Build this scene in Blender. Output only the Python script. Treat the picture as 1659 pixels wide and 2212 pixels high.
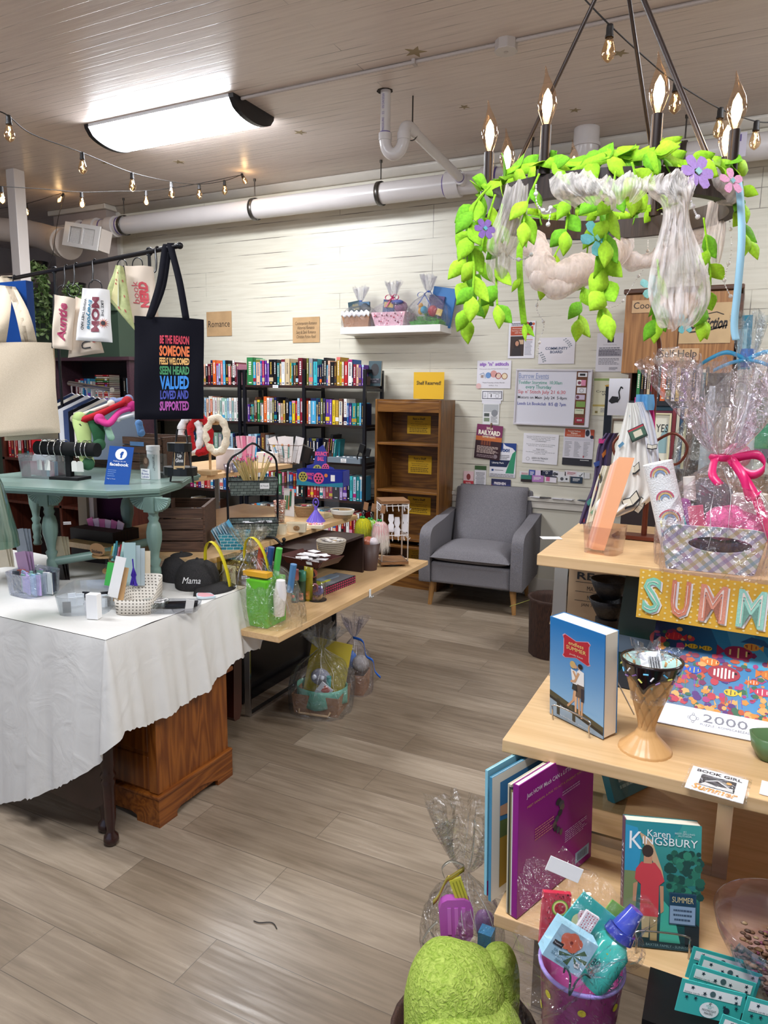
import bpy,math,random
from mathutils import Vector,Matrix,Euler
from math import sin,cos,pi,radians
for o in list(bpy.data.objects):bpy.data.objects.remove(o)
S=bpy.context.scene
COL=S.collection
W_,H_,FPX=1659.,2212.,1535.
CX,CY=W_/2,H_/2
yaw,pit,rol=radians(26.3),radians(9.31),radians(.82)
F_=Vector((-sin(yaw)*cos(pit),cos(yaw)*cos(pit),-sin(pit)))
r0=Vector((cos(yaw),sin(yaw),0));u0=r0 .cross(F_)
R_=cos(rol)*r0+sin(rol)*u0;U_=-sin(rol)*r0+cos(rol)*u0
CAM=Vector((0,0,1.55))
cd=bpy.data.cameras.new('camera');cam=bpy.data.objects.new('camera',cd);COL.objects.link(cam)
cd.sensor_fit='VERTICAL';cd.sensor_height=36;cd.lens=36*FPX/H_;cd.clip_start=.05
cam.matrix_world=Matrix(((R_.x,U_.x,-F_.x,CAM.x),(R_.y,U_.y,-F_.y,CAM.y),(R_.z,U_.z,-F_.z,CAM.z),(0,0,0,1)))
S.camera=cam
S.view_settings.view_transform='Standard';S.view_settings.look='None'
S.view_settings.gamma=1;S.view_settings.use_curve_mapping=False
S.view_settings.exposure=0.12
S.cycles.transparent_max_bounces=32;S.cycles.max_bounces=8;S.cycles.sample_clamp_indirect=6
wd=bpy.data.worlds.new('world');S.world=wd;wd.use_nodes=True
wd.node_tree.nodes['Background'].inputs[0].default_value=(.62,.74,1,1)
wd.node_tree.nodes['Background'].inputs[1].default_value=.9
def area(name,loc,rot,sx,sy,e,col=(1,1,1)):
 l=bpy.data.lights.new(name,'AREA');l.shape='RECTANGLE';l.size=sx;l.size_y=sy;l.energy=e;l.color=col
 o=bpy.data.objects.new(name,l);o.location=loc;o.rotation_euler=rot;COL.objects.link(o);return o
DAY=area('storefront_daylight',(-2.2,-2.86,1.55),(radians(90),0,radians(180)),6.5,2.3,150,(.80,.90,1))
area('storefront_daylight_door',(1.9,-2.86,1.4),(radians(90),0,radians(180)),1.3,2.0,20,(.80,.90,1))
def point(name,loc,e,col,r=.02):
 l=bpy.data.lights.new(name,'POINT');l.energy=e;l.color=col;l.shadow_soft_size=r
 o=bpy.data.objects.new(name,l);o.location=loc;COL.objects.link(o);return o
PANEL_E=52.0
def ray(x,y):return F_+(x-CX)/FPX*R_-(y-CY)/FPX*U_
def PZ(x,y,h):d=ray(x,y);return CAM+d*((h-CAM.z)/d.z)
def PY(x,y,Y):d=ray(x,y);return CAM+d*(Y/d.y)
def PX(x,y,X):d=ray(x,y);return CAM+d*(X/d.x)
def PD(x,y,dd):return CAM+ray(x,y)*dd
def lin(h):
 if not isinstance(h,str):return tuple(h)+(1,)if len(h)==3 else tuple(h)
 h=h.lstrip('#');c=[int(h[i:i+2],16)/255 for i in(0,2,4)]
 return tuple((v/12.92 if v<=.04045 else((v+.055)/1.055)**2.4)for v in c)+(1,)
MC={}
class NT:
 def __init__(s,name):
  s.m=bpy.data.materials.new(name);s.m.use_nodes=True;s.t=s.m.node_tree;s.t.nodes.clear()
  s.out=s.n('ShaderNodeOutputMaterial')
 def n(s,ty,**kw):
  nd=s.t.nodes.new(ty)
  for k,v in kw.items():
   if k.startswith('i_'):nd.inputs[k[2:].replace('_',' ')].default_value=v
   else:setattr(nd,k,v)
  return nd
 def l(s,a,b):s.t.links.new(a,b)
 def bsdf(s,col=None,rough=.5,metal=0,spec=.5):
  b=s.n('ShaderNodeBsdfPrincipled');b.inputs['Roughness'].default_value=rough;b.inputs['Metallic'].default_value=metal
  b.inputs['Specular IOR Level'].default_value=spec
  if col is not None:b.inputs['Base Color'].default_value=lin(col)
  s.l(b.outputs[0],s.out.inputs[0]);s.b=b;return b
 def coord(s,sc=(1,1,1),kind='Object',rot=(0,0,0)):
  c=s.n('ShaderNodeTexCoord');m=s.n('ShaderNodeMapping');m.inputs['Scale'].default_value=sc;m.inputs['Rotation'].default_value=rot
  s.l(c.outputs[kind],m.inputs[0]);return m.outputs[0]
 def ramp(s,fac,stops):
  r=s.n('ShaderNodeValToRGB');e=r.color_ramp.elements
  while len(e)<len(stops):e.new(.5)
  for i,(p,c)in enumerate(stops):e[i].position=p;e[i].color=lin(c)
  s.l(fac,r.inputs[0]);return r.outputs[0]
 def bump(s,h,st=.3,d=.01):
  b=s.n('ShaderNodeBump');b.inputs['Strength'].default_value=st;b.inputs['Distance'].default_value=d
  s.l(h,b.inputs['Height']);s.l(b.outputs[0],s.b.inputs['Normal']);return b
def M(col,rough=.5,metal=0,spec=.5,vary=0,vs=30,bump=0,name=None):
 k=('M',str(col),rough,metal,spec,vary,vs,bump)
 if k in MC:return MC[k]
 t=NT(name or 'paint_'+str(col).strip('#'));t.bsdf(col,rough,metal,spec)
 if vary or bump:
  no=t.n('ShaderNodeTexNoise');no.inputs['Scale'].default_value=vs;no.inputs['Detail'].default_value=4
  t.l(t.coord(),no.inputs['Vector'])
  if vary:
   c=lin(col);a=tuple(max(0,v*(1-vary))for v in c[:3])+(1,);b=tuple(min(1,v*(1+vary))for v in c[:3])+(1,)
   t.l(t.ramp(no.outputs[0],[(.3,a),(.7,b)]),t.b.inputs['Base Color'])
  if bump:t.bump(no.outputs[0],bump,.01)
 MC[k]=t.m;return t.m
def wood(c1,c2,axis=0,sc=1.,rough=.4,name='wood',rings=.5,dark=None):
 k=('W',c1,c2,axis,sc,rough,rings)
 if k in MC:return MC[k]
 t=NT(name);t.bsdf(c1,rough)
 s=[9*sc]*3;s[axis]=.9*sc
 v=t.coord(tuple(s))
 n1=t.n('ShaderNodeTexNoise');n1 .inputs['Scale'].default_value=1.1;n1 .inputs['Detail'].default_value=2;n1 .inputs['Distortion'].default_value=.3
 t.l(v,n1 .inputs['Vector'])
 mu=t.n('ShaderNodeMath',operation='MULTIPLY');mu.inputs[1].default_value=9;t.l(n1 .outputs[0],mu.inputs[0])
 fr=t.n('ShaderNodeMath',operation='PINGPONG');fr.inputs[1].default_value=.5;t.l(mu.outputs[0],fr.inputs[0])
 s2=[90*sc]*3;s2[axis]=4*sc
 n2=t.n('ShaderNodeTexNoise');n2 .inputs['Scale'].default_value=1.5;n2 .inputs['Detail'].default_value=3;t.l(t.coord(tuple(s2)),n2 .inputs['Vector'])
 mx=t.n('ShaderNodeMix',data_type='FLOAT');mx.inputs[0].default_value=rings
 t.l(n2 .outputs[0],mx.inputs[2]);t.l(fr.outputs[0],mx.inputs[3])
 t.l(t.ramp(mx.outputs[0],[(.22,c2),(.62,c1)]),t.b.inputs['Base Color'])
 t.bump(n2 .outputs[0],.08,.004)
 MC[k]=t.m;return t.m
def fabric(col,col2=None,sc=600,rough=.95,bump=.3,name='fabric',big=0):
 k=('F',col,col2,sc,rough,bump,big)
 if k in MC:return MC[k]
 t=NT(name);t.bsdf(col,rough,0,.2)
 no=t.n('ShaderNodeTexNoise');no.inputs['Scale'].default_value=sc;no.inputs['Detail'].default_value=2;t.l(t.coord(),no.inputs['Vector'])
 if col2:t.l(t.ramp(no.outputs[0],[(.35,col2),(.65,col)]),t.b.inputs['Base Color'])
 h=no.outputs[0]
 if big:
  n2=t.n('ShaderNodeTexNoise');n2 .inputs['Scale'].default_value=big;n2 .inputs['Detail'].default_value=3;t.l(t.coord(),n2 .inputs['Vector'])
  t.bump(n2 .outputs[0],bump,.03)
 else:t.bump(h,bump,.002)
 MC[k]=t.m;return t.m
def emis(col,e,name='glow'):
 k=('E',col,e)
 if k in MC:return MC[k]
 t=NT(name);em=t.n('ShaderNodeEmission');em.inputs[0].default_value=lin(col);em.inputs[1].default_value=e
 t.l(em.outputs[0],t.out.inputs[0]);MC[k]=t.m;return t.m
def clear(tint='#ffffff',refl=.12,wr=0,wsc=25,rough=.05,haze=0,hazecol='#ffffff',name='clear_plastic',ior=1.4):
 """thin clear film: see-through with fresnel glints; wr = wrinkle strength"""
 k=('C',tint,refl,wr,wsc,rough,haze,hazecol)
 if k in MC:return MC[k]
 t=NT(name);tr=t.n('ShaderNodeBsdfTransparent');tr.inputs[0].default_value=lin(tint)
 gl=t.n('ShaderNodeBsdfGlossy');gl.inputs['Roughness'].default_value=rough
 fr=t.n('ShaderNodeLayerWeight');fr.inputs[0].default_value=.5
 pw=t.n('ShaderNodeMath',operation='POWER');pw.inputs[1].default_value=3.5;t.l(fr.outputs['Facing'],pw.inputs[0])
 ad=t.n('ShaderNodeMath',operation='MULTIPLY_ADD');ad.inputs[1].default_value=.6;ad.inputs[2].default_value=refl;ad.use_clamp=True
 t.l(pw.outputs[0],ad.inputs[0])
 base=tr.outputs[0]
 if haze:
  df=t.n('ShaderNodeBsdfDiffuse');df.inputs[0].default_value=lin(hazecol)
  m2=t.n('ShaderNodeMixShader');m2 .inputs[0].default_value=haze;t.l(base,m2 .inputs[1]);t.l(df.outputs[0],m2 .inputs[2]);base=m2 .outputs[0]
 mx=t.n('ShaderNodeMixShader');t.l(ad.outputs[0],mx.inputs[0]);t.l(base,mx.inputs[1]);t.l(gl.outputs[0],mx.inputs[2])
 t.l(mx.outputs[0],t.out.inputs[0])
 if wr:
  no=t.n('ShaderNodeTexNoise');no.inputs['Scale'].default_value=wsc;no.inputs['Detail'].default_value=4;no.inputs['Distortion'].default_value=1.2
  t.l(t.coord(),no.inputs['Vector'])
  b=t.n('ShaderNodeBump');b.inputs['Strength'].default_value=wr;b.inputs['Distance'].default_value=.03
  t.l(no.outputs[0],b.inputs['Height']);t.l(b.outputs[0],gl.inputs['Normal']);t.l(b.outputs[0],fr.inputs['Normal'])
 MC[k]=t.m;return t.m
def grad(c1,c2,axis,a,b,rough=.35,name='printed_gradient'):
 t=NT(name);t.bsdf(c1,rough)
 v=t.coord();sp=t.n('ShaderNodeSeparateXYZ');t.l(v,sp.inputs[0])
 mr=t.n('ShaderNodeMapRange');mr.inputs[1].default_value=a;mr.inputs[2].default_value=b;t.l(sp.outputs[axis],mr.inputs[0])
 t.l(t.ramp(mr.outputs[0],[(0,c1),(1,c2)]),t.b.inputs['Base Color']);return t.m
TXT={}
def glyphs(s,bold=0,shear=0,space=1.0):
 k=(s,bold,shear,space)
 if k not in TXT:
  c=bpy.data.curves.new('t','FONT');c.body=s;c.align_x='CENTER';c.align_y='CENTER';c.offset=bold;c.shear=shear
  c.space_character=space;c.space_line=.95;c.resolution_u=2;c.size=1
  o=bpy.data.objects.new('t',c);COL.objects.link(o)
  me=bpy.data.meshes.new_from_object(o.evaluated_get(bpy.context.evaluated_depsgraph_get()))
  V=[v.co.copy()for v in me.vertices];Fs=[tuple(p.vertices)for p in me.polygons]
  bpy.data.objects.remove(o);bpy.data.curves.remove(c);bpy.data.meshes.remove(me)
  if V:
   mx=max(v.x for v in V);mn=min(v.x for v in V);my=max(v.y for v in V);ny=min(v.y for v in V)
   for v in V:v.x-=(mx+mn)/2;v.y-=(my+ny)/2
   TXT[k]=(V,Fs,mx-mn,my-ny)
  else:TXT[k]=(V,Fs,1,1)
 return TXT[k]
def frame(o,r,u):
 r=Vector(r).normalized();u=Vector(u);u=(u-r*u.dot(r)).normalized();n=r.cross(u);o=Vector(o)
 return Matrix(((r.x,u.x,n.x,o.x),(r.y,u.y,n.y,o.y),(r.z,u.z,n.z,o.z),(0,0,0,1)))
def T(x,y,z=0):return Matrix.Translation((x,y,z))
def RZ(a):return Matrix.Rotation(radians(a),4,'Z')
def RX(a):return Matrix.Rotation(radians(a),4,'X')
def RY(a):return Matrix.Rotation(radians(a),4,'Y')
def unit_circle(n,r=1,a0=0):return[(r*cos(a0+2*pi*i/n),r*sin(a0+2*pi*i/n))for i in range(n)]
class B:
 def __init__(s,M_=None):s.V=[];s.F=[];s.I=[];s.S=[];s.m=[];s.M=M_ or Matrix()
 def add(s,V,Fs,mat,sm=False,X=None):
  T_=s.M if X is None else s.M@X
  if mat not in s.m:s.m.append(mat)
  k=s.m.index(mat);b=len(s.V)
  s.V+=[T_@Vector(v)for v in V]
  for f in Fs:s.F.append(tuple(b+i for i in f));s.I.append(k);s.S.append(sm)
  return s
 def box(s,c,d,mat,X=None,taper=1):
  x,y,z=c;a,b,h=d[0]/2,d[1]/2,d[2]/2;t=taper
  V=[(x+i*a*(t if k<0 else 1),y+j*b*(t if k<0 else 1),z+k*h)for k in(-1,1)for j in(-1,1)for i in(-1,1)]
  return s.add(V,[(0,2,3,1),(4,5,7,6),(0,1,5,4),(2,6,7,3),(0,4,6,2),(1,3,7,5)],mat,False,X)
 def bb(s,x0,x1,y0,y1,z0,z1,mat,X=None):return s.box(((x0+x1)/2,(y0+y1)/2,(z0+z1)/2),(abs(x1-x0),abs(y1-y0),abs(z1-z0)),mat,X)
 def tube(s,P,r,mat,n=8,cap=True,closed=False,flat=1):
  P=[Vector(p)for p in P];rs=r if isinstance(r,(list,tuple))else[r]*len(P)
  V=[];N=len(P);up=None
  for i,p in enumerate(P):
   if closed:t=P[(i+1)%N]-P[i-1]
   else:t=P[min(i+1,N-1)]-P[max(i-1,0)]
   if t.length<1e-9:t=Vector((0,0,1))
   t.normalize()
   if up is None:up=Vector((0,0,1))if abs(t.z)<.9 else Vector((1,0,0))
   a=t.cross(up)
   if a.length<1e-6:a=t.orthogonal()
   a.normalize();b=a.cross(t).normalized();up=b
   for k in range(n):
    th=2*pi*k/n;V.append(p+(a*cos(th)+b*sin(th)*flat)*rs[i])
  Fs=[(i*n+k,i*n+(k+1)%n,(i+1)*n+(k+1)%n,(i+1)*n+k)for i in range(N-1)for k in range(n)]
  if closed:Fs+=[((N-1)*n+k,(N-1)*n+(k+1)%n,(k+1)%n,k)for k in range(n)]
  s.add(V,Fs,mat,True)
  if cap and not closed:s.add(V[:n],[tuple(range(n-1,-1,-1))],mat);s.add(V[-n:],[tuple(range(n))],mat)
  return s
 def cyl(s,p0,p1,r,mat,r1=None,n=20,cap=True):return s.tube([p0,p1],[r,r if r1 is None else r1],mat,n,cap)
 def lathe(s,prof,mat,c=(0,0,0),n=24,X=None,sx=1,sy=1,sm=True,wob=None,a0=0,a1=2*pi):
  full=abs(a1-a0-2*pi)<1e-6;V=[];m_=n if full else n+1
  for(r,z)in prof:
   for k in range(m_):
    th=a0+(a1-a0)*k/n;w=wob(th,z)if wob else 1
    V.append((c[0]+r*w*cos(th)*sx,c[1]+r*w*sin(th)*sy,c[2]+z))
  Fs=[]
  for i in range(len(prof)-1):
   for k in range(n):
    k2=(k+1)%m_;Fs.append((i*m_+k,i*m_+k2,(i+1)*m_+k2,(i+1)*m_+k))
  return s.add(V,Fs,mat,sm,X)
 def grid(s,fn,nu,nv,mat,sm=True,X=None,cu=False):
  V=[fn(i/(nu-1)if not cu else i/nu,j/(nv-1))for j in range(nv)for i in range(nu)]
  Fs=[(j*nu+i,j*nu+(i+1)%nu,(j+1)*nu+(i+1)%nu,(j+1)*nu+i)for j in range(nv-1)for i in range(nu if cu else nu-1)]
  return s.add(V,Fs,mat,sm,X)
 def sph(s,c,r,mat,n=16,X=None,sc=(1,1,1)):
  return s.lathe([(max(1e-5,r*sin(pi*i/(n//2)))*1,-r*cos(pi*i/(n//2))*sc[2])for i in range(n//2+1)],mat,c,n,X,sc[0],sc[1])
 def prism(s,P,z0,z1,mat,X=None,sm=False):
  n=len(P);V=[(x,y,z0)for x,y in P]+[(x,y,z1)for x,y in P]
  s.add(V,[tuple(range(n-1,-1,-1)),tuple(range(n,2*n))],mat,False,X)
  return s.add(V,[(i,(i+1)%n,n+(i+1)%n,n+i)for i in range(n)],mat,sm,X)
 def rect(s,X,x0,x1,y0,y1,mat,z=.0006):return s.add([(x0,y0,z),(x1,y0,z),(x1,y1,z),(x0,y1,z)],[(0,1,2,3)],mat,False,X)
 def pol(s,X,P,mat,z=.0009):return s.add([(x,y,z)for x,y in P],[tuple(range(len(P)))],mat,False,X)
 def disc(s,X,x,y,r,mat,z=.0009,n=14,ry=None,a0=0):return s.pol(X,[(x+a*r,y+b*(ry or r))for a,b in unit_circle(n,1,a0)],mat,z)
 def ring(s,X,x,y,r,w,mat,z=.0009,n=20,ry=None):
  q=(ry or r)/r;o=unit_circle(n)
  V=[(x+a*r,y+b*r*q,z)for a,b in o]+[(x+a*(r-w),y+b*(r*q-w),z)for a,b in o]
  return s.add(V,[(i,(i+1)%n,n+(i+1)%n,n+i)for i in range(n)],mat,False,X)
 def line(s,X,P,w,mat,z=.0012):
  for(a,b)in zip(P[:-1],P[1:]):
   a=Vector(a);b=Vector(b);d=(b-a)
   if d.length<1e-9:continue
   n_=Vector((-d.y,d.x)).normalized()*w/2;s.pol(X,[a+n_,b+n_,b-n_,a-n_][::-1],mat,z)
  return s
 def txt(s,X,str_,x,y,h,mat,w=None,bold=0,shear=0,z=.0012,space=1.0,rot=0):
  """text centred at (x, y); h = overall height, w = overall width (stretched to fit)"""
  V,Fs,tw,th=glyphs(str_,bold,shear,space)
  ky=h/th;kx=(w/tw)if w else ky
  return s.add([(v.x*kx,v.y*ky,0)for v in V],Fs,mat,False,X@T(x,y,z)@RZ(rot))
 def lines(s,X,x0,x1,y0,y1,n,mat,frac=.5,rag=.25,seed=1,z=.0011,center=False):
  """n rows of tiny print too small to read: thin broken bars"""
  rn=random.Random(seed);dy=(y1-y0)/n
  for i in range(n):
   y=y1-(i+.5)*dy;L=(x1-x0)*(1-rag*rn.random());a=(x0+x1-L)/2 if center else x0
   p=a
   while p<a+L:
    q=min(a+L,p+(x1-x0)*rn.uniform(.06,.16));s.rect(X,p,q,y-dy*frac/2,y+dy*frac/2,mat,z);p=q+(x1-x0)*.02
  return s
 def build(s,name,parent=None,loc=None,rot=None,bevel=0,seg=2,sub=0,solid=0,tag=None,autosm=False):
  me=bpy.data.meshes.new(name)
  me.from_pydata([tuple(v)for v in s.V],[],s.F)
  for m in s.m:me.materials.append(m)
  me.polygons.foreach_set('material_index',s.I);me.polygons.foreach_set('use_smooth',s.S if not autosm else[True]*len(s.F));me.update()
  o=bpy.data.objects.new(name,me);COL.objects.link(o)
  if parent is not None:o.parent=parent
  if loc is not None:o.location=loc
  if rot is not None:o.rotation_euler=rot
  if solid:md=o.modifiers.new('solid','SOLIDIFY');md.thickness=solid;md.offset=0
  if bevel:md=o.modifiers.new('bevel','BEVEL');md.width=bevel;md.segments=seg;md.limit_method='ANGLE';md.angle_limit=radians(40);md.harden_normals=False
  if sub:md=o.modifiers.new('sub','SUBSURF');md.levels=md.render_levels=sub
  if tag:tagit(o,*tag)
  return o
def tagit(o,label=None,cat=None,group=None,kind=None):
 if label:o['label']=label
 if cat:o['category']=cat
 if group:o['group']=group
 if kind:o['kind']=kind
 return o
def thing(name,loc,label,cat,rz=0,group=None,mat=None):
 o=bpy.data.objects.new(name,None);COL.objects.link(o);o.empty_display_size=.05
 if mat is not None:o.matrix_world=mat
 else:o.location=loc;o.rotation_euler=(0,0,radians(rz))
 return tagit(o,label,cat,group)
def struct(name,b,**kw):o=b.build(name,**kw);o['kind']='structure';return o
def copy_tree(o,parent=None):
 c=o.copy();COL.objects.link(c);c.parent=parent
 for ch in list(o.children):copy_tree(ch,c)
 return c
rnd=random.Random(7)
def smoothpts(P,k=6):
 P=[Vector(p)for p in P];out=[]
 for i in range(len(P)-1):
  p0,p1,p2,p3=P[max(i-1,0)],P[i],P[i+1],P[min(i+2,len(P)-1)]
  for j in range(k):
   t=j/k;out.append(.5*((2*p1)+(-p0+p2)*t+(2*p0-5*p1+4*p2-p3)*t*t+(-p0+3*p1-3*p2+p3)*t**3))
 out.append(P[-1]);return out
BLACK=M('#101012',.45);WHITE=M('#efeeec',.5);PAPER=M('#f1efee',.7);INK=M('#1b1b20',.6);GREYINK=M('#8d8b90',.6)
CHROME=M('#c9c9cc',.15,1);DARKMETAL=M('#14151a',.35,.3);BLACKPL=M('#0c0c0e',.35)
CELLO=clear('#fbfbff',.13,1.0,40,.14,.012,name='cellophane')
CREASE_GLINT=clear('#ffffff',.35,0,1,.25,.35,name='film_crease')  # whitish film colour standing in for light glinting on creases
ACRYL=clear('#f4f8f8',.05,0,1,.03,name='clear_acrylic')
YW=5.463;ZC=3.345;XL=-8.6;XR=2.6;YF=-3.0
def floor_mat():
 t=NT('vinyl_plank_floor');t.bsdf('#8d8377',.34,0,.45)
 v=t.coord()
 br=t.n('ShaderNodeTexBrick');br.offset=.37;br.offset_frequency=2
 br.inputs['Scale'].default_value=1;br.inputs['Brick Width'].default_value=1.22;br.inputs['Row Height'].default_value=.178
 br.inputs['Mortar Size'].default_value=.0011;br.inputs['Mortar Smooth'].default_value=.1;br.inputs['Bias'].default_value=0
 br.inputs['Color1'].default_value=(0,0,0,1);br.inputs['Color2'].default_value=(1,1,1,1);br.inputs['Mortar'].default_value=(.5,.5,.5,1)
 t.l(v,br.inputs['Vector'])
 ad=t.n('ShaderNodeVectorMath',operation='MULTIPLY_ADD');ad.inputs[1].default_value=(7,3,5)
 t.l(br.outputs['Color'],ad.inputs[0]);t.l(v,ad.inputs[2])
 mp=t.n('ShaderNodeMapping');mp.inputs['Scale'].default_value=(1.6,26,1);t.l(ad.outputs[0],mp.inputs[0])
 n1=t.n('ShaderNodeTexNoise');n1 .inputs['Scale'].default_value=2.2;n1 .inputs['Detail'].default_value=6;n1 .inputs['Distortion'].default_value=.6;t.l(mp.outputs[0],n1 .inputs['Vector'])
 mp2=t.n('ShaderNodeMapping');mp2 .inputs['Scale'].default_value=(1.2,5,1);t.l(ad.outputs[0],mp2 .inputs[0])
 n2=t.n('ShaderNodeTexNoise');n2 .inputs['Scale'].default_value=2;n2 .inputs['Detail'].default_value=3;n2 .inputs['Distortion'].default_value=1;t.l(mp2 .outputs[0],n2 .inputs['Vector'])
 c1=t.ramp(n1 .outputs[0],[(.3,'#796d60'),(.52,'#978b7d'),(.75,'#b0a598')])
 c2=t.ramp(n2 .outputs[0],[(.3,'#807466'),(.6,'#a3978a')])
 mx=t.n('ShaderNodeMix',data_type='RGBA',blend_type='MIX');mx.inputs[0].default_value=.45;t.l(c1,mx.inputs[6]);t.l(c2,mx.inputs[7])
 tone=t.ramp(br.outputs['Color'],[(0,'#cfc4b6'),(1,'#fff8ee')])
 m2=t.n('ShaderNodeMix',data_type='RGBA',blend_type='MULTIPLY');m2 .inputs[0].default_value=1;t.l(mx.outputs[2],m2 .inputs[6]);t.l(tone,m2 .inputs[7])
 m3=t.n('ShaderNodeMix',data_type='RGBA',blend_type='MIX');t.l(br.outputs['Fac'],m3 .inputs[0]);t.l(m2 .outputs[2],m3 .inputs[6]);m3 .inputs[7].default_value=lin('#5d5247')
 t.l(m3 .outputs[2],t.b.inputs['Base Color'])
 t.l(t.ramp(n1 .outputs[0],[(.3,(.42,)*3),(.7,(.26,)*3)]),t.b.inputs['Roughness'])
 t.bump(n1 .outputs[0],.06,.004);return t.m
def board_mat(name,col,col2,w,h,axes,joint,bumpst=.5,rough=.35,seam=.0035,line='#6a6258'):
 """painted boards: rows of height h, uneven paint-filled seams"""
 t=NT(name);t.bsdf(col,rough,0,.4)
 c=t.n('ShaderNodeTexCoord');sp=t.n('ShaderNodeSeparateXYZ');t.l(c.outputs['Object'],sp.inputs[0])
 cb=t.n('ShaderNodeCombineXYZ');t.l(sp.outputs[axes[0]],cb.inputs[0]);t.l(sp.outputs[axes[1]],cb.inputs[1])
 br=t.n('ShaderNodeTexBrick');br.offset=joint;br.offset_frequency=3
 br.inputs['Scale'].default_value=1;br.inputs['Brick Width'].default_value=w;br.inputs['Row Height'].default_value=h
 br.inputs['Mortar Size'].default_value=seam;br.inputs['Mortar Smooth'].default_value=.5
 wn=t.n('ShaderNodeTexNoise');wn.inputs['Scale'].default_value=1.3;t.l(cb.outputs[0],wn.inputs['Vector'])
 va=t.n('ShaderNodeVectorMath',operation='MULTIPLY_ADD');va.inputs[1].default_value=(0,.012,0);t.l(wn.outputs['Color'],va.inputs[0]);t.l(cb.outputs[0],va.inputs[2])
 t.l(va.outputs[0],br.inputs['Vector'])
 n1=t.n('ShaderNodeTexNoise');n1 .inputs['Scale'].default_value=2.2;n1 .inputs['Detail'].default_value=5;t.l(cb.outputs[0],n1 .inputs['Vector'])
 gate=t.n('ShaderNodeMapRange');gate.inputs[1].default_value=.46;gate.inputs[2].default_value=.62;t.l(n1 .outputs[0],gate.inputs[0])
 ml=t.n('ShaderNodeMath',operation='MULTIPLY');t.l(br.outputs['Fac'],ml.inputs[0]);t.l(gate.outputs[0],ml.inputs[1])
 mp=t.n('ShaderNodeMapping');mp.inputs['Scale'].default_value=(3,45,1);t.l(cb.outputs[0],mp.inputs[0])
 n2=t.n('ShaderNodeTexNoise');n2 .inputs['Scale'].default_value=1;n2 .inputs['Detail'].default_value=5;t.l(mp.outputs[0],n2 .inputs['Vector'])
 base=t.ramp(n2 .outputs[0],[(.3,col2),(.6,col)])
 mx=t.n('ShaderNodeMix',data_type='RGBA');t.l(ml.outputs[0],mx.inputs[0]);t.l(base,mx.inputs[6]);mx.inputs[7].default_value=lin(line)
 t.l(mx.outputs[2],t.b.inputs['Base Color'])
 h1=t.n('ShaderNodeMath',operation='MULTIPLY_ADD');h1 .inputs[1].default_value=-1.2;t.l(br.outputs['Fac'],h1 .inputs[0]);t.l(n2 .outputs[0],h1 .inputs[2])
 t.bump(h1 .outputs[0],bumpst*.5,.003);return t.m
WALLB=board_mat('painted_board_wall','#d6d1c1','#cdc7b6',2.3,.127,(0,2),.37)
CEILB=board_mat('painted_beadboard_ceiling','#d6c8bf','#ccbdb5',5.0,.083,(0,1),.41,.9,.38,.0028,'#7d736e')
TRIM=M('#cfc8bd',.35,vary=.04,vs=8,bump=.06)
GREYW=M('#a89c97',.5,vary=.06,vs=6)
struct('floor',B().bb(XL,XR,YF,6.6,-.06,0,floor_mat()))
struct('ceiling',B().bb(XL,XR,YF,6.6,ZC,ZC+.06,CEILB))
struct('wall_back',B().bb(-6.42,XR,YW,YW+.12,.775,ZC,WALLB))
struct('trim_1',B().bb(-5.9,XR,YW-.005,YW+.12,.13,.775,M('#cfc9b9',.3,vary=.03,vs=3)))
struct('trim_2',B().bb(-5.68,XR,YW-.035,YW,.755,.785,TRIM).bb(-5.68,XR,YW-.022,YW,.70,.755,TRIM),bevel=.003)
struct('baseboard_back',B().bb(-5.68,XR,YW-.022,YW,0,.14,TRIM).bb(-5.68,XR,YW-.03,YW,.0,.02,TRIM),bevel=.004)
struct('trim_3',B().grid(lambda u,v:(-5.68+u*(XR+5.68),YW-.055*v**.7,ZC-.06*(1-v)**.7-.002),2,7,TRIM),solid=.012)
struct('wall_chimney',B().bb(-6.42,-5.684,5.309,6.0,0,ZC,GREYW))
struct('trim_4',B().bb(-6.46,-5.66,5.27,5.309,ZC-.05,ZC-.001,TRIM).bb(-5.684,-5.655,5.27,YW,ZC-.05,ZC-.001,TRIM),bevel=.01)
struct('trim_5',B().bb(-5.684,-5.64,YW-.03,YW,.78,ZC-.05,M('#d2cdc4',.35)))
struct('wall_recess',B().bb(XL,-6.42,6.5,6.6,0,ZC,GREYW))
struct('wall_left',B().bb(XL-.1,XL,YF,6.6,0,ZC,GREYW))
struct('wall_right',B().bb(XR,XR+.1,YF,6.6,0,ZC,M('#bdb7a8',.5)))
wf=B();g=M('#b5afa2',.5)
wf.bb(XL,XR,YF-.1,YF,0,.4,g).bb(XL,XR,YF-.1,YF,2.75,ZC,g)
for a,b_ in((XL,-5.5),(-2.4,-2.0),(1.15,1.25),(2.5,XR)):wf.bb(a,b_,YF-.1,YF,.4,2.75,g)
struct('wall_front',wf)
for i,(a,b_)in enumerate(((-5.5,-2.4),(-2.0,1.15))):
 w=thing('window_%d'%(i+1),(0,0,0),None,None);w['kind']='structure'
 fm=B();dk=M('#2b2a2c',.4)
 for q in(a+.03,(a+b_)/2,b_-.03):fm.bb(q-.03,q+.03,YF-.07,YF-.03,.4,2.75,dk)
 fm.bb(a,b_,YF-.07,YF-.03,.4,.46,dk).bb(a,b_,YF-.07,YF-.03,2.69,2.75,dk);fm.build('window_frame',w)
 B().bb(a,b_,YF-.055,YF-.05,.46,2.69,clear('#eef6ff',.03)).build('pane',w)
d_=thing('door_1',(0,0,0),None,None);d_['kind']='structure'
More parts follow.
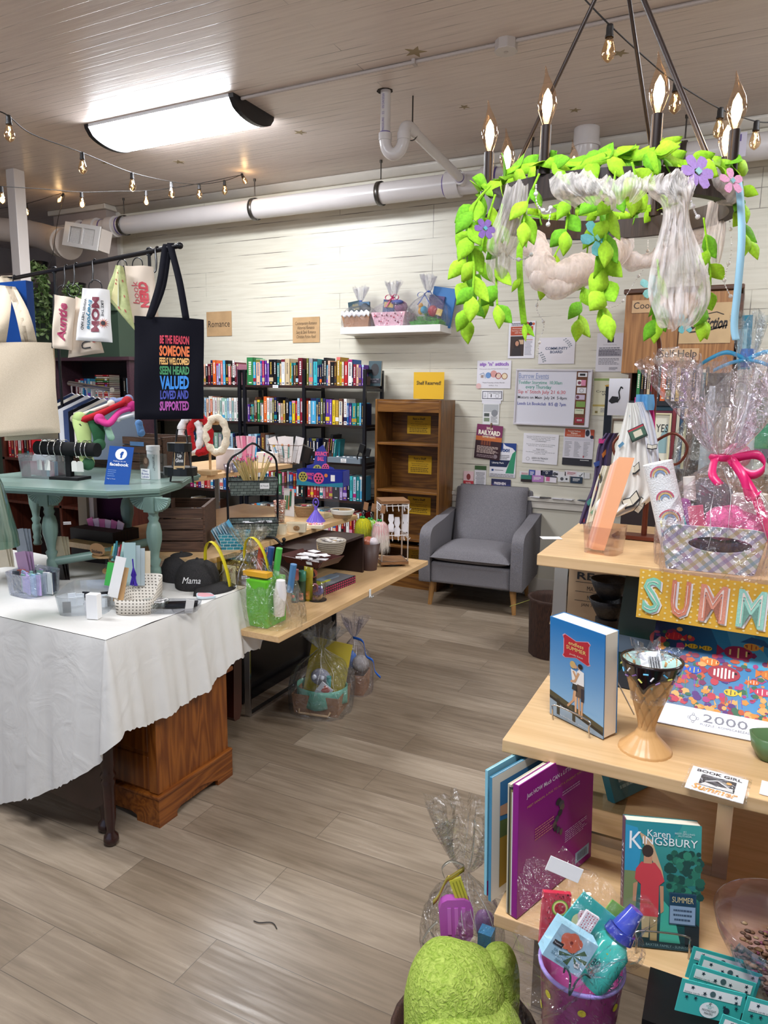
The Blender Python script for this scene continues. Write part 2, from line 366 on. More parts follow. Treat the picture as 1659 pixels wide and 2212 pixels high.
B().bb(1.25,1.35,YF-.08,YF-.03,.4,2.75,dk).bb(2.4,2.5,YF-.08,YF-.03,.4,2.75,dk).build('door_frame',d_)
B().bb(1.35,2.4,YF-.06,YF-.05,.4,2.75,clear('#eef6ff',.03)).build('pane',d_)
def wraplight(loc,label,L=1.23,Wd=.42):
 t=thing('ceiling_light',loc,label,'light',group=None)
 prof=[(-Wd/2+Wd*i/12,-.025-.075*(1-((i/6)-1)**2)**.6 if 0<i<12 else-.02)for i in range(13)]
 b=B();b.grid(lambda u,v:(-L/2+.02+(L-.04)*v,prof[int(round(u*12))][0],prof[int(round(u*12))][1]),13,2,emis('#f3f8ff',PANEL_E,'led_diffuser'))
 b.build('diffuser',t)
 bk=M('#17171b',.4)
 B().bb(-L/2,L/2,-Wd/2,Wd/2,-.02,0,M('#d9d9da',.4)).build('housing',t)
 for sgn in(-1,1):
  P=[(y,z-.004)for y,z in prof]+[(Wd/2+.004,0),(-Wd/2-.004,0)]
  X=Matrix(((0,0,1,0),(1,0,0,0),(0,1,0,0),(0,0,0,1)))
  B().prism(P,sgn*L/2-.018,sgn*L/2+.018,bk,X).build('end_cap',t,bevel=.003)
 return t
wraplight((-3.54,3.955,ZC),'long white glowing ceiling light with black curved end caps')
wraplight((-3.54,1.2,ZC),'glowing ceiling light above the green table, out of the frame')  # extra unseen fixture, added to fill the room with light
wraplight((-.4,.4,ZC),'glowing ceiling light behind the camera over the aisle')  # another added fixture, out of view, for general room light
wraplight((1.2,3.6,ZC),'glowing ceiling light right of the chandelier, out of the frame')  # added out of view as well, brightens the right side of the room
t=thing('conduit',(-2.9,3.815,ZC-.012),'thin white corrugated conduit running along the ceiling to the light','conduit')
b=B();cm=M('#b5aaa4',.4);L=5.4;N=520
b.lathe([(.0095+(.0018 if i%2 else 0),L*i/N)for i in range(N+1)],cm,(0,0,0),8,X=RY(90));b.build('flexible_tube',t)
for x in(1.15,3.2):B().bb(x,x+.02,-.02,.02,-.014,.012,cm).build('strap',t)
t=thing('junction_box',(-1.23,3.82,ZC),'white octagonal metal junction box on the ceiling','electrical box')
B().prism(unit_circle(8,.058,pi/8),-.048,0,M('#b9b0ab',.35)).build('box',t,bevel=.004)
B().prism(unit_circle(8,.060,pi/8),-.052,-.048,M('#c7beb8',.35)).prism(unit_circle(12,.012),-.054,-.052,cm).build('cover',t)
star=M('#8f7c56',.5)
SPX=[(897,112,'gold paper star on the ceiling, just left of the white junction box',1.0),(387,350,'gold paper star on the ceiling above the left bulbs of the string lights',.8),(1003,231,'small gold paper star on the ceiling above the drain pipe bend',.55),(1242,238,'small gold paper star on the ceiling between the chandelier candles',.6),(648,286,'gold paper star on the ceiling right of the glowing light',.75),(1340,115,'gold paper star on the ceiling behind the upper right bulb',.7),(225,352,'small gold paper star near the second bulb of the string lights',.4)]
for(x,y,lb,k)in SPX:
 p=PZ(x,y,ZC);P=[]
 a0=rnd.uniform(0,1)
 for i in range(10):r=(.055 if i%2==0 else.022)*k*1.15;P.append((r*cos(a0+i*pi/5),r*sin(a0+i*pi/5)))
 o=B().prism(P,-.0015,0,star).build('star_sticker',loc=(p.x,p.y,ZC));tagit(o,lb,'star')
PVC=M('#cdc7c5',.25,vary=.03,vs=5);PUR=M('#5c4a8c',.4)
yp,zp,rp=5.225,3.10,.079
t=thing('drain_pipe',(0,yp,zp),'long thick white drain pipe along the top of the back wall','pipe')
B().cyl((-6.4,0,0),(2.55,0,0),rp,PVC,n=28).build('pipe_run',t)
DPIPE=t
for x0,x1,k in((-6.05,-5.93,.10),(-5.83,-5.70,.10),(-5.55,-5.46,.095),(-2.1,-1.99,.093),(-1.82,-1.72,.093),(-1.52,-1.42,.09)):B().cyl((x0,0,0),(x1,0,0),k,PVC,n=28).build('coupling',t)
for x0 in(-5.88,-5.64,-5.42,-1.715,-2.112):B().cyl((x0,0,0),(x0+.012,0,0),.0815,PUR,n=28).build('primer_ring',t)
def absorb(t,into):
 for c in list(t.children):c.parent=into;c.location=c.location+(t.location-into.location)
 bpy.data.objects.remove(t)
q=PY(1595,300,yp).x
B().rect(frame((q,-rp-.002,.0),(1,0,0),(0,0,1)),-.05,.05,-.07,.07,M('#c9c3d2',.4)).rect(frame((q,-rp-.003,.0),(1,0,0),(0,0,1)),-.05,.02,.02,.06,PUR).build('sticker',t)
HM=M('#55504c',.35,.8)
for px_,py_,lb in((551,470,'leftmost'),(822,440,''),(309,495,''),(1150,330,''),(1480,300,'')):
 x=PY(px_,py_,yp).x
 if abs(px_-309)<1:x=-5.36
 h=thing('pipe_hanger',(x,yp,ZC),{551:'dark steel pipe hanger right of the left string lights, holding the drain pipe',822:'dark steel pipe hanger below the hanging drain bend',309:'dark steel pipe hanger at the left end of the drain pipe',1150:'dark steel pipe hanger seen behind the left candles of the chandelier',1480:'brown steel pipe hanger seen behind the right candles of the chandelier'}[px_],'pipe hanger')
 B().cyl((0,0,-.14),(0,0,0),.005,HM,n=8).cyl((0,0,-.02),(0,0,0),.011,HM,n=6).build('threaded_rod',h)
 P=[(0,.088*cos(a),-.245+.088*sin(a))for a in[pi/2+2*pi*i/24 for i in range(25)]]
 b=B();
 V=[];Fs=[]
 for i,p in enumerate(P):V+=[(-.018,p[1],p[2]),(.018,p[1],p[2])]
 b.add(V,[(2*i,2*i+1,2*i+3,2*i+2)for i in range(24)],M('#5e5a56',.3,.8),True);b.build('clevis',h,solid=.004)
pt=Vector((-2.055,4.10,0))
t=thing('trap_pipe',(pt.x,pt.y,ZC),'white drain pipe with a bent trap dropping from the ceiling','pipe')
zt=PY(845,300,4.10).z-ZC
B().cyl((0,0,zt),(0,0,0),.031,PVC).build('drop_pipe',t)
run1=Vector((-1.955-pt.x,yp-pt.y-.03,3.10-ZC))
ux=.115
bend=[(0,0,zt+.03)]+[(ux/2-ux/2*cos(a),.02*(a/pi),zt-.085*sin(a))for a in[pi*i/10 for i in range(11)]]
up=[(ux,.02,zt+.03),(ux+.003,.04,zt+.065),(ux+.01,.08,zt+.075),(ux+.012,.14,zt+.07)]
B().tube(smoothpts(bend+up,3),.036,PVC,20).build('trap',t)
B().cyl(up[-1],tuple(run1),.031,PVC,n=20).build('branch_pipe',t)
v=Vector(run1)-Vector(up[-1]);v.normalize();e=Vector(run1)
for a_,b_,r_ in(((0,0,zt-.005),(0,0,zt+.035),.040),((ux,.02,zt-.01),(ux,.02,zt+.03),.040),(tuple(e-v*.09),tuple(e),.045)):B().cyl(a_,b_,r_,PVC).build('coupling',t)
B().cyl((0,0,zt+.035),(0,0,zt+.043),.0325,PUR).build('primer_ring',t);B().cyl(tuple(e-v*.10),tuple(e-v*.09),.0325,PUR).build('primer_ring',t)
B().prism([(a*.05-.008,b_*.045+.004)for a,b_ in unit_circle(9)],-.003,0,M('#2b211c',.9)).build('ceiling_hole',t)
b=B();X=frame((0,-.0315,(zt)/2-.01),(0,0,1),(-1,0,0));b.txt(X,'OR PRESSURE   22   05/24/2020',.0,0,.014,PUR,w=.24,z=.001);b.build('printed_text',t);absorb(t,DPIPE)
h=thing('pipe_hanger',(-1.94,4.24,ZC),'dark steel hanger loop around the sloping branch pipe near the trap','pipe hanger')
B().cyl((0,0,zt+.11),(0,0,0),.005,HM,n=8).build('threaded_rod',h)
P=[(.037*cos(a),0,zt+.068+.045*sin(a))for a in[2*pi*i/20 for i in range(20)]]
B().tube(P,.004,HM,6,closed=True).build('ring',h)
x2=PY(1268,300,yp).x
t=thing('drain_elbow',(x2,yp,ZC),'thick white pipe elbow from the ceiling behind the chandelier','pipe')
B().tube(smoothpts([(0,-.02,0),(0,-.02,-.10),(-.01,-.01,-.16),(-.07,0,-.225),(-.16,0,-.245),(-.3,0,-.245)],5),.085,PVC,24).build('elbow',t)
B().cyl((0,-.02,-.12),(0,-.02,-.10),.096,PVC).build('coupling',t);B().cyl((-.21,0,-.245),(-.16,0,-.245),.096,PVC).build('coupling',t);absorb(t,DPIPE)
a=PD(-30,492,6.9);b1=PD(70,505,6.9);c_=PD(125,523,6.7);d1=PD(150,527,6.6)
t=thing('air_duct',tuple(a),'round white air duct at the upper left ending in a register','duct')
a0=a.copy()
B().tube([p-a0 for p in smoothpts([a,b1,c_,d1],4)],[.105+.003*i for i in range(13)],M('#c2b6ae',.45),24).build('duct_tube',t)
B().tube([PD(60,502,6.9)-a0,PD(63,503,6.9)-a0],.118,M('#b9ada6',.45),24).build('duct_band',t);B().tube([PD(128,523,6.7)-a0,PD(140,525,6.6)-a0],.135,M('#c9beb4',.45),24).build('duct_band',t)
vc=[PY(*p,4.9)for p in((130,480),(203,497),(210,542),(135,529))]
dd=[PD(130,480,6.45),PD(203,497,6.25),PD(210,542,6.25),PD(135,529,6.45)]
X=frame(dd[3]-a0,dd[2]-dd[3],dd[0]-dd[3]);w_=(dd[2]-dd[3]).length;h_=(dd[0]-dd[3]).length
b=B();wm=M('#dcd9d6',.35);dkm=M('#1d1c1e',.6)
for(x0,x1,y0,y1)in((0,w_,0,h_*.16),(0,w_,h_*.84,h_),(0,w_*.15,h_*.16,h_*.84),(w_*.87,w_,h_*.16,h_*.84),(w_*.5,w_*.54,h_*.16,h_*.84)):
 b.box(((x0+x1)/2,(y0+y1)/2,.0),(x1-x0,y1-y0,.012),wm,X)
for i in range(9):b.box((w_*(.17+.036*i),h_/2,-.012),(.003,h_*.7,.012),wm,X@T(0,0,0))
for i in range(12):b.box((w_*(.56+.027*i),h_/2,-.006),(.008,h_*.7,.006),wm,X)
for i in range(8):b.box((w_*.34,h_*(.2+.085*i),-.014),(w_*.34,.003,.008),wm,X)
b.box((w_/2,h_/2,-.03),(w_*.9,h_*.8,.01),dkm,X);b.build('register',t)
bx=B();bx.box((w_/2,h_/2,-.08),(w_*.95,h_*.9,.12),M('#c4bab2',.45),X);bx.build('boot',t)
pl=PZ(25,410,ZC);
q=PD(35,410,5.9)
o=B().bb(q.x-.05,q.x+.05,q.y-.05,q.y+.05,2.30,ZC,M('#d5cdc8',.4)).build('post',bevel=.004);tagit(o,'square white post between ceiling and green hutch','post')
o=B().bb(-8.5,-6.5,5.6,6.2,2.72,2.86,M('#a3908a',.5)).build('boxed_soffit',bevel=.01);tagit(o,'pinkish painted boxed soffit below the round duct','soffit')
BC={'red':'#b3222a','navy':'#1c2550','teal':'#1f7f86','black':'#16151a','white':'#e9e6e1','cream':'#e2d8c0','orange':'#d9642a','yellow':'#e2c22b','purple':'#5a3590','pink':'#d98aa5','salmon':'#d87068','sky blue':'#4ea6cf','blue':'#2a5fa8','green':'#2f7a45','sage':'#7f9c8a','brown':'#5c3a2a','maroon':'#6a1c2a','grey':'#8b8d92','beige':'#c3ae8c','gold':'#b08a2e','mint':'#b6ddd0','turquoise':'#3cb2bb','magenta':'#a8256f','lilac':'#b59fd0','peach':'#e6b59a','olive':'#6f7030','charcoal':'#34353b','pale blue':'#a9c9dd','violet':'#7d4fb5','crimson':'#8f1c33'}
PAGE=M('#e9e0cc',.8)
BK={}
def book_mesh(col,w,h,d,var):
 k=(col,w,h,d,var)
 if k in BK:return BK[k]
 c=M(BC[col],.35);dark=col in('white','cream','yellow','mint','peach','pale blue','beige','turquoise','lilac','pink')
 alt=M(['#2b2a33','#7a2438','#2c4a7a'][var%3],.4)if dark else M(['#eadfc8','#d8b34a','#e8e8ea'][var%3],.4)
 b=B();t=.0022
 b.bb(-w/2,-w/2+t,0,d,0,h,c).bb(w/2-t,w/2,0,d,0,h,c).bb(-w/2,w/2,0,t,0,h,c)
 b.bb(-w/2+t,w/2-t,t,d-.003,.003,h-.003,PAGE)
 X=frame((0,0,0),(1,0,0),(0,0,1));q=random.Random(var*31+int(w*1e4));f=.10+.14*q.random()
 y0=h*(.36+.1*q.random());y1=h*(.84+.08*q.random());n=7+var%4
 for i in range(n):
  a=y0+(y1-y0)*i/n;b.rect(X,-w*f,w*f*(.6+.4*q.random()),a,a+(y1-y0)/n*.62,alt,.0004)
 b.rect(X,-w*.22,w*.22,h*.06,h*.10,alt,.0004)
 if var%3==1:b.rect(X,-w/2,w/2,h*.14,h*.30,M(BC[q.choice(list(BC))],.4),.0003)
 if var%4==2:b.rect(X,-w/2,w/2,h*.9,h,M(BC[q.choice(list(BC))],.4),.0003)
 o=b.build('book');me=o.data;bpy.data.objects.remove(o);BK[k]=me;return me
LABELS=set()
def place_book(x,y,z,col,w,h,d,label,group,rot=(0,0,0),var=0):
 o=bpy.data.objects.new('book',book_mesh(col,w,h,d,var));COL.objects.link(o);o.location=(x,y,z);o.rotation_euler=rot
 s=label;k=1
 while s in LABELS:s=ORD[k]+' '+label;k+=1
 LABELS.add(s);return tagit(o,s,'book',group)
def parse(sq):
 out=[]
 for tok in sq.split(','):
  p=tok.strip().split(':');nm={'k':'black','w':'white','n':'navy','sb':'sky blue','pb':'pale blue','ch':'charcoal'}.get(p[0],p[0])
  out.append((nm,float(p[1])/1000 if len(p)>1 else rnd.uniform(.014,.026),float(p[2])/1000 if len(p)>2 else rnd.uniform(.19,.215)))
 return out
ORD=['first','second','third','fourth','fifth','sixth','seventh','eighth','ninth','tenth']
def row(sq,x0,x1,y,z,where,group,d=.145,lean=0):
 L=parse(sq);tot=sum(a[1]for a in L);k=(x1-x0)/tot if tot>0 else 1
 k=min(k,1.7);x=x0;seen={}
 for i,(c,w,h)in enumerate(L):
  w=round(w*k,4);prev=L[i-1][0]if i else None;nxt=L[i+1][0]if i+1<len(L)else None
  sz=('thick ' if w>.027 else 'thin ' if w<.0155 else '')+('tall ' if h>.225 else 'short ' if h<.185 else '')
  lb=f"{sz}{c} book, {where}, "+(f"between {prev} and {nxt}" if prev and nxt else f"at its end by {prev or nxt}")
  place_book(x+w/2,y+rnd.uniform(0,.008),z,c,round(w-.0008,4),round(h,3),d,lb,group,(0,lean,0),i%9);x+=w
 return x
LV=[1.625,1.307,.995,.682,.375,.09]
YS=5.10;YB=5.43
dkwood=wood('#3a2622','#2a1a18',0,1,.4,'dark_shelf_board')
def rack(xs,label,top=1.755):
 t=thing('shelving_unit',((xs[0]+xs[-1])/2,YB,0),label,'shelf');cx_=(xs[0]+xs[-1])/2
 bm=M('#121219',.35)
 for x in xs:
  for y in(YS+.012,YB-.012):
   B().bb(x-cx_-.013,x-cx_+.013,y-YB-.013,y-YB+.013,0,top,bm).build('upright',t,bevel=.002)
  b=B().bb(x-cx_-.013,x-cx_+.013,YS-YB+.02,-.02,top-.024,top,bm)
  for z in LV:b.bb(x-cx_-.010,x-cx_+.010,YS-YB+.02,-.02,z-.045,z-.022,bm)
  b.build('side_rails',t)['kind']='stuff'
 for z in LV:B().bb(xs[0]-cx_+.013,xs[-1]-cx_-.013,YS-YB+.004,-.004,z-.02,z,dkwood).build('shelf_board',t,bevel=.001)
 return t
RX_=[PY(526,798,YS).x,PY(655,798,YS).x,PY(787,798,YS).x]
LX_=[-5.16,PY(515,798,YS).x-.002]
rack(RX_,'wide black metal shelving unit with dark boards, left of the oak bookcase')
rack(LX_,'black metal shelving unit behind the black tote bag')
B().build
o=B().bb(RX_[2]-.006,RX_[2]+.004,YS+.03,YB-.03,1.63,1.70,M('#5a4a44',.4)).build('shelf_end_board');tagit(o,'brown end board at the right end of the top black shelf','board')
r=RX_;m_=.018
row('green:40:235,sb:18:195,peach:26:215,blue:12:205,magenta:15:205,purple:14:205,violet:13:205,k:26:215,k:22:215,teal:14:185,beige:12:180,w:22:215,beige:30:220,yellow:9:185,teal:10:185,brown:16:185,k:14:190,maroon:28:225',r[0]+m_,r[1]-m_,YS+.02,LV[0],'top shelf left bay','books on the top black shelf')
row('olive:18:222,grey:34:220,turquoise:34:215,n:18:165,navy:18:170,k:16:205,ch:22:225,sb:12:165,peach:20:200,k:30:190,brown:16:180,gold:30:228,yellow:12:190,cream:18:190,red:30:192,w:32:208,blue:6:208,crimson:24:170,peach:20:168,purple:22:165,violet:16:165',r[1]+m_,r[2]-m_,YS+.02,LV[0],'top shelf right bay','books on the top black shelf')
row('purple:16:150,n:10:150,green:10:150,teal:10:150,beige:10:185,brown:14:215,green:18:190,grey:12:165,w:14:150,orange:24:220,w:20:210,cream:16:205,olive:12:195,n:20:215,k:12:210,w:14:165,beige:16:165,gold:16:190,k:26:205,blue:18:180,yellow:22:188,red:14:188,pb:18:210,crimson:22:210',r[0]+m_,r[1]-m_,YS+.02,LV[1],'second shelf left bay','books on the second black shelf')
row('orange:11:190,w:18:190,sb:40:212,beige:12:160,navy:20:205,olive:18:212,charcoal:18:212,purple:30:205,violet:18:205,yellow:24:200,gold:24:200,cream:26:212,maroon:6:210,w:24:212,blue:16:178,purple:18:178,teal:34:178,green:18:180,sb:16:182,n:12:175',r[1]+m_,r[2]-m_,YS+.02,LV[1],'second shelf right bay','books on the second black shelf')
row('pb:22:200,w:18:180,sb:16:205,n:24:190,brown:30:215,grey:24:200,k:20:170,ch:20:170,red:14:150,n:16:165,k:24:180,red:16:150,ch:22:160',r[0]+m_,r[1]-m_,YS+.02,LV[2],'third shelf left bay','books on the third black shelf')
x=row('ch:18:190,navy:20:190,k:30:190,n:22:190',r[1]+m_,r[1]+.14,YS+.02,LV[2],'third shelf right bay','books on the third black shelf')
row('k:34:188,charcoal:12:185',x+.01,x+.07,YS+.02,LV[2]+.004,'leaning on third shelf','books on the third black shelf',lean=.14)
row('crimson:10:190,k:20:225,brown:14:190,teal:16:185',x+.075,x+.15,YS+.02,LV[2]+.004,'leaning by the grey tray','books on the third black shelf',lean=.1)
for(a,b_,sq,nm)in((r[0],r[1],'n,red,pink,w,k,teal,blue,red,w,olive,n,green,pink,maroon,grey,blue,red,w,k,teal','left'),(r[1],r[2],'red:20:150,salmon:18:150,red:20:150,crimson:18:155,w:20:160,pink:16:150,red:22:150,magenta:20:160,k:40:190,lilac:18:180,purple:24:205,k:16:200,turquoise:18:205,pb:18:200,teal:20:205,sky blue:18:205','right')):
 row(sq,a+m_,b_-m_,YS+.02,LV[3],f'fourth shelf {nm} bay','books on the fourth black shelf')
for(a,b_,sq,nm)in((r[0],r[1],'n,w,blue,sb,w,k,blue,w,red,n,w,sb,blue,k,w,red,blue','left'),(r[1],r[2],'purple,n,w,blue,w,sb,w,red,pink,w,blue,red,w,red,maroon,w,red,crimson,w,red','right')):
 row(sq,a+m_,b_-m_,YS+.02,LV[4],f'fifth shelf {nm} bay','books on the fifth black shelf')
for(a,b_,sq,nm)in((r[0],r[1],'w,blue,k,sb,w,n,blue,pb,w','left'),(r[1],r[2],'sb,blue,k,w,sb,n,pb,blue,w','right')):
 row(sq,a+m_,a+.25,YS+.02,LV[5],f'bottom shelf {nm} bay','books on the bottom black shelf')
l0,l1=LX_
row('red:18,grey:12,n:14,teal:16:230,red:16:175,sage:12:180,charcoal:14:178,purple:12:178,violet:12:175,sage:16:180,peach:14:180,k:16:182,maroon:20:182,n:16:215,orange:26:215,lilac:18:185,pb:14:185,salmon:18:200,sky blue:20:212,k:18:212,salmon:20:180,k:10:185,w:16:212,maroon:14:195,pink:12:180',l1-.62,l1-m_,YS+.02,LV[0],'top shelf beside tote','books on the top shelf of the left unit')
row('w:20,w:16:200,pb:18:200,w:14,cream:18,w:20:195,pb:12:195,w:24:200,pb:16:200,peach:20:190,w:12:215,orange:18:210,w:20:205,w:18:205,cream:20:205,mint:14:200,w:22:170,mint:18:195,pb:16:200,w:20:205,mint:12:200,w:24:205,w:18:205',l1-.62,l1-m_,YS+.02,LV[1],'second shelf beside tote','books on the second shelf of the left unit')
row('n,teal,k,sb,teal,brown,grey,teal,sage:30:200,grey:26:190,teal:16:205,salmon:20:185,pb:34:200,n:14,k:16',l1-.55,l1-m_,YS+.02,LV[2],'third shelf behind headbands','books on the third shelf of the left unit')
row('magenta,w,red,purple,w,red,salmon,w,n,red,w,blue,pink,n,w,red,teal',l1-.6,l1-m_,YS+.02,LV[3],'fourth shelf of left unit','books on the fourth shelf of the left unit')
row('w,beige,n,w,k,blue,w,grey,w,brown',l1-.6,l1-.3,YS+.02,LV[4],'fifth shelf of left unit','books on the fifth shelf of the left unit')
def facebook(X,w,h,d,base,label,draw=None,name='book',cat='book',group=None,page=True,parent=None):
 """book lying in frame X: cover on local z=0 plane, spine at x=-w/2, thickness behind"""
 t=thing(name,(0,0,0),label,cat,group=group,mat=X)
 c=B();c.bb(-w/2,w/2,0,h,-.0015,0,base).bb(-w/2,w/2,0,h,-d,-d+.0015,base).bb(-w/2,-w/2+.002,0,h,-d,0,base)
 I_=Matrix()
 if draw:draw(c,I_)
 c.build('cover',t)
 if page:B().bb(-w/2+.002,w/2-.002,.002,h-.002,-d+.0015,-.0015,PAGE).build('pages',t)
 return t
p=PY(806,838,5.20)
def d1(b,I_):
 b.disc(I_,0,.13,.035,M('#1b1416',.4),ry=.05).rect(I_,-.05,.05,.02,.06,M('#20202c',.5));b.txt(I_,'FROM THE\nDARK',.0,.045,.03,M('#a29aa4',.5),w=.07)
facebook(frame((p.x+.01,5.20,LV[0]),(1,.15,0),(0,.1,1)),.11,.20,.02,M('#23414a',.35),'face-out dark teal book at the right end of the top black shelf',d1)
facebook(frame((-3.80,YS+.06,LV[0]),(1,.2,0),(0,.05,1)),.13,.225,.03,M('#6f9a7c',.35),'green face-out book with a black and white portrait, left end of the top black shelf',lambda b,I_:b.rect(I_,-.045,.06,.03,.20,M('#cfd0cf',.5)).disc(I_,.03,.14,.022,M('#25232a',.5),ry=.035).rect(I_,-.062,-.045,0,.225,M('#3fa03a',.4)))
p=PY(722,965,YS+.06)
facebook(frame((p.x,YS+.06,LV[2]),(1,0,0),(0,.05,1)),.095,.165,.012,M('#2f93a0',.35),'turquoise card pack with a magenta panel on the third black shelf',lambda b,I_:b.rect(I_,-.035,.035,.01,.125,M('#8d1a5b',.4)).line(I_,[(-.02,.13),(.0,.15),(.02,.135)],.006,M('#1c2226',.5)),'card_pack','pack',page=False)
xa,xb=PY(707,985,YS-.02).x,PY(778,985,YS-.02).x
t=thing('display_tray',((xa+xb)/2,YS-.02,LV[2]),'blue-grey flat display tray with a paper label on the third black shelf','tray')
gr=M('#717c86',.5)
B().bb(-(xb-xa)/2,(xb-xa)/2,0,.26,0,.045,gr).build('tray_body',t,bevel=.002)
b=B();X=frame((0,-.001,.022),(1,0,0),(0,0,1));b.rect(X,-.026,.026,-.016,.016,PAPER);b.txt(X,'Book\nPendants',0,0,.022,INK,w=.044,z=.0015);b.build('label',t)
b=B()
for i in range(5):b.sph((-.09+.05*i,.06+.02*(i%2),.047),.010,WHITE,8,sc=(1.6,1,.4))
b.build('pendants',t)['kind']='stuff'
t=thing('phone_holder',((PY(783,960,YS).x),YS-.01,LV[2]),'black clip-on camera arm beside the right post of the black shelf','camera mount')
B().tube(smoothpts([(-.03,0,.02),(-.035,-.01,.06),(-.02,-.01,.10)],4),.006,BLACK,8).build('arm',t);B().box((-.035,-.01,.125),(.05,.012,.075),BLACK,RY(18)).build('bracket',t,bevel=.003)
B().box((.03,.0,.11),(.04,.012,.07),BLACK,RY(15)).build('plate',t,bevel=.003)
X=frame((PY(595,832,YS-.003).x,YS-.003,LV[0]-.012),(1,0,0),(0,0,1));o=B().rect(X,-.028,.028,-.012,.012,PAPER).txt(X,'Historical',0,0,.012,M('#3a3566',.6),w=.046,z=.001).build('shelf_label');tagit(o,'small paper label on the edge of the top black shelf','label')
OAK=wood('#8a5c28','#5e3a16',2,1.0,.35,'oak_brown',.55);OAKH=wood('#8f5f28','#5e3814',0,1.0,.35,'oak_brown_horizontal',.6)
ox0,ox1,oy0,oy1,oh=-2.632,-2.062,5.14,5.44,1.522
t=thing('bookcase',((ox0+ox1)/2,oy1,0),'empty brown oak bookcase with yellow notices, left of the grey armchair','bookcase');cx_=(ox0+ox1)/2;w2=(ox1-ox0)/2;dp=oy0-oy1
for s_ in(-1,1):B().bb(s_*w2,s_*(w2-.02),dp,0,0,oh,OAK).build('side_panel',t,bevel=.002)
B().bb(-w2+.02,w2-.02,dp+.004,0,oh-.02,oh-.001,OAKH).build('top_panel',t)
B().bb(-w2+.02,w2-.02,dp+.002,dp+.02,oh-.10,oh-.02,OAKH).build('top_rail',t,bevel=.002)
B().bb(-w2+.02,w2-.02,dp+.008,dp+.02,0,.085,OAKH).build('kick_board',t)
B().bb(-w2+.02,w2-.02,-.012,-.004,.08,oh-.02,OAKH).build('back_panel',t)
sh=[PY(870,y,oy0).z for y in(957,1060,1163)]+[.345,.10]
for z in sh:B().bb(-w2+.02,w2-.02,dp+.006,-.012,z-.02,z,OAKH).build('shelf',t,bevel=.002)
YEL=M('#e0b01c',.6)
def notice(px,py,w,h,Y,label,big=False,parent=None,tilt=0,wall=True):
 p=PY(px,py,Y);X=frame((p.x,Y,p.z),(1,0,tilt),(-tilt,0,1));b=B()
 b.rect(X,-w/2,w/2,-h/2,h/2,YEL,0)
 if big:b.txt(X,'Shelf Reserved!',0,h*.1,h*.15,M('#3a2f10',.6),w=w*.8,bold=.02)
 else:
  b.txt(X,'Rent a Shelf!',0,h*.34,h*.13,M('#3a2f10',.6),w=w*.52,bold=.02);b.txt(X,'$10/month',0,h*.18,h*.08,M('#6a5518',.6),w=w*.32)
  b.txt(X,'Sell your merchandise in our store',0,h*.05,h*.075,M('#3a2f10',.6),w=w*.72);b.txt(X,'and keep 100% of your profits.',0,-h*.06,h*.075,M('#3a2f10',.6),w=w*.66)
  b.lines(X,-w*.4,w*.4,-h*.42,-h*.14,3,M('#5a4715',.6),.4,.1,3)
 o=b.build('notice',solid=0);return tagit(o,label,'sign',None if big else 'yellow shelf rental notices')
notice(905,918,.212,.148,oy1-.016,'yellow Rent a Shelf notice in the top bay of the oak bookcase')
notice(907,1004,.212,.150,oy1-.016,'yellow Rent a Shelf notice in the second bay of the oak bookcase')
notice(905,1092,.212,.148,oy1-.016,'yellow Rent a Shelf notice in the third bay of the oak bookcase')
notice(908,1195,.212,.150,oy1-.016,'yellow Rent a Shelf notice in the fourth bay, behind the armchair arm')
notice(926,833,.268,.215,oy1-.03,'bright yellow Shelf Reserved sheet standing on top of the oak bookcase',True)
xs0=PY(735,712,5.22).x;xs1=PY(951,706,5.22).x;zs=PY(951,700,5.22).z
o=B().bb(xs0,xs1,5.22,YW,zs-.055,zs,M('#e6e3e0',.4)).build('floating_shelf',bevel=.002);tagit(o,'white floating shelf holding three wrapped gift baskets','shelf')
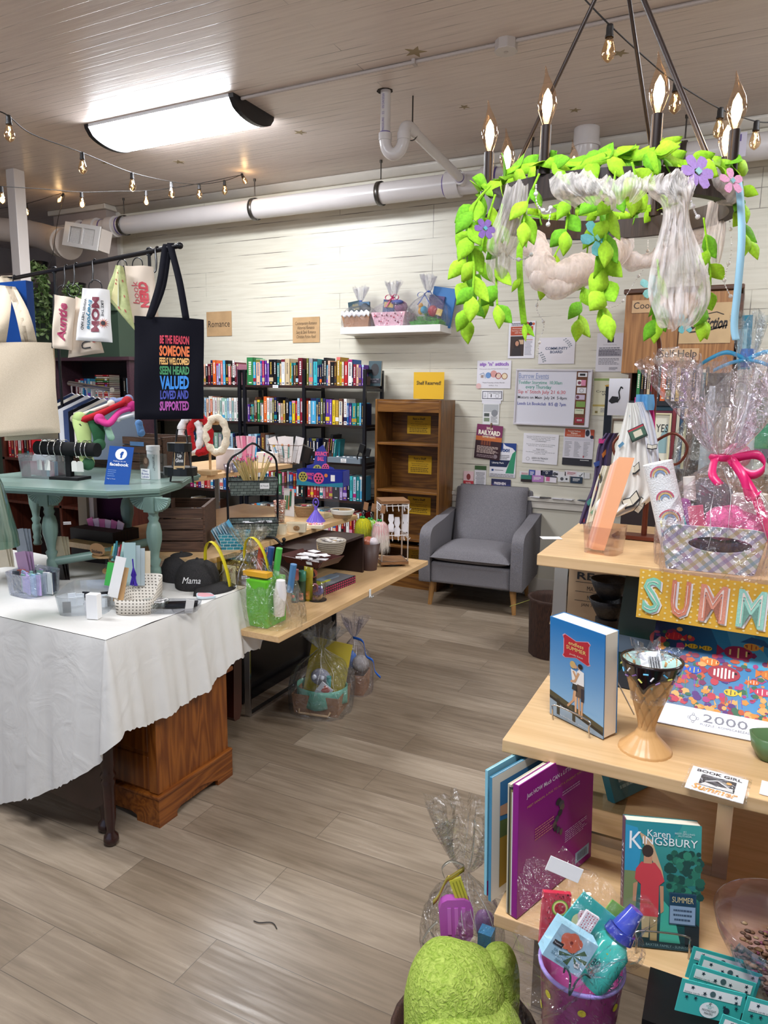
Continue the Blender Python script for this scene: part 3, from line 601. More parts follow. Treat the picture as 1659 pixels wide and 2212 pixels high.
def cello_bag(parent,w,d,h,tie,topr,toph,seed=1,name='cellophane_wrap',mat=None,z0=0,off=(0,0),n=40,botsk=1.0,oval=3.2,crn=.05):
 """gathered cellophane wrap: skirt w x d, gathered at height h*tie, flared top"""
 rn=random.Random(seed);ph=[rn.uniform(0,6.28)for _ in range(6)]
 def rect_r(th):
  c,s_=abs(cos(th)),abs(sin(th));e=oval
  return 1/((c**e+s_**e)**(1/e))
 prof=[]
 K=[(0,botsk),(.15,1.04),(.35,1.03),(.55,.95),(.72,.72),(.86,.38),(.95,.18),(1.0,.10)]
 for t_,k in K:prof.append((h*tie*t_,k))
 b=B()
 rows=[(z,k,.03+crn*(z/(h*tie)))for z,k in prof]
 rows+=[(h*tie+toph*u_,.10+(topr*2/w-.10)*(u_**.7),.14+.22*u_)for u_ in(.12,.3,.5,.7,.85,1.0)]
 V=[]
 for(z,k,cr)in rows:
  for i in range(n):
   th=2*pi*i/n
   f=1+cr*(sin(9*th+ph[0])+.7*sin(14*th+ph[1]+z*9)+.5*sin(5*th+ph[2]-z*14))
   rr=rect_r(th)if k>.3 else 1
   V.append((off[0]*(z/(h*tie)if z<h*tie else 1)+k*f*rr*w/2*cos(th),off[1]*(z/(h*tie)if z<h*tie else 1)+k*f*rr*d/2*sin(th),z0+z+(rn.uniform(-.02,.02)if z>h*tie+toph*.9 else 0)))
 Fs=[(j*n+i,j*n+(i+1)%n,(j+1)*n+(i+1)%n,(j+1)*n+i)for j in range(len(rows)-1)for i in range(n)]
 b.add(V,Fs,mat or CELLO,True);o=b.build(name,parent);b=B();nr_=len(rows)
 for k in range(26):  # thin pale ridges drawn in place of bright glints along the folds
  i=rn.randrange(n);j0=rn.choice((1,2,3,4,6,7,8));L_=rn.randint(2,6);P=[];ii=i
  for j in range(j0,min(nr_,j0+L_)):P.append(Vector(V[j*n+ii%n])*1.002+Vector((0,0,.001)));ii+=rn.choice((-1,0,1))
  if len(P)>1:P=smoothpts(P,3);b.tube(P,[(.0004+.0009*sin(pi*q/(len(P)-1)))*min(1,w/.2)for q in range(len(P))],CREASE_GLINT,4,flat=.5)
 b.build('film_crease_glints',o)['kind']='stuff';return o
def ribbon(parent,P,w,mat,name='ribbon',up=(0,0,1)):
 P=[Vector(p)for p in P];V=[];up=Vector(up)
 for i,p in enumerate(P):V+=[p-up*w/2,p+up*w/2]
 return B().add(V,[(2*i,2*i+1,2*i+3,2*i+2)for i in range(len(P)-1)],mat,True).build(name,parent,solid=.0008)
def bow(parent,c,r,w,mat,name='bow'):
 b=B();c=Vector(c)
 for s_ in(-1,1):
  V=[];
  for i in range(13):a=2*pi*i/12;V+=[c+Vector((s_*(r*.5-r*.5*cos(a)),-w*.3,r*.35*sin(a)))-Vector((0,w/2,0)),c+Vector((s_*(r*.5-r*.5*cos(a)),w*.3,r*.35*sin(a)))]
  b.add(V,[(2*i,2*i+1,2*i+3,2*i+2)for i in range(12)],mat,True)
  V=[c+Vector((s_*q*r*.9,-.01*q,-r*1.3*q+.02*r*sin(q*9)))+Vector((k*w*.5,0,0))for q in(0,.3,.6,1)for k in(-1,1)]
  b.add(V,[(2*i,2*i+1,2*i+3,2*i+2)for i in range(3)],mat,True)
 return b.build(name,parent,solid=.001)
def boxbasket(parent,w,d,h,mat,taper=.85,name='basket',th=.004):
 b=B();T_=taper
 O=[(-w/2,-d/2),(w/2,-d/2),(w/2,d/2),(-w/2,d/2)]
 V=[(x*T_,y*T_,0)for x,y in O]+[(x,y,h)for x,y in O]+[(x-math.copysign(th,x),y-math.copysign(th,y),h)for x,y in O]+[(x*T_-math.copysign(th,x),y*T_-math.copysign(th,y),th)for x,y in O]
 Fs=[(3,2,1,0)]+[(i,(i+1)%4,4+(i+1)%4,4+i)for i in range(4)]+[(4+i,4+(i+1)%4,8+(i+1)%4,8+i)for i in range(4)]+[(8+i,8+(i+1)%4,12+(i+1)%4,12+i)for i in range(4)]+[(12,13,14,15)]
 b.add(V,Fs,mat);return b.build(name,parent)
KRAFT=M('#a07350',.8,vary=.06)
def gift(px,label,w,d,h,kind,toph=.08):
 x=PY(px,702,5.33).x;t=thing('gift_basket',(x,5.335,zs),label,'gift basket')
 hb=h*.38
 if kind=='kraft':
  boxbasket(t,w,d,hb,KRAFT);
  B().grid(lambda u,v:((u-.5)*w*1.02,-d/2-.004+.004*sin(u*50),hb*.85+v*.04+.008*sin(u*37)),40,3,M('#e9e7e6',.6)).build('paper_tissue',t,solid=.001)
  B().box((-.03,.0,hb+.06),(.11,.02,.12),M('#1d3b45',.4),RY(-8)).build('book',t);X=frame((-.035,-.012,hb+.07),(1,0,.12),(0,0,1));B().txt(X,'Adven\nture',0,0,.05,M('#c8b45a',.5),w=.07).build('book_title',t)
  B().sph((.05,-.01,hb+.05),.05,M('#26303a',.6),12,sc=(1,.5,1)).build('dark_toy',t)
  B().box((.04,-.01,hb+.09),(.10,.02,.03),M('#3c5f7c',.5)).build('blue_pack',t)
 elif kind=='pink':
  b_=boxbasket(t,w,d,hb,M('#e8b9c4',.7),.8);rn=random.Random(5);b=B()
  X=frame((0,-d/2*.91,hb/2),(1,0,0),(0,-.1,1))
  for i in range(46):
   b.disc(X,rn.uniform(-w*.43,w*.43),rn.uniform(-hb*.45,hb*.45),rn.uniform(.004,.008),rn.choice([M('#c2304f',.5),M('#f4eceb',.5),M('#7a2440',.5),M('#f3c6d2',.5)]),.008,8)
  b.build('dotted_pattern',t)
  B().box((-.05,0,hb+.05),(.10,.03,.10),M('#22406e',.4),RY(6)).build('blue_book',t);B().box((-.05,-.018,hb+.06),(.08,.003,.04),M('#caa54a',.4),RY(6)).build('gold_print',t)
  B().sph((.07,.0,hb+.045),.06,M('#8a5a7a',.6),12,sc=(1,.6,.8)).build('plush',t);B().sph((.05,-.03,hb+.08),.04,M('#44508c',.6),12,sc=(1.4,.6,.5)).build('hat',t)
  bow(t,(0,-.02,hb+.12),.06,.014,M('#e0417c',.4))
 else:
  b=B();rn=random.Random(9);g1,g2=M('#3f9b2b',.7),M('#5cc03a',.7)
  for i in range(420):
   a=rn.uniform(0,6.28);r_=rn.uniform(0,1)**.5;c=Vector((r_*w*.48*cos(a),r_*d*.48*sin(a),.01+.10*(1-r_*r_)*rn.random()));v=Vector((rn.uniform(-1,1),rn.uniform(-1,1),rn.uniform(-.4,.6))).normalized()*.022;k_=v.orthogonal().normalized()*.0018
   b.add([c-v-k_,c+v-k_,c+v+k_,c-v+k_],[(0,1,2,3)],rn.choice((g1,g2)))
  b.build('shredded_grass',t)['kind']='stuff'
  boxbasket(t,w*.9,d*.9,.03,M('#3f9b2b',.7))
  B().box((.07,.05,.16),(.20,.015,.30),M('#2d6fae',.5),RY(10)).build('blue_backdrop',t,bevel=.004)
  B().box((.02,.035,.14),(.13,.012,.20),M('#4b3a6c',.5),RY(10)).build('purple_box',t)
  B().sph((-.07,.01,.16),.022,M('#d89a2c',.5),10,sc=(1,.7,1)).sph((-.07,.01,.12),.024,M('#d89a2c',.5),10,sc=(1,.7,1.3)).build('toy_figure',t)
  B().sph((.05,-.03,.11),.04,M('#a92432',.6),12,sc=(1,.7,1.1)).build('red_plush',t);B().sph((-.02,-.04,.12),.03,M('#2d8fae',.6),12).build('blue_toy',t)
  B().box((.07,-.04,.13),(.045,.01,.05),M('#d9b75c',.5),RY(20)).build('yellow_card',t)
  bow(t,(-.03,-.01,.24),.06,.01,M('#1f55b5',.4))
 cello_bag(t,w*1.12,d*1.15,h,.8,.055,toph,seed=px)
 B().lathe([(.012,0),(.014,.006),(.012,.012)],M('#2250a8',.4)if kind!='pink' else M('#e0417c',.4),(0,0,h*.8-.006),12).build('tie',t)
gift(778,'wrapped brown kraft gift basket at the left of the white shelf',.26,.18,.27,'kraft',.11)
gift(848,'wrapped pink dotted gift basket in the middle of the white shelf',.30,.19,.29,'pink',.12)
gift(924,'wrapped gift basket with green paper grass at the right of the white shelf',.29,.18,.33,'grass',.12)
def rbox(b,x0,x1,y0,y1,z0,z1,mat):return b.bb(x0,x1,y0,y1,z0,z1,mat)
def armchair():
 c=(Vector((-1.372,4.865))+Vector((-2.017,4.812)))/2
 t=thing('armchair',(c.x+.03,c.y-.02,0),'grey fabric armchair with tapered wooden legs below the community board','armchair',4.0)
 G=fabric('#8b888b','#605d63',420,.9,.35,'grey_tweed');LG=wood('#b98a52','#96693a',2,1.5,.35,'beech_leg',.3)
 for(x,y,a,b_)in((-.315,.01,-1,-1),(.325,.01,1,-1),(-.31,.55,-1,1),(.31,.55,1,1)):
  B().tube([(x+a*.0,y+b_*.0,0),(x-a*.018,y-b_*.01,.195)],[.015,.026],LG,14).build('leg',t,bevel=.002)
 W2=.30
 B().bb(-W2,W2,-.045,.56,.185,.345,G).build('seat_base',t,bevel=.02,seg=3)
 b=B();b.grid(lambda u,v:(0,0,0),2,2,G);b=B()
 def cush(u,v):
  return 0
 X=[(-W2+.005,-.075),(W2-.005,-.075),(W2-.005,.43),(-W2+.005,.43)]
 V=[];n=14
 b=B()
 def top(u,v):
  x=(u-.5)*2;y=(v-.5)*2;e=(1-abs(x)**4)*(1-abs(y)**4)
  return(x*(W2-.004)*(1-.01*abs(y)**6),.18+y*.255,.385+.085*max(0,e)**.45)
 def bot(u,v):
  p=top(u,v);return(p[0],p[1],.385-(p[2]-.385)*.5)
 b.grid(top,21,21,G).grid(lambda u,v:bot(1-u,v),21,21,G);b.build('seat_cushion',t)
 P=[top(u,0)for u in[i/20 for i in range(21)]];P=[(p[0],p[1]-.001,.385)for p in P];B().tube(P,.004,G,6).build('cushion_piping',t)
 def bk(s_):
  def f(u,v):
   x=(u-.5)*2;z=(v-.5)*2;e=max(0,(1-abs(x)**5)*(1-abs(z)**6))**.4
   zz=.62+z*.235;return(x*(W2-.02)*(1-.03*max(0,z)**3),.47+.16*(zz-.4)/.5-s_*(.015+.055*e),zz)
  return f
 b=B();b.grid(bk(1),19,25,G).grid(lambda u,v:bk(-.5)(1-u,v),19,25,G);b.build('back_cushion',t)
 b=B();Xs=Matrix.Shear('XZ',4,(0,0));
 b.add([(x*(W2+.012),y,z)for x in(-1,1)for(y,z)in((.50,.30),(.60,.30),(.70,.825),(.62,.835))],[(0,1,2,3),(7,6,5,4),(0,4,5,1),(1,5,6,2),(2,6,7,3),(3,7,4,0)],G);b.build('back_frame',t,bevel=.018,seg=3)
 for s_ in(-1,1):
  P=[(-.05,.185),(-.062,.30),(-.06,.50),(-.045,.555),(-.01,.585),(.06,.60),(.25,.615),(.45,.64),(.60,.655),(.63,.62),(.60,.30),(.54,.19)]
  P=[(p.x,p.y)for p in smoothpts([(a,c_,0)for a,c_ in P],3)]
  X=Matrix(((0,0,1,0),(1,0,0,0),(0,1,0,0),(0,0,0,1)))
  B().prism(P,s_*W2+(0 if s_>0 else-.085),s_*W2+(.085 if s_>0 else 0),G,X,sm=True).build('arm',t,bevel=.022,seg=4)
  rn=random.Random(3+s_);b=B();G2=M('#6e7a96',.95)
  for i in range(260):
   q=Vector((s_*(W2+.05)+rn.uniform(-.04,.04),-.064+rn.uniform(-.003,0),rn.uniform(.33,.55)));v=Vector((rn.uniform(-.6,.6),-rn.uniform(.2,1),rn.uniform(-.8,.8))).normalized()*rn.uniform(.004,.011)
   b.add([q,q+v+Vector((.0006,0,0)),q+Vector((.0012,0,0))],[(0,1,2)],G2)
  b.build('frayed_patch',t)['kind']='stuff'
armchair()
def paper(px0,py0,px1,py1,label,cat,draw=None,col=PAPER,Y=None,tilt=0,name='poster',th=.0,group=None):
 Y=Y or(YW-.006-th);pa=PY((px0+px1)/2,(py0+py1)/2,Y);w=PY(px1,(py0+py1)/2,Y).x-PY(px0,(py0+py1)/2,Y).x
 h=PY((px0+px1)/2,py0,Y).z-PY((px0+px1)/2,py1,Y).z
 X=frame((pa.x,Y,pa.z),(cos(radians(tilt)),0,sin(radians(tilt))),(-sin(radians(tilt)),0,cos(radians(tilt))))
 b=B();b.bb(-w/2,w/2,-h/2,h/2,-.0012,0,col,X)
 if draw:draw(b,X,w,h)
 o=b.build(name);return tagit(o,label,cat,group)
NB=YW-.004
def c(h):return M(h,.6)
def D_romance(b,X,w,h):b.txt(X,'Romance',.0,0,h*.26,c('#3a3028'),w=w*.86)
OLD=M('#b39168',.8,vary=.12,vs=9)
paper(446,673,500,726,'small brown parchment sign reading Romance, right of the black tote bag','sign',D_romance,OLD,name='sign')
paper(632,685,690,740,'small brown parchment sign listing romance genres above the black shelves','sign',lambda b,X,w,h:b.txt(X,'Contemporary Romance\nHistorical Romance\nSexy & Dark Romance\nChristian Fiction Read',0,0,h*.66,c('#4a3a28'),w=w*.8,shear=.3),OLD,name='sign')
def D_woman(b,X,w,h):
 b.rect(X,-w*.42,w*.42,h*.12,h*.36,c('#b4492a'));b.txt(X,'Homeowner Webinar\nStarting a Home Repair\nwith Homewise',-w*.03,h*.25,h*.16,c('#e9d8cc'),w=w*.7)
 b.lines(X,-w*.4,w*.1,h*.38,h*.46,2,c('#55525c'));b.disc(X,w*.2,h*.42,w*.08,c('#b4344a'));b.disc(X,w*.32,h*.42,w*.07,c('#20203a'));b.disc(X,w*.43,h*.42,w*.05,c('#c4603c'))
 b.rect(X,-w*.42,w*.1,-h*.44,h*.1,c('#3b2a26'));b.rect(X,-w*.1,w*.08,-h*.12,h*.0,c('#c9a98a'),.001)
 b.disc(X,-w*.16,-h*.16,w*.12,c('#2a1a18'),.0012,ry=h*.17);b.disc(X,-w*.16,-h*.1,w*.07,c('#c08a6e'),.0014,ry=h*.07);b.pol(X,[(-w*.38,-h*.44),(w*.02,-h*.44),(-w*.02,-h*.24),(-w*.16,-h*.2),(-w*.32,-h*.24)],c('#2c2426'),.0013)
 b.rect(X,w*.14,w*.42,h*.02,h*.1,c('#d7d4da'));b.rect(X,w*.14,w*.42,-.01*h,h*.005,c('#b4492a'),.001);b.lines(X,w*.14,w*.42,-h*.42,-.03*h,11,c('#a09ca8'))
paper(1098,694,1155,774,'poster with orange banner and a smiling dark-haired woman, left of the Community Board sheet','poster',D_woman,c('#e3e0e6'))
def sprig(b,X,x,y,s,a,m):
 v=[(x+s*k*cos(a)+.1*s*sin(k*3),y+s*k*sin(a))for k in(0,.25,.5,.75,1)];b.line(X,v,.0015,m)
 for k,(p,q)in enumerate(v):
  for sg in(-1,1):b.disc(X,p+sg*.13*s*cos(a+1.5),q+sg*.13*s*sin(a+1.5),s*.09,m,n=7,ry=s*.05)
def D_comm(b,X,w,h):
 b.txt(X,'COMMUNITY\nBOARD',0,h*.02,h*.24,c('#4d5a78'),w=w*.62,bold=.02);sprig(b,X,w*.22,h*.42,w*.24,radians(-50),c('#5a6a72'));sprig(b,X,-w*.45,-h*.08,w*.26,radians(-62),c('#5a6a72'))
paper(1163,729,1241,786,'sheet in a plastic sleeve reading Community Board with leaf sprigs','sign',D_comm,c('#dcd7dc'),name='sign')
def D_ipad(b,X,w,h):
 b.rect(X,-w*.1,w*.14,h*.26,h*.4,c('#17171b'));b.disc(X,w*.02,h*.34,w*.045,c('#d8d8dc'),.0014);b.txt(X,'iPad Drawing Charting',.0,h*.2,h*.03,GREYINK,w=w*.5)
 b.rect(X,-w*.42,w*.45,-h*.1,h*.08,c('#9b98a2'));b.lines(X,-w*.4,w*.4,-h*.08,h*.14,5,c('#5d5a66'));b.lines(X,-w*.4,w*.4,-h*.32,-h*.14,5,c('#85828c'));b.lines(X,w*.02,w*.35,-h*.46,-h*.38,3,c('#77747e'))
paper(1288,720,1345,803,'white letter sheet with a black app square, beside the oak cabinet','poster',D_ipad,c('#d9d6dc'))
def D_sip(b,X,w,h):
 b.txt(X,"sip 'n' stitch",0,h*.36,h*.17,c('#9c72c0'),w=w*.86,bold=.05);b.txt(X,'Bring a project, enjoy a beverage, and craft your Tuesdays',0,h*.2,h*.035,c('#5c5860'),w=w*.84)
 b.disc(X,-w*.16,-h*.03,w*.085,c('#6d94c8'));b.disc(X,0,h*.02,w*.1,c('#d79a94'),ry=h*.13);b.ring(X,w*.14,-h*.05,w*.09,w*.02,c('#b44a42'));b.disc(X,w*.14,-h*.05,w*.06,c('#e6c9b0'));b.ring(X,w*.32,-h*.06,w*.09,w*.02,c('#9a6a48'));b.disc(X,w*.32,-h*.06,w*.07,c('#ecd8b8'))
 b.line(X,[(-w*.42,0),(-w*.3,h*.06),(-w*.24,-h*.14)],.004,c('#7f8fae'));b.rect(X,-w*.38,-w*.3,-h*.12,-h*.02,c('#a58f86'));b.txt(X,'Third Tuesday of the Month',0,-h*.3,h*.05,c('#4c4850'),w=w*.66);b.txt(X,'6:30 p - 9 p',0,-h*.4,h*.05,c('#4c4850'),w=w*.26);b.disc(X,-w*.44,-h*.42,w*.08,c('#e2b9b4'))
paper(1030,779,1103,839,'white poster with purple letters sip n stitch and craft drawings','poster',D_sip,c('#e4e0e6'))
paper(1040,843,1086,865,'small black and white wine coupon under the sip n stitch poster','card',lambda b,X,w,h:(b.rect(X,-w*.46,w*.46,-h*.36,h*.4,c('#26263a')),b.rect(X,-w*.43,w*.43,-h*.3,h*.34,c('#e6e4ea'),.0009),b.txt(X,'ANY MENU ITEM',w*.12,h*.22,h*.14,INK,w=w*.55),b.rect(X,-w*.06,-w*.02,-h*.2,h*.12,INK,.0012),b.ring(X,w*.24,-h*.06,w*.09,.003,GREYINK,.0014),b.line(X,[(-w*.2,-h*.34),(-w*.2,h*.36)],.002,INK),b.txt(X,'12\nOFF',-w*.33,0,h*.4,INK,w=w*.1)),c('#e8e6ea'),name='card')
paper(1041,863,1082,872,'edge of a second coupon tucked below the wine coupon','card',None,c('#dedce2'),Y=YW-.005,name='card')
paper(1043,872,1078,917,'small map flyer with a grey circle, under the coupons','flyer',lambda b,X,w,h:(b.rect(X,-w*.45,w*.45,h*.1,h*.46,c('#b2b4b6')),b.disc(X,w*.22,h*.05,w*.2,c('#85878c')),b.rect(X,-w*.42,-w*.1,-h*.12,h*.04,c('#4e5450')),b.rect(X,-w*.42,-w*.08,-h*.36,-h*.18,c('#7d8a72')),b.lines(X,0,w*.42,-h*.4,-h*.1,5,GREYINK)),c('#dedddd'),name='flyer')
o=B().bb(-.004,.004,-.006,.006,-.02,.02,M('#7a5a3a',.7)).build('clothespin');p=PY(1061,919,YW-.014);o.location=p;tagit(o,'tiny wooden clothespin holding the dark concert poster','clothespin')
def D_rail(b,X,w,h):
 b.rect(X,-w/2,w/2,h*.1,h/2,c('#7a2a58'));b.rect(X,-w/2,w/2,h*.02,h*.16,c('#c46a34'),.0008);b.rect(X,-w/2,w/2,-h/2,h*.03,c('#33161f'),.001)
 b.txt(X,'2026',0,h*.4,h*.07,c('#f0e2c8'),w=w*.26,bold=.03);b.txt(X,'RAILYARD',0,h*.27,h*.14,c('#f4ead8'),w=w*.84,bold=.05);b.txt(X,'SUMMER NIGHTS',0,h*.15,h*.06,c('#f0e2c8'),w=w*.5,bold=.02)
 b.rect(X,-w*.3,w*.1,-h*.1,h*.03,c('#5a2420'),.0014)
 for k in range(4):b.rect(X,-w*.26+k*w*.1,-w*.22+k*w*.1,-h*.1,h*.03,c('#8a4a2c'),.0017)
 b.lines(X,-w*.42,w*.42,-h*.34,-h*.12,6,c('#d9c2b8'),z=.0018,center=False);b.lines(X,-w*.4,w*.3,-h*.46,-h*.37,2,c('#a08a90'),z=.0018);b.disc(X,w*.32,-h*.4,w*.08,c('#8a7a80'),.0018)
paper(1027,918,1083,992,'dark purple and orange concert poster pinned left of the whiteboard','poster',D_rail,c('#33161f'),Y=YW-.013,tilt=-4)
def D_300(b,X,w,h):
 b.rect(X,-w/2,w*.0,h*.3,h/2,c('#1e3f86'));b.pol(X,[(0,h/2),(w*.5,h/2),(w*.5,h*.25),(w*.36,h*.36),(w*.1,h*.42)],c('#1e3f86'));b.pol(X,[(w*.5,h*.3),(w*.44,-h*.38),(w*.12,-h*.38),(w*.36,h*.2)],c('#2f8f68'));b.txt(X,'$300!',w*.0,h*.28,h*.11,c('#22427f'),w=w*.5,bold=.04)
 b.lines(X,-w*.1,w*.26,h*.02,h*.16,3,GREYINK);b.pol(X,[(-w/2,-h*.2),(w*.16,-h*.2),(w*.28,h*.0),(-w/2,h*.0)],c('#15244a'),.0014);b.txt(X,'Liberty Park',-w*.18,-h*.09,h*.06,PAPER,w=w*.46,z=.0018,bold=.02);b.rect(X,-w*.42,-w*.34,-h*.33,-h*.27,c('#22427f'),.001);b.lines(X,-w*.3,w*.05,-h*.32,-h*.28,1,GREYINK);b.rect(X,-w/2,w/2,-h*.5,-h*.4,c('#c9c6cc'));b.lines(X,-w*.46,w*.46,-h*.49,-h*.4,2,GREYINK)
paper(1058,957,1114,1031,'white, blue and green flyer offering $300, half behind the concert poster','flyer',D_300,c('#e4e2e8'),name='flyer')
paper(1001,1018,1023,1052,'small pink and red flyer left of the green-headed slip, above the armchair','flyer',lambda b,X,w,h:(b.rect(X,-w/2,w/2,-h/2,-h*.1,c('#c23a44')),b.disc(X,0,h*.15,w*.2,c('#8a3a3a'),ry=h*.2),b.txt(X,'50%',0,-h*.25,h*.12,PAPER,w=w*.5)),c('#e6c4c8'),name='flyer')
paper(1025,1006,1050,1052,'narrow white slip with a dark green head above the armchair','flyer',lambda b,X,w,h:(b.rect(X,-w/2,w/2,h*.3,h/2,c('#3c5c34')),b.lines(X,-w*.4,w*.4,-h*.4,h*.2,9,GREYINK,center=True)),c('#dedbe0'),name='flyer')
paper(1061,1035,1103,1056,'small navy and red flyer just above the armchair back','flyer',lambda b,X,w,h:(b.rect(X,-w/2,w/2,0,h/2,c('#2a2c54')),b.txt(X,'FRESHEN',-w*.05,h*.05,h*.28,c('#e8e0e4'),w=w*.6,bold=.04),b.pol(X,[(-w/2,-h/2),(-w*.1,-h/2),(-w/2,-h*.1)],c('#b03242'),.001)),c('#3c3f74'),name='flyer')
def D_out(b,X,w,h):
 for i,s_ in enumerate(('Bring items TO THE BACK of the Leeds Civic Center','Monday, Tuesday and Thursday 10:00 - noon.','Wednesdays 8:00 AM - 8:30 AM','or BY APPOINTMENT','','You can leave items on tables in our loading','Zone from 7am - M-Th 3pm no furniture','','Please email','if you have questions.','You may leave a message at the office and we will','contact you ASAP.')):
  if s_:b.txt(X,s_,0,h*(.40-.052*i),h*.034,c('#3d3a42'),w=min(w*.82,w*.019*len(s_)))
 b.txt(X,'LEEDS OUTREACH',w*.0,-h*.32,h*.06,c('#35323a'),w=w*.46);b.ring(X,-w*.34,-h*.35,w*.05,.002,GREYINK);b.lines(X,-w*.2,w*.15,-h*.42,-h*.38,1,GREYINK)
paper(1129,937,1205,1002,'white typed donation notice centred below the whiteboard','poster',D_out,c('#e8e5e9'),tilt=-1)
def D_fin(b,X,w,h):
 b.rect(X,-w*.47,w*.2,h*.28,h*.5,c('#b4492a'));b.txt(X,'Financial Wellness\nWebinars',-w*.16,h*.41,h*.1,c('#f0dccc'),w=w*.42,bold=.02);b.lines(X,-w*.4,w*.08,h*.3,h*.35,2,c('#e0b8a4'),z=.0016);b.disc(X,w*.28,h*.4,w*.07,c('#26263a'),ry=h*.09);b.pol(X,[(w*.36,h*.5),(w*.5,h*.5),(w*.5,h*.24),(w*.4,h*.32)],c('#b4492a'));b.disc(X,w*.43,h*.3,w*.06,c('#26263a'),.0014)
 b.rect(X,-w/2,w/2,-h/2,-h*.3,c('#26232c'));b.rect(X,-w*.47,w*.47,h*.18,h*.25,c('#cdc9d2'))
 for k in range(3):b.lines(X,-w*.44+k*w*.31,-w*.2+k*w*.31,-h*.26,h*.16,11,GREYINK,.35,.5,k+1)
 b.rect(X,w*.18,w*.22,-h*.27,-h*.22,c('#b03a4a'),.0014);b.lines(X,w*.1,w*.4,-h*.36,-h*.33,1,PAPER,z=.0016)
paper(1216,927,1281,1006,'webinar flyer with orange header and black foot','flyer',D_fin,c('#d9d5dc'),tilt=-1,name='flyer')
def D_cre(b,X,w,h):
 b.rect(X,-w*.5,w*.5,h*.42,h*.48,c('#8ca65c'));b.pol(X,[(-w*.1,h*.3),(w*.3,h*.36),(w*.42,h*.24),(0,h*.22)],c('#c79a3a'));b.txt(X,'Creating a\nWell',0,h*.1,h*.14,c('#3b3a36'),w=w*.8);b.rect(X,-w*.5,w*.5,-h*.26,-h*.21,c('#bfa95a'));b.rect(X,-w*.4,-w*.3,-h*.44,-h*.38,c('#8a7a40'));b.lines(X,-w*.2,w*.3,-h*.42,-h*.3,3,GREYINK)
paper(1281,816,1340,898,'yellow-green flyer reading Creating, half hidden behind the scarf stand','flyer',D_cre,c('#d8d3b4'),name='flyer')
cards=[(1122,1018,1143,1031,'#dcd8d8','white card with small red print'),(1142,1015,1156,1031,'#4c5aa8','blue card'),(1155,1016,1170,1030,'#d8c8e0','pale lilac card'),(1168,1016,1194,1027,'#1f2440','navy card with a white emblem'),(1194,1017,1206,1031,'#d9d7dc','white card with a round grey mark'),(1206,1019,1222,1030,'#e0dede','plain white card'),(1220,1017,1246,1029,'#e2d8da','white card with pink print'),(1246,1020,1262,1033,'#e4e4e6','white card with a black tick'),(1261,1021,1274,1034,'#dad8d6','small beige card at the right end'),(1125,1026,1149,1041,'#2f7a68','green and black card on the left'),(1148,1027,1174,1041,'#b07ab8','violet card'),(1177,1028,1202,1042,'#e6dfe6','white card with a pink figure'),(1205,1028,1230,1041,'#dedede','white card with black portraits'),(1232,1030,1258,1044,'#26384c','dark blue card')]
for i,(a,b0,c0,d0,col,lb)in enumerate(cards):
 def dr(b,X,w,h,i=i,col=col):
  if i in(0,6):b.lines(X,-w*.3,w*.4,-h*.2,h*.3,3,c('#b24a5a'))
  if i==3:b.ring(X,0,0,h*.22,.003,PAPER);b.lines(X,-w*.3,w*.3,h*.3,h*.42,1,PAPER)
  if i in(4,12):b.disc(X,-w*.15,0,h*.28,c('#55555c'));b.disc(X,w*.25,0,h*.18,c('#3a3a40'))
  if i==7:b.line(X,[(-w*.2,0),(-w*.05,-h*.2),(w*.25,h*.3)],.004,INK)
  if i==9:b.rect(X,-w/2,w/2,-h/2,-h*.1,c('#241a1a'))
  if i==11:b.rect(X,-w*.4,-w*.08,-h*.35,h*.3,c('#d06a94'));b.rect(X,-w/2,w/2,h*.3,h*.5,c('#20243a'))
  if i in(1,10,13):b.lines(X,-w*.3,w*.3,-h*.2,h*.3,3,PAPER)
 paper(a,b0,c0,d0,lb+' in the business card cluster under the outreach notice','business card',dr,c(col),Y=YW-.006-.0015*(1+(i>8)*2),tilt=rnd.uniform(-4,4)if i<9 else rnd.uniform(-1,12)if i==9 else rnd.uniform(-5,2),name='business_card',group='business cards on the back wall')
for i,(x,cc,lb)in enumerate(((1158,'#e2e0e4','pale'),(1178,'#4d4a4c','dark grey'),(1205,'#dcd9e0','white'),(1228,'#dfdde2','cream white'),(1262,'#4a5460','slate'))):
 p=PY(x,1074,YW-.02);o=B().box((0,0,0),(.085,.05,.004),c(cc)).build('business_card',loc=(p.x,YW-.022,.7875),rot=(0,0,rnd.uniform(-.3,.3)));tagit(o,'%s card lying on the wall ledge, %s'%(lb,('next to the armchair back','second from the armchair','third from the armchair','fourth from the armchair','nearest the display table')[i]),'business card')
Y=YW-.03;pa=[PY(1117,798,Y),PY(1281,797,Y),PY(1272,922,Y),PY(1107,918,Y)]
ctr=sum(pa,Vector())/4;wv=((pa[1]-pa[0]).length+(pa[2]-pa[3]).length)/2;hv=((pa[0]-pa[3]).length+(pa[1]-pa[2]).length)/2
X=frame(ctr,(1,0,-.012),(.012,0,1));t=thing('whiteboard',ctr,'framed whiteboard with handwritten events and a cork strip of cards','whiteboard',mat=X)
fr_=M('#d2cdd3',.35);I_=Matrix()
B().bb(-wv/2,wv/2,-hv/2,hv/2,-.016,-.002,fr_).build('board_back',t)
b=B();k=.014
for a in((-wv/2,wv/2,hv/2-k,hv/2),(-wv/2,wv/2,-hv/2,-hv/2+k),(-wv/2,-wv/2+k,-hv/2+k,hv/2-k),(wv/2-k,wv/2,-hv/2+k,hv/2-k)):b.bb(*a,-.004,.008,fr_)
b.build('frame',t,bevel=.003)
B().rect(I_,-wv/2+k,wv*.30,-hv/2+k,hv/2-k,M('#dcdae2',.2),-.0005).build('writing_surface',t)
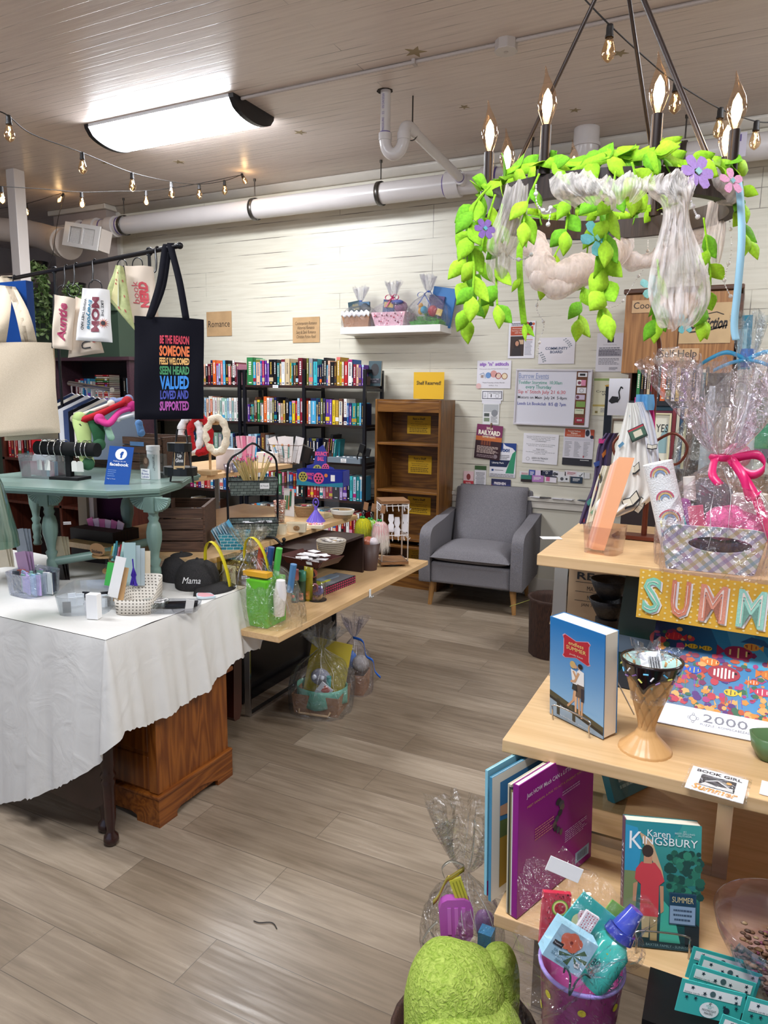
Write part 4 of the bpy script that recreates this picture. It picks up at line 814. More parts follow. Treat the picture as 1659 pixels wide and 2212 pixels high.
ck=B();cx0,cx1=wv*.30,wv*.44;ck.rect(I_,cx0,cx1,-hv/2+k,hv/2-k,M('#6d4430',.9,vary=.25,vs=120),-.0003);ck.build('cork_strip',t)
x0=-wv/2+k+.01
def wl(s_,y,h,col,w,x=0):
 b=B();b.txt(I_,s_,x0+w/2+x,y,h,c(col),w=w,z=.0008,bold=.004);return b.build('handwriting',t)
wl('Burrow Events',hv*.38,hv*.095,'#8f9cc4',wv*.40);B().line(I_,[(x0,hv*.315),(x0+wv*.4,hv*.325)],.0025,c('#8f9cc4')).build('underline',t)
wl('Toddler Storytime  10:30am',hv*.255,hv*.075,'#2f9c84',wv*.58);wl('every Thursday',hv*.175,hv*.08,'#2f9c84',wv*.34,wv*.1)
wl("Sip n' Stitch July 21 6:30",hv*.09,hv*.08,'#cc5a62',wv*.63);wl('Motors on Main  July 24  5-8pm',-hv*.01,hv*.065,'#34323c',wv*.65);wl('Leeds Lit Bookclub  8/5 @ 7pm',-hv*.12,hv*.075,'#2c3f9c',wv*.645)
for i,(y,h,cc,lb)in enumerate(((.41,.075,'#e0dfe2','white card with a black emblem'),(.27,.10,'#d98aa8','pink and white card'),(.14,.10,'#dedce0','white card with a round stamp'),(.02,.085,'#c9b8cc','grey-lilac card with a portrait'),(-.10,.10,'#7c9c4a','green card'),(-.225,.09,'#d2d6b8','pale card with green script'),(-.38,.09,'#a8283c','red card'))):
 b=B();hh=hv*h;ww=(cx1-cx0)*.82;xm=(cx0+cx1)/2+.003*(-1)**i;b.rect(I_,xm-ww/2,xm+ww/2,hv*y-hh/2,hv*y+hh/2,c(cc),.0012)
 if i==0:b.rect(I_,xm-ww*.3,xm+ww*.3,hv*y-hh*.25,hv*y+hh*.25,INK,.0018)
 if i==1:b.rect(I_,xm-ww/2,xm,hv*y-hh/2,hv*y+hh/2,PAPER,.0016);b.disc(I_,xm-ww*.2,hv*y,hh*.3,c('#7c3a4c'),.002)
 if i==2:b.ring(I_,xm,hv*y,hh*.36,.003,GREYINK,.0018)
 if i==3:b.disc(I_,xm-ww*.28,hv*y,hh*.32,c('#6c3a48'),.0018)
 if i==5:b.txt(I_,'Dewdrop',xm,hv*y+hh*.2,hh*.3,c('#3f6a3a'),w=ww*.7,z=.002)
 if i==6:b.rect(I_,xm-ww*.4,xm+ww*.4,hv*y-hh*.35,hv*y+hh*.35,c('#8a1c30'),.0018);b.lines(I_,xm-ww*.3,xm+ww*.3,hv*y-hh*.2,hv*y+hh*.2,2,PAPER,z=.0024,center=True)
 o=b.build('business_card');o.matrix_world=X;tagit(o,lb+' pinned on the cork strip of the whiteboard','business card')
YC=4.85;oc=wood('#b07c47','#85572b',2,.8,.4,'golden_oak',.5)
A_=PY(1352,636,YC);Bt=PY(1596,630,YC);x0,x1=A_.x,Bt.x;zt_=A_.z;zb=PY(1345,806,YC).z
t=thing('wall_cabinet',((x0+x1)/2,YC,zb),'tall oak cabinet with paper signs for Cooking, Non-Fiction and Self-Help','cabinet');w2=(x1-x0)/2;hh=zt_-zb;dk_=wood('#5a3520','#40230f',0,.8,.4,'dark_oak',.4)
B().bb(-w2,w2,.02,YW-YC-.02,0,hh,oc).build('carcass',t)
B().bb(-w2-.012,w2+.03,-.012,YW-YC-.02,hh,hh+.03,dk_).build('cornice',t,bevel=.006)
mid=PY(1464,730,YC).x-(x0+x1)/2
B().bb(-w2+.002,mid-.002,0,.02,0,hh-.003,oc).build('door',t,bevel=.002);B().bb(mid+.002,w2-.002,0,.02,0,hh-.003,oc).build('door',t,bevel=.002)
B().bb(mid-.002,mid+.002,.002,.019,0,hh,M('#2a1a10',.6)).build('door_gap',t)
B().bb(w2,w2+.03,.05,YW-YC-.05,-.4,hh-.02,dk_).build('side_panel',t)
def csign(px0,py0,px1,py1,text,label,col='#c8a47c',hgt=.6,ink='#3a3030',wd=.84,shear=0,bold=0):
 pa=PY((px0+px1)/2,(py0+py1)/2,YC-.004);w=PY(px1,(py0+py1)/2,YC).x-PY(px0,(py0+py1)/2,YC).x;h=PY(px0,py0,YC).z-PY(px0,py1,YC).z
 X=frame(pa,(1,0,0),(0,0,1));b=B();b.bb(-w/2,w/2,-h/2,h/2,-.001,0,M(col,.8,vary=.06,vs=14),X);b.txt(X,text,0,0,h*hgt,c(ink),w=w*wd,shear=shear,bold=bold);return tagit(b.build('sign'),label,'sign'),X,w,h
csign(1365,648,1440,675,'Cooking','small tan sign reading Cooking at the top left of the oak cabinet',hgt=.7,wd=.9)
o,X,w,h=csign(1468,655,1580,741,'Non Fiction','large aged paper sign in black script reading Non Fiction','#bda078',.3,'#241d1c',.84,.35,.03)
b=B();b.line(X,[(-w*.3,-h*.22),(w*.1,-h*.17),(w*.42,-h*.06)],.008,c('#241d1c'));b.line(X,[(-w*.1,h*.2),(w*.2,h*.27),(w*.34,h*.2)],.005,c('#241d1c'));tagit(b.build('sign_flourish',),'black pen flourish on the Non Fiction sign','sign')
csign(1421,753,1509,779,'Self-Help','tan sign reading Self-Help on the lower edge of the oak cabinet',hgt=.8,wd=.9)
zs1=PY(1400,866,YC).z
o=B().bb(x0+.05,x1,YC-.02,YW-.03,zs1-.03,zs1,M('#17161b',.4)).bb(x0+.05,x0+.07,YC,YW-.05,zs1,zb,dk_).build('book_shelf');tagit(o,'dark shelf board under the oak cabinet holding self-help books','shelf')
xa=PY(1372,860,YC-.02).x
row('green:20:195,k:16:195,brown:14:195,beige:18:195,crimson:20:190,ch:26:230,orange:28:228,k:24:225,w:20:205,yellow:20:205,purple:18:200,violet:16:200,grey:20:200,n:18:210,w:22:200,teal:18:195,k:16:210',xa,xa+.42,YC-.01,zs1+.001,'under the oak cabinet','self-help books')
row('maroon:24:30',xa+.02,xa+.03,YC,zs1-.0,'hidden below','self-help books')if False else None
o=B().bb(x0+.05,x1,YC-.01,YW-.03,zs1-.085,zs1-.06,M('#5c1c30',.5)).build('folder_stack');tagit(o,'flat maroon folder lying below the self-help books','folder')
o=B().bb(x0+.05,x1,YC-.0,YW-.03,zs1-.058,zs1-.032,M('#2d5565',.5)).build('folder_stack');tagit(o,'flat teal folder lying on the maroon folder','folder')
def framed(px0,py0,px1,py1,Y,label,col='#d9cfa8',inner='#8fb0b4',txt=None,side='#e0d6b8'):
 pa=PY((px0+px1)/2,(py0+py1)/2,Y);w=PY(px1,(py0+py1)/2,Y).x-PY(px0,(py0+py1)/2,Y).x;h=PY(px0,py0,Y).z-PY(px0,py1,Y).z
 t=thing('framed_print',(pa.x,Y,pa.z-h/2),label,'picture');b=B();f=min(w,h)*.09
 for a in((-w/2,w/2,h-f,h),(-w/2,w/2,0,f),(-w/2,-w/2+f,f,h-f),(w/2-f,w/2,f,h-f)):b.bb(a[0],a[1],-.012,.012,a[2],a[3],c(col))
 b.build('frame',t,bevel=.002);X=frame((0,0,h/2),(1,0,0),(0,0,1));b=B();b.rect(X,-w/2+f,w/2-f,-h/2+f,h/2-f,c('#e4e0cf'),0);b.pol(X,[(-w*.3,-h*.3),(0,h*.1),(w*.34,h*.3),(w*.34,-h*.3)],c(inner));
 if txt:b.txt(X,txt,0,h*.2,h*.16,INK,w=w*.7)
 b.build('print',t);return t
framed(1410,893,1447,1000,4.6,'cream framed print with blue-green triangles behind the pink towel',txt='YES')
framed(1318,905,1372,1010,4.75,'dark framed print behind the white book-pattern scarf','#5a4a3a','#b8b0a0')
o=B().bb(-.62,-.05,4.62,YW-.05,0,PY(1400,1010,4.62).z,M('#2a1c1a',.5)).build('console',bevel=.005);tagit(o,'dark low cabinet behind the right display table','cabinet')
for i,(xx,cc)in enumerate(((1452,'#7a2a34'),(1460,'#c9c2b0'),(1468,'#31506a'),(1476,'#c0b58c'),(1484,'#6a4a3a'))):
 pp=PY(xx,960,4.62);o=B().bb(-.012,.012,0,.22,0,.36,c(cc)).build('picture_frame',loc=(pp.x,4.64,PY(1400,1010,4.62).z+.001));tagit(o,'%s frame edge standing upright behind the cellophane, %s of five'%(('maroon','cream','blue','straw','brown')[i],ORD[i]),'picture frame')
X=frame(PY(1605,740,4.9),(1,0,.03),(0,0,1));o=B().bb(-.045,.045,-.16,.16,-.015,0,c('#1f6f86'),X).rect(X,-.03,.02,-.12,.08,c('#7fa9b4')).build('tall_book');tagit(o,'tall blue-green book at the right side of the oak cabinet','book')
CH=Vector((-.375,2.08,2.078));CR=.32;CA0=-151.4
def chp(a,r=CR,dz=0):
 a=radians(a);return Vector((r*cos(a),r*sin(a),dz-.017*r*cos(a)+.045*r*sin(a)))
t=thing('chandelier',CH,'round dark wood-look ring chandelier with eight lit candle bulbs','chandelier');CHT=t
BRZ=M('#2c211e',.35,.3);RINGW=wood('#3a2a24','#1f1613',2,2,.5,'dark_ring_wood',.3)
b=B();n=72;V=[]
for i in range(n):
 a=360*i/n
 for r_,z in((CR+.013,-.05),(CR+.013,.004),(CR-.013,.004),(CR-.013,-.05)):V.append(chp(a,r_,z))
b.add(V,[(4*i+k,4*((i+1)%n)+k,4*((i+1)%n)+(k+1)%4,4*i+(k+1)%4)for i in range(n)for k in range(4)],RINGW,False);b.build('ring',t)
flame=emis('#ffd9a0',55,'candle_filament');BULBG=clear('#fff1e2',.05,0,1,.02,haze=.0,name='candle_bulb_glass')
for k in range(8):
 p=chp(CA0+45*k);
 B().cyl(p+Vector((0,0,.004)),p+Vector((0,0,.016)),.020,BRZ).cyl(p+Vector((0,0,.016)),p+Vector((0,0,.115)),.0125,BRZ).build('candle_tube',t)
 g=thing('x',(0,0,0),None,None);bpy.data.objects.remove(g)
 prof=[(.008,.115),(.0105,.122),(.0215,.150),(.0232,.165),(.0192,.185),(.0105,.208),(.0045,.225),(.002,.240),(.0008,.246)]
 V=B();V.lathe(prof,BULBG,p,14);
 for i,v in enumerate(V.V):
  h=v.z-p.z
  if h>.2:v.x-=(h-.2)*.18
 gb=V.build('candle_bulb',t)
 B().lathe([(.001,.125),(.0085,.138),(.0125,.158),(.0095,.180),(.001,.196)],flame,p,10).build('filament',gb)
 point('candle_light',CH+p+Vector((0,0,.16)),1.5,(1,.78,.52),.012)
apex=Vector((.0,-.02,.86))
top_=[PD(1290,-10,1.9)-CH,PD(1352,-60,2.1)-CH,PD(1385,-15,1.75)-CH]
ends=[chp(CA0-25+0,CR,.0),chp(88,CR,.01),chp(CA0+45*3-22,CR,0)]
ends=[PD(1098,345,1.93)-CH,PD(1383,478,2.33)-CH,PD(1517,338,1.82)-CH]
ends[0]=chp(172,CR,.005);ends[1]=chp(70,CR,.005);ends[2]=chp(-33,CR,.005)
AP=Vector((.0,.0,.62))
for i,e in enumerate(ends):
 d_=AP-e;m1=e+d_*.98
 B().tube([e+Vector((0,0,.012)),m1],.0055 if i!=2 else.0065,BRZ,10).build('hanging_rod',t)
 B().tube([e+Vector((.012*cos(a),.004,.012*sin(a)))for a in[2*pi*j/12 for j in range(12)]],.003,BRZ,6,closed=True).build('rod_hook',t)
B().tube([AP+Vector((.02*cos(a),0,.02*sin(a)))for a in[2*pi*j/14 for j in range(14)]],.0035,BRZ,6,closed=True).cyl(AP+Vector((0,0,.02)),(0,0,ZC-CH.z),.004,BRZ).build('hanging_chain',t)
LG1=M('#8ec820',.85,vary=.18,vs=160);LG2=M('#a5d62a',.85,vary=.15,vs=160);LG3=M('#6fb51d',.85,vary=.2,vs=160)
def leaf(b,p,d,side,L,w,m):
 d=Vector(d).normalized();s_=Vector(side);s_=(s_-d*s_.dot(d)).normalized();n_=d.cross(s_)
 K=[(0,.12),(.15,.6),(.35,.98),(.55,.95),(.75,.62),(.9,.28),(1,.02)]
 V=[]
 for t_,k in K:c_=Vector(p)+d*L*t_+n_*(.12*L*sin(t_*2.6));V+=[c_-s_*w*k/2,c_+n_*.03*w,c_+s_*w*k/2]
 b.add(V,[(3*i+j,3*i+j+1,3*i+j+4,3*i+j+3)for i in range(6)for j in(0,1)],m,True)
def strand(pts,label,dens=.045,L=.055,w=.030,seed=1,stem=.008,name='leaf_garland',cat='garland',group=None,wide=False):
 rn=random.Random(seed);P=smoothpts(pts,8);b=B();o0=P[0].copy()
 V=[]
 for i,p in enumerate(P):
  tdir=(P[min(i+1,len(P)-1)]-P[max(i-1,0)]).normalized();s_=tdir.cross(F_).normalized()if abs(tdir.dot(F_))<.95 else Vector((1,0,0));V+=[p-s_*stem/2-o0,p+s_*stem/2-o0]
 b.add(V,[(2*i,2*i+1,2*i+3,2*i+2)for i in range(len(P)-1)],LG1,True)
 acc=0;sd=1
 for i in range(1,len(P)):
  acc+=(P[i]-P[i-1]).length
  if acc>dens*.85:
   acc=0;L_=L*1.04;tdir=(P[i]-P[i-1]).normalized();sv=tdir.cross(F_).normalized()*sd;sd=-sd
   dr=(tdir*.75+sv*rn.uniform(.4,.9)+Vector((0,0,-.25))+F_*rn.uniform(-.35,.35));side=(sv.cross(dr)).cross(dr)+Vector((rn.uniform(-.7,.7),rn.uniform(-.7,.7),rn.uniform(-.3,.3)))
   leaf(b,P[i]-o0,dr,side,L_*rn.uniform(.8,1.15),w*1.08*rn.uniform(.85,1.2),rn.choice((LG1,LG2,LG3)))
 tdir=(P[-1]-P[-2]).normalized();leaf(b,P[-1]-o0,tdir,tdir.cross(F_)+F_*rn.uniform(-.4,.4),L,w,LG2)
 o=b.build(name,loc=o0,solid=.0012);return tagit(o,label,cat,group)
def chw(a,r=CR,dz=0):return CH+chp(a,r,dz)
strand([chw(a,CR+.02*sin(a*.3),.012+.02*abs(sin(a*.07)))for a in range(185,305,8)],'leafy green felt garland lying along the front left of the chandelier ring',.022,.062,.038,3,.026)
strand([chw(a,CR+.015*sin(a*.3),.012+.02*abs(sin(a*.05)))for a in range(280,345,8)],'leafy green felt garland lying on the front right of the chandelier ring',.024,.064,.038,4,.026)
strand([chw(a,CR+.02*sin(a*.3),.012+.02*abs(sin(a*.07)))for a in range(60,185,9)],'leafy green felt garland on the back of the chandelier ring',.035,.06,.034,5,.02)
def hang(px,d,lab,seed,dens=.04,L=.055,w=.03,stem=.005):
 pts=[PD(x,y,d+.0*i)for i,(x,y)in enumerate(px)];return strand(pts,lab,dens,L,w,seed,stem)
hang([(1060,400),(1030,440),(1012,500),(1005,580),(1008,640),(1010,690)],1.74,'long hanging leaf strand, leftmost on the chandelier',11,.030,.062,.036)
hang([(1070,420),(1052,480),(1040,540),(1036,600),(1040,640)],1.78,'leaf strand hanging beside the leftmost strand near the purple flower',12,.034,.058,.033)
hang([(1050,410),(1022,450),(1018,520),(1024,580),(1020,640)],1.68,'dense leaf strand in front of the leftmost strands',31,.03,.064,.038)
hang([(1330,370),(1322,420),(1312,470),(1308,520)],1.57,'leaf strand beside the central strand on the ring front',32,.03,.062,.036)
hang([(1085,440),(1075,520),(1072,600),(1074,660)],1.72,'short leaf strand with a big leaf at its tip, third from the left',13,.05,.058,.034)
hang([(1140,400),(1128,480),(1122,560),(1126,640),(1132,700)],1.8,'wide bare green felt strip hanging left of the white swag',14,.13,.045,.014,.016)
hang([(1165,375),(1150,410),(1135,450),(1132,480)],1.62,'short leaf strand below the front left candle',15,.035,.06,.034)
hang([(1238,360),(1232,400),(1228,450),(1222,500)],1.66,'leaf strand hanging from the middle of the ring front',16,.04,.06,.034)
hang([(1318,380),(1300,420),(1298,480),(1302,550),(1304,600),(1300,660),(1304,680)],1.6,'thick leaf strand hanging in the centre with the turquoise flower',17,.028,.064,.038)
hang([(1215,520),(1190,570),(1178,610)],2.2,'small leaf strand hanging at the back of the ring by the white swag',18,.05,.06,.034)
hang([(1270,530),(1262,600),(1256,640),(1250,690)],2.3,'short hanging leaf strand above the Community Board sheet',19,.045,.075,.042)
hang([(1365,350),(1372,380),(1370,410)],1.55,'cluster of leaves in front of the ring left of the long gauze tail',20,.02,.062,.036)
hang([(1520,470),(1530,550),(1535,600),(1525,640),(1518,690)],1.9,'leaf strand hanging behind the long gauze tail',21,.04,.062,.036)
hang([(1588,385),(1602,410),(1606,440)],1.72,'short leaf spray at the right end of the ring',22,.03,.05,.024)
hang([(1586,405),(1596,450),(1608,500),(1616,520)],1.80,'leaf pair hanging low at the right end of the ring',23,.03,.055,.03)
hang([(1420,560),(1424,620),(1418,690)],1.7,'leaf strand partly veiled by the long gauze tail',25,.035,.06,.034)
def flower(px,py,d,col,cen,r,label,n=6,rot=0):
 p=PD(px,py,d);X=frame(p,R_+F_*.25,U_+F_*.1);t=thing('felt_flower',p,label,'flower',mat=X);b=B()
 for k in range(n):
  a=2*pi*k/n+rot;P=[(r*(.25*cos(a)+f*cos(a)-g*sin(a)),r*(.25*sin(a)+f*sin(a)+g*cos(a)))for f,g in((-.05,-.12),(.35,-.3),(.68,-.24),(.76,0),(.68,.24),(.35,.3),(-.05,.12))]
  b.prism(P,-.001+.0006*k,.0005+.0006*k,M(col,.85,vary=.12,vs=200))
 b.build('petals',t);B().prism([(.22*r*cos(a),.22*r*sin(a))for a in(0,pi/2,pi,3*pi/2)],.004,.006,M(cen,.8)).build('flower_centre',t)
 return t
flower(1506,372,1.50,'#a886c4','#9cc4c4',.040,'lilac felt flower at the right front of the chandelier ring')
flower(1580,392,1.62,'#e2a0c0','#8fbcc0',.032,'pink felt flower at the right end of the chandelier ring',5,.4)
flower(1047,495,1.64,'#7a5a9c','#5aa0a8',.026,'purple felt flower on the left leaf strands')
flower(1290,515,1.58,'#7ecfd6','#8ed8c8',.042,'turquoise felt flower on the central leaf strand',5,.8)
flower(1408,622,1.75,'#9ad4d8','#7fc6cc',.034,'pale turquoise felt flower left of the long gauze tail',5,.2)
flower(1316,580,1.63,'#6a5a9c','#4a8a90',.022,'small violet felt flower behind the central leaf strand')
flower(1003,556,1.75,'#9a6ab8','#5aa0a8',.020,'small purple felt flower at the far left of the chandelier')
flower(1476,700,1.72,'#7ecfd6','#8ed8c8',.026,'turquoise felt flower at the foot of the long gauze tail',5,.5)
def gauze_mat():
 t=NT('white_gauze');tr=t.n('ShaderNodeBsdfTransparent');df=t.n('ShaderNodeBsdfDiffuse');df.inputs[0].default_value=lin('#f7f0ee');tl=t.n('ShaderNodeBsdfTranslucent');tl.inputs[0].default_value=lin('#f0e4de')
 a=t.n('ShaderNodeMixShader');a.inputs[0].default_value=.45;t.l(df.outputs[0],a.inputs[1]);t.l(tl.outputs[0],a.inputs[2])
 v=t.coord((1,1,.25));n1=t.n('ShaderNodeTexNoise');n1 .inputs['Scale'].default_value=55;n1 .inputs['Detail'].default_value=4;n1 .inputs['Distortion'].default_value=.6;t.l(v,n1 .inputs['Vector'])
 mr=t.n('ShaderNodeMapRange');mr.inputs[1].default_value=.3;mr.inputs[2].default_value=.7;mr.inputs[3].default_value=.3;mr.inputs[4].default_value=.95;t.l(n1 .outputs[0],mr.inputs[0])
 m=t.n('ShaderNodeMixShader');t.l(mr.outputs[0],m.inputs[0]);t.l(tr.outputs[0],m.inputs[1]);t.l(a.outputs[0],m.inputs[2]);t.l(m.outputs[0],t.out.inputs[0])
 bp=t.n('ShaderNodeBump');bp.inputs['Strength'].default_value=.8;bp.inputs['Distance'].default_value=.01;t.l(n1 .outputs[0],bp.inputs['Height']);t.l(bp.outputs[0],df.inputs['Normal'])
 return t.m
GAUZE=gauze_mat()
def swag(rows,label,seed=1,nf=7,amp=.012,name='gauze_swag'):
 """rows: list of (left px, right px, y px, depth) going down; pleated cloth between them"""
 rn=random.Random(seed);ph=rn.uniform(0,6);R2=[]
 for(x0,x1,y,dd_)in rows:R2 .append((PD(x0,y,dd_),PD(x1,y,dd_)))
 o0=R2[0][0].copy();A2=smoothpts([a for a,_ in R2],5);B2=smoothpts([b_ for _,b_ in R2],5);nu=40;V=[]
 for j,(a,c_)in enumerate(zip(A2,B2)):
  for i in range(nu):
   u=i/(nu-1);w=(c_-a).length;am=min(amp,w*.13)
   uu=u+.035*sin(u*11+j*.23+ph)+.02*sin(u*23+j*.4);V.append(a.lerp(c_,u)-o0+F_*(am*(.6+.5*sin(u*5+j*.31+ph))*sin(uu*nf*6.28+ph+.9*sin(j*.27))+am*.35*sin(u*nf*17+j*.33))-F_*(.03*sin(u*pi))+U_*(.006*sin(u*13+ph)*(1 if j in(0,len(A2)-1)else.4)))
 b=B();b.add(V,[(j*nu+i,j*nu+i+1,(j+1)*nu+i+1,(j+1)*nu+i)for j in range(len(A2)-1)for i in range(nu-1)],GAUZE,True)
 return tagit(b.build(name,loc=o0),label,'cloth')
swag([(1400,1495,385,1.50),(1392,1500,410,1.47),(1425,1490,440,1.47),(1430,1488,470,1.48),(1420,1500,520,1.48),(1410,1522,580,1.48),(1400,1535,640,1.5),(1415,1515,690,1.5),(1430,1482,715,1.52)],'long white gauze tail hanging from the front right of the chandelier',1,8,.012)
swag([(1185,1300,385,1.54),(1195,1320,410,1.5),(1215,1330,432,1.5),(1240,1330,450,1.52)],'white gauze swag over the ring front right of the tall front candle',2,5,.01)
swag([(1300,1400,390,1.53),(1310,1400,415,1.5),(1320,1370,445,1.52)],'white gauze bunched on the ring front between the two tall candles',3,5,.01)
swag([(1092,1142,405,1.66),(1080,1140,450,1.66),(1060,1130,500,1.68),(1050,1115,540,1.7),(1065,1100,558,1.72)],'white gauze drape hanging from the left of the chandelier ring',4,6,.01)
swag([(1050,1105,540,1.73),(1050,1104,575,1.73),(1055,1100,600,1.74),(1070,1092,616,1.75)],'lower hanging gauze end behind the left drape',5,5,.008)
def roll(P,r,label,seed=1):
 rn=random.Random(seed);P=smoothpts([PD(*p)for p in P],6);o0=P[0].copy();n=len(P);rs=[r*(.85+.18*sin(i*.7)+.15*rn.random())*min(1,.35+i*.2,.35+(n-1-i)*.2)for i in range(n)]
 b=B();b.tube([p-o0 for p in P],rs,GAUZE,18,cap=False);
 for i,v in enumerate(b.V):v+=Vector((rn.uniform(-1,1),rn.uniform(-1,1),rn.uniform(-1,1)))*r*.06
 b.tube([p-o0 for p in P],[q*.7 for q in rs],GAUZE,12,cap=False);return tagit(b.build('gauze_roll',loc=o0),label,'cloth')
roll([(1130,515,2.2,),(1165,540,2.15),(1170,580,2.12),(1220,590,2.1),(1280,570,2.12),(1330,545,2.2),(1360,520,2.3)],.042,'thick twist of white gauze sagging below the back of the ring',1)
roll([(1150,590,2.1),(1175,615,2.1),(1210,625,2.1),(1260,600,2.12),(1300,580,2.14)],.028,'lower fold of white gauze hanging under the back swag',2)
roll([(1340,560,2.25),(1390,565,2.25),(1440,550,2.2),(1500,510,2.1),(1540,470,2.0)],.030,'white gauze twisted along the back right of the ring',3)
roll([(1515,375,1.66),(1545,398,1.66),(1575,415,1.7),(1590,430,1.75)],.030,'white gauze wound round the ring right of the lilac flower',4)
swag([(1530,1568,440,1.95),(1522,1568,490,1.95),(1520,1562,540,1.95),(1520,1552,580,1.96)],'cream gauze fold hanging inside the right of the ring',7,4,.008)
RB=M('#9ccbe2',.5)
p0=PD(1594,385,1.66);P=[PD(*q)for q in((1594,385,1.66),(1600,440,1.66),(1602,520,1.66),(1594,620,1.67),(1586,700,1.68),(1590,735,1.68))];b=B();P=smoothpts(P,5);V=[]
for i,p in enumerate(P):V+=[p-p0-R_*.009,p-p0+R_*.009]
b.add(V,[(2*i,2*i+1,2*i+3,2*i+2)for i in range(len(P)-1)],RB,True);tagit(b.build('pale_blue_ribbon',loc=p0,solid=.0008),'long pale blue ribbon hanging at the right of the chandelier','ribbon')
def pearls(px,d,label,seed=1):
 rn=random.Random(seed);P=smoothpts([PD(x,y,d)for x,y in px],6);o0=P[0].copy();t=thing('pearl_strand',o0,label,'bead strand')
 B().tube([p-o0 for p in P],.0006,WHITE,4).build('thread',t);b=B();pm=M('#ece6e6',.2)
 for i,p in enumerate(P):b.sph(p-o0,.0055 if i%7==3 else.0022,pm,8)
 b.build('pearls',t)['kind']='stuff'
pearls([(1180,530),(1165,630),(1160,670),(1175,700),(1165,740),(1160,770)],2.25,'pearl strand hanging left of the Community Board sheet')
pearls([(1262,530),(1275,625),(1290,655)],2.3,'short pearl strand beside the three-leaf strand',2)
pearls([(1400,520),(1395,570),(1370,610),(1340,655),(1310,665)],2.3,'pearl strand sloping down left of the long gauze tail',3)
pearls([(1482,400),(1490,425),(1500,455),(1508,470)],1.55,'pearl strand looping under the lilac flower',4)
pearls([(1575,455),(1580,540),(1570,580),(1565,610),(1578,640)],1.9,'pearl strand right of the long gauze tail',5)
pearls([(1158,400),(1160,440),(1180,458),(1190,450),(1184,485)],1.6,'pearl strand looping under the front left candle',6)
pearls([(1085,500),(1100,552),(1130,560),(1150,548)],1.7,'tiny pearl strand by the left gauze drape',7)
CORD=M('#1b1716',.6);EDG=clear('#ffe9c8',.14,0,1,.03,name='edison_glass');FIL=emis('#ffd79c',34,'edison_filament')
def string_lights(pts,bulbs,label,scale=1.0,cat='string lights',light=0,sag=True):
 P=[PD(*p)for p in pts];o0=P[0].copy();t=thing('string_lights',o0,label,cat)
 B().tube([p-o0 for p in smoothpts(P,6)],.0028,CORD,6).build('cord',t)
 for(x,y,d,*dr)in bulbs:
  p=PD(x,y,d)-o0;dn=Vector((0,0,-1))if not dr else Vector(dr[0]).normalized();s_=scale
  q=dn.to_track_quat('Z','Y').to_matrix().to_4x4();X=T(*p)@q
  b=B();b.lathe([(.001,0),(.010*s_,.002),(.0115*s_,.012),(.0115*s_,.03*s_),(.0135*s_,.034*s_),(.0135*s_,.04*s_)],CORD,(0,0,0),12,X=X);so=b.build('socket',t)
  b=B();b.lathe([(.010*s_,.038*s_),(.012*s_,.045*s_),(.021*s_,.075*s_),(.0225*s_,.09*s_),(.017*s_,.103*s_),(.005*s_,.112*s_),(.001,.114*s_)],EDG,(0,0,0),14,X=X);gb=b.build('bulb',t)
  B().tube([X@Vector((.004*s_*cos(k),.004*s_*sin(k),(.048+.0055*k)*s_))for k in range(8)],.0022*s_,FIL,5).build('filament',gb)
  if light:point('bulb_light',o0+X@Vector((0,0,.08)),light,(1,.78,.5),.02)
 return t
string_lights([(-10,238,3.15),(18,250,3.2),(70,290,3.5),(178,330,3.9),(285,373,4.5),(374,393,5.1),(432,398,5.5),(487,390,5.75),(525,376,5.88)],[(18,248,3.2),(177,328,3.9),(285,372,4.5),(370,392,5.1),(430,397,5.5),(485,389,5.75)],'string of glowing bulbs swooping down from the upper left corner of the photo',1.02)
string_lights([(-10,402,4.6),(5,403,4.6),(90,408,4.8),(178,415,5.0),(250,413,5.2),(317,412,5.35),(400,402,5.6),(525,377,5.87)],[(3,402,4.6),(176,414,5.0),(315,411,5.35),(522,376,5.86,(.5,-.2,-.7))],'lower string of glowing bulbs running nearly level at the left',.98,light=.5)
string_lights([(-10,452,6.2),(57,440,6.3),(135,417,6.55),(140,420,6.6),(127,465,6.5),(121,500,6.45),(118,520,6.4),(114,550,6.35),(105,576,6.3)],[(57,440,6.3),(138,417,6.5,(-.5,-.2,-.7))],'short cord with two glowing bulbs hanging down beside the air register',.9,light=.4)
string_lights([(1255,-10,2.5),(1318,55,2.5),(1400,130,2.65),(1460,178,2.75),(1555,235,3.0),(1632,262,3.2),(1670,264,3.3)],[(1318,52,2.5),(1462,172,2.75),(1557,232,3.0),(1635,260,3.2)],'string of glowing bulbs crossing behind the chandelier at the upper right',1.1)
MAPLE=wood('#deb98a','#cba473',0,.7,.32,'maple_laminate',.25);MAPLEY=wood('#deb98a','#cba473',1,.7,.32,'maple_laminate_y',.25);EDGEM=wood('#c59a63','#ad8350',0,2,.4,'maple_edge',.3)
def table(x0,x1,y0,y1,h,label,legs,name='display_table',mat=None,grpless=True,foot=0,base_y=None,th=.026):
 t=thing(name,((x0+x1)/2,(y0+y1)/2,foot),label,'display table');cx_,cy_=(x0+x1)/2,(y0+y1)/2;mt=mat or MAPLE
 B().bb(x0-cx_,x1-cx_,y0-cy_,y1-cy_,h-foot-th,h-foot,mt).build('tabletop',t,bevel=.002)
 for(xa,ya,yb_)in legs:
  for k,yy in enumerate((ya,yb_)):
   B().bb(xa-cx_-.016,xa-cx_+.016,yy-cy_-.006,yy-cy_+.006,0,h-foot-th,CHROME).build('leg',t,bevel=.001)
  B().bb(xa-cx_-.016,xa-cx_+.016,ya-cy_+.006,yb_-cy_-.006,0,.012,CHROME).build('foot_rail',t,bevel=.001)
 return t
hL,hM,hT=.62,.90,1.20
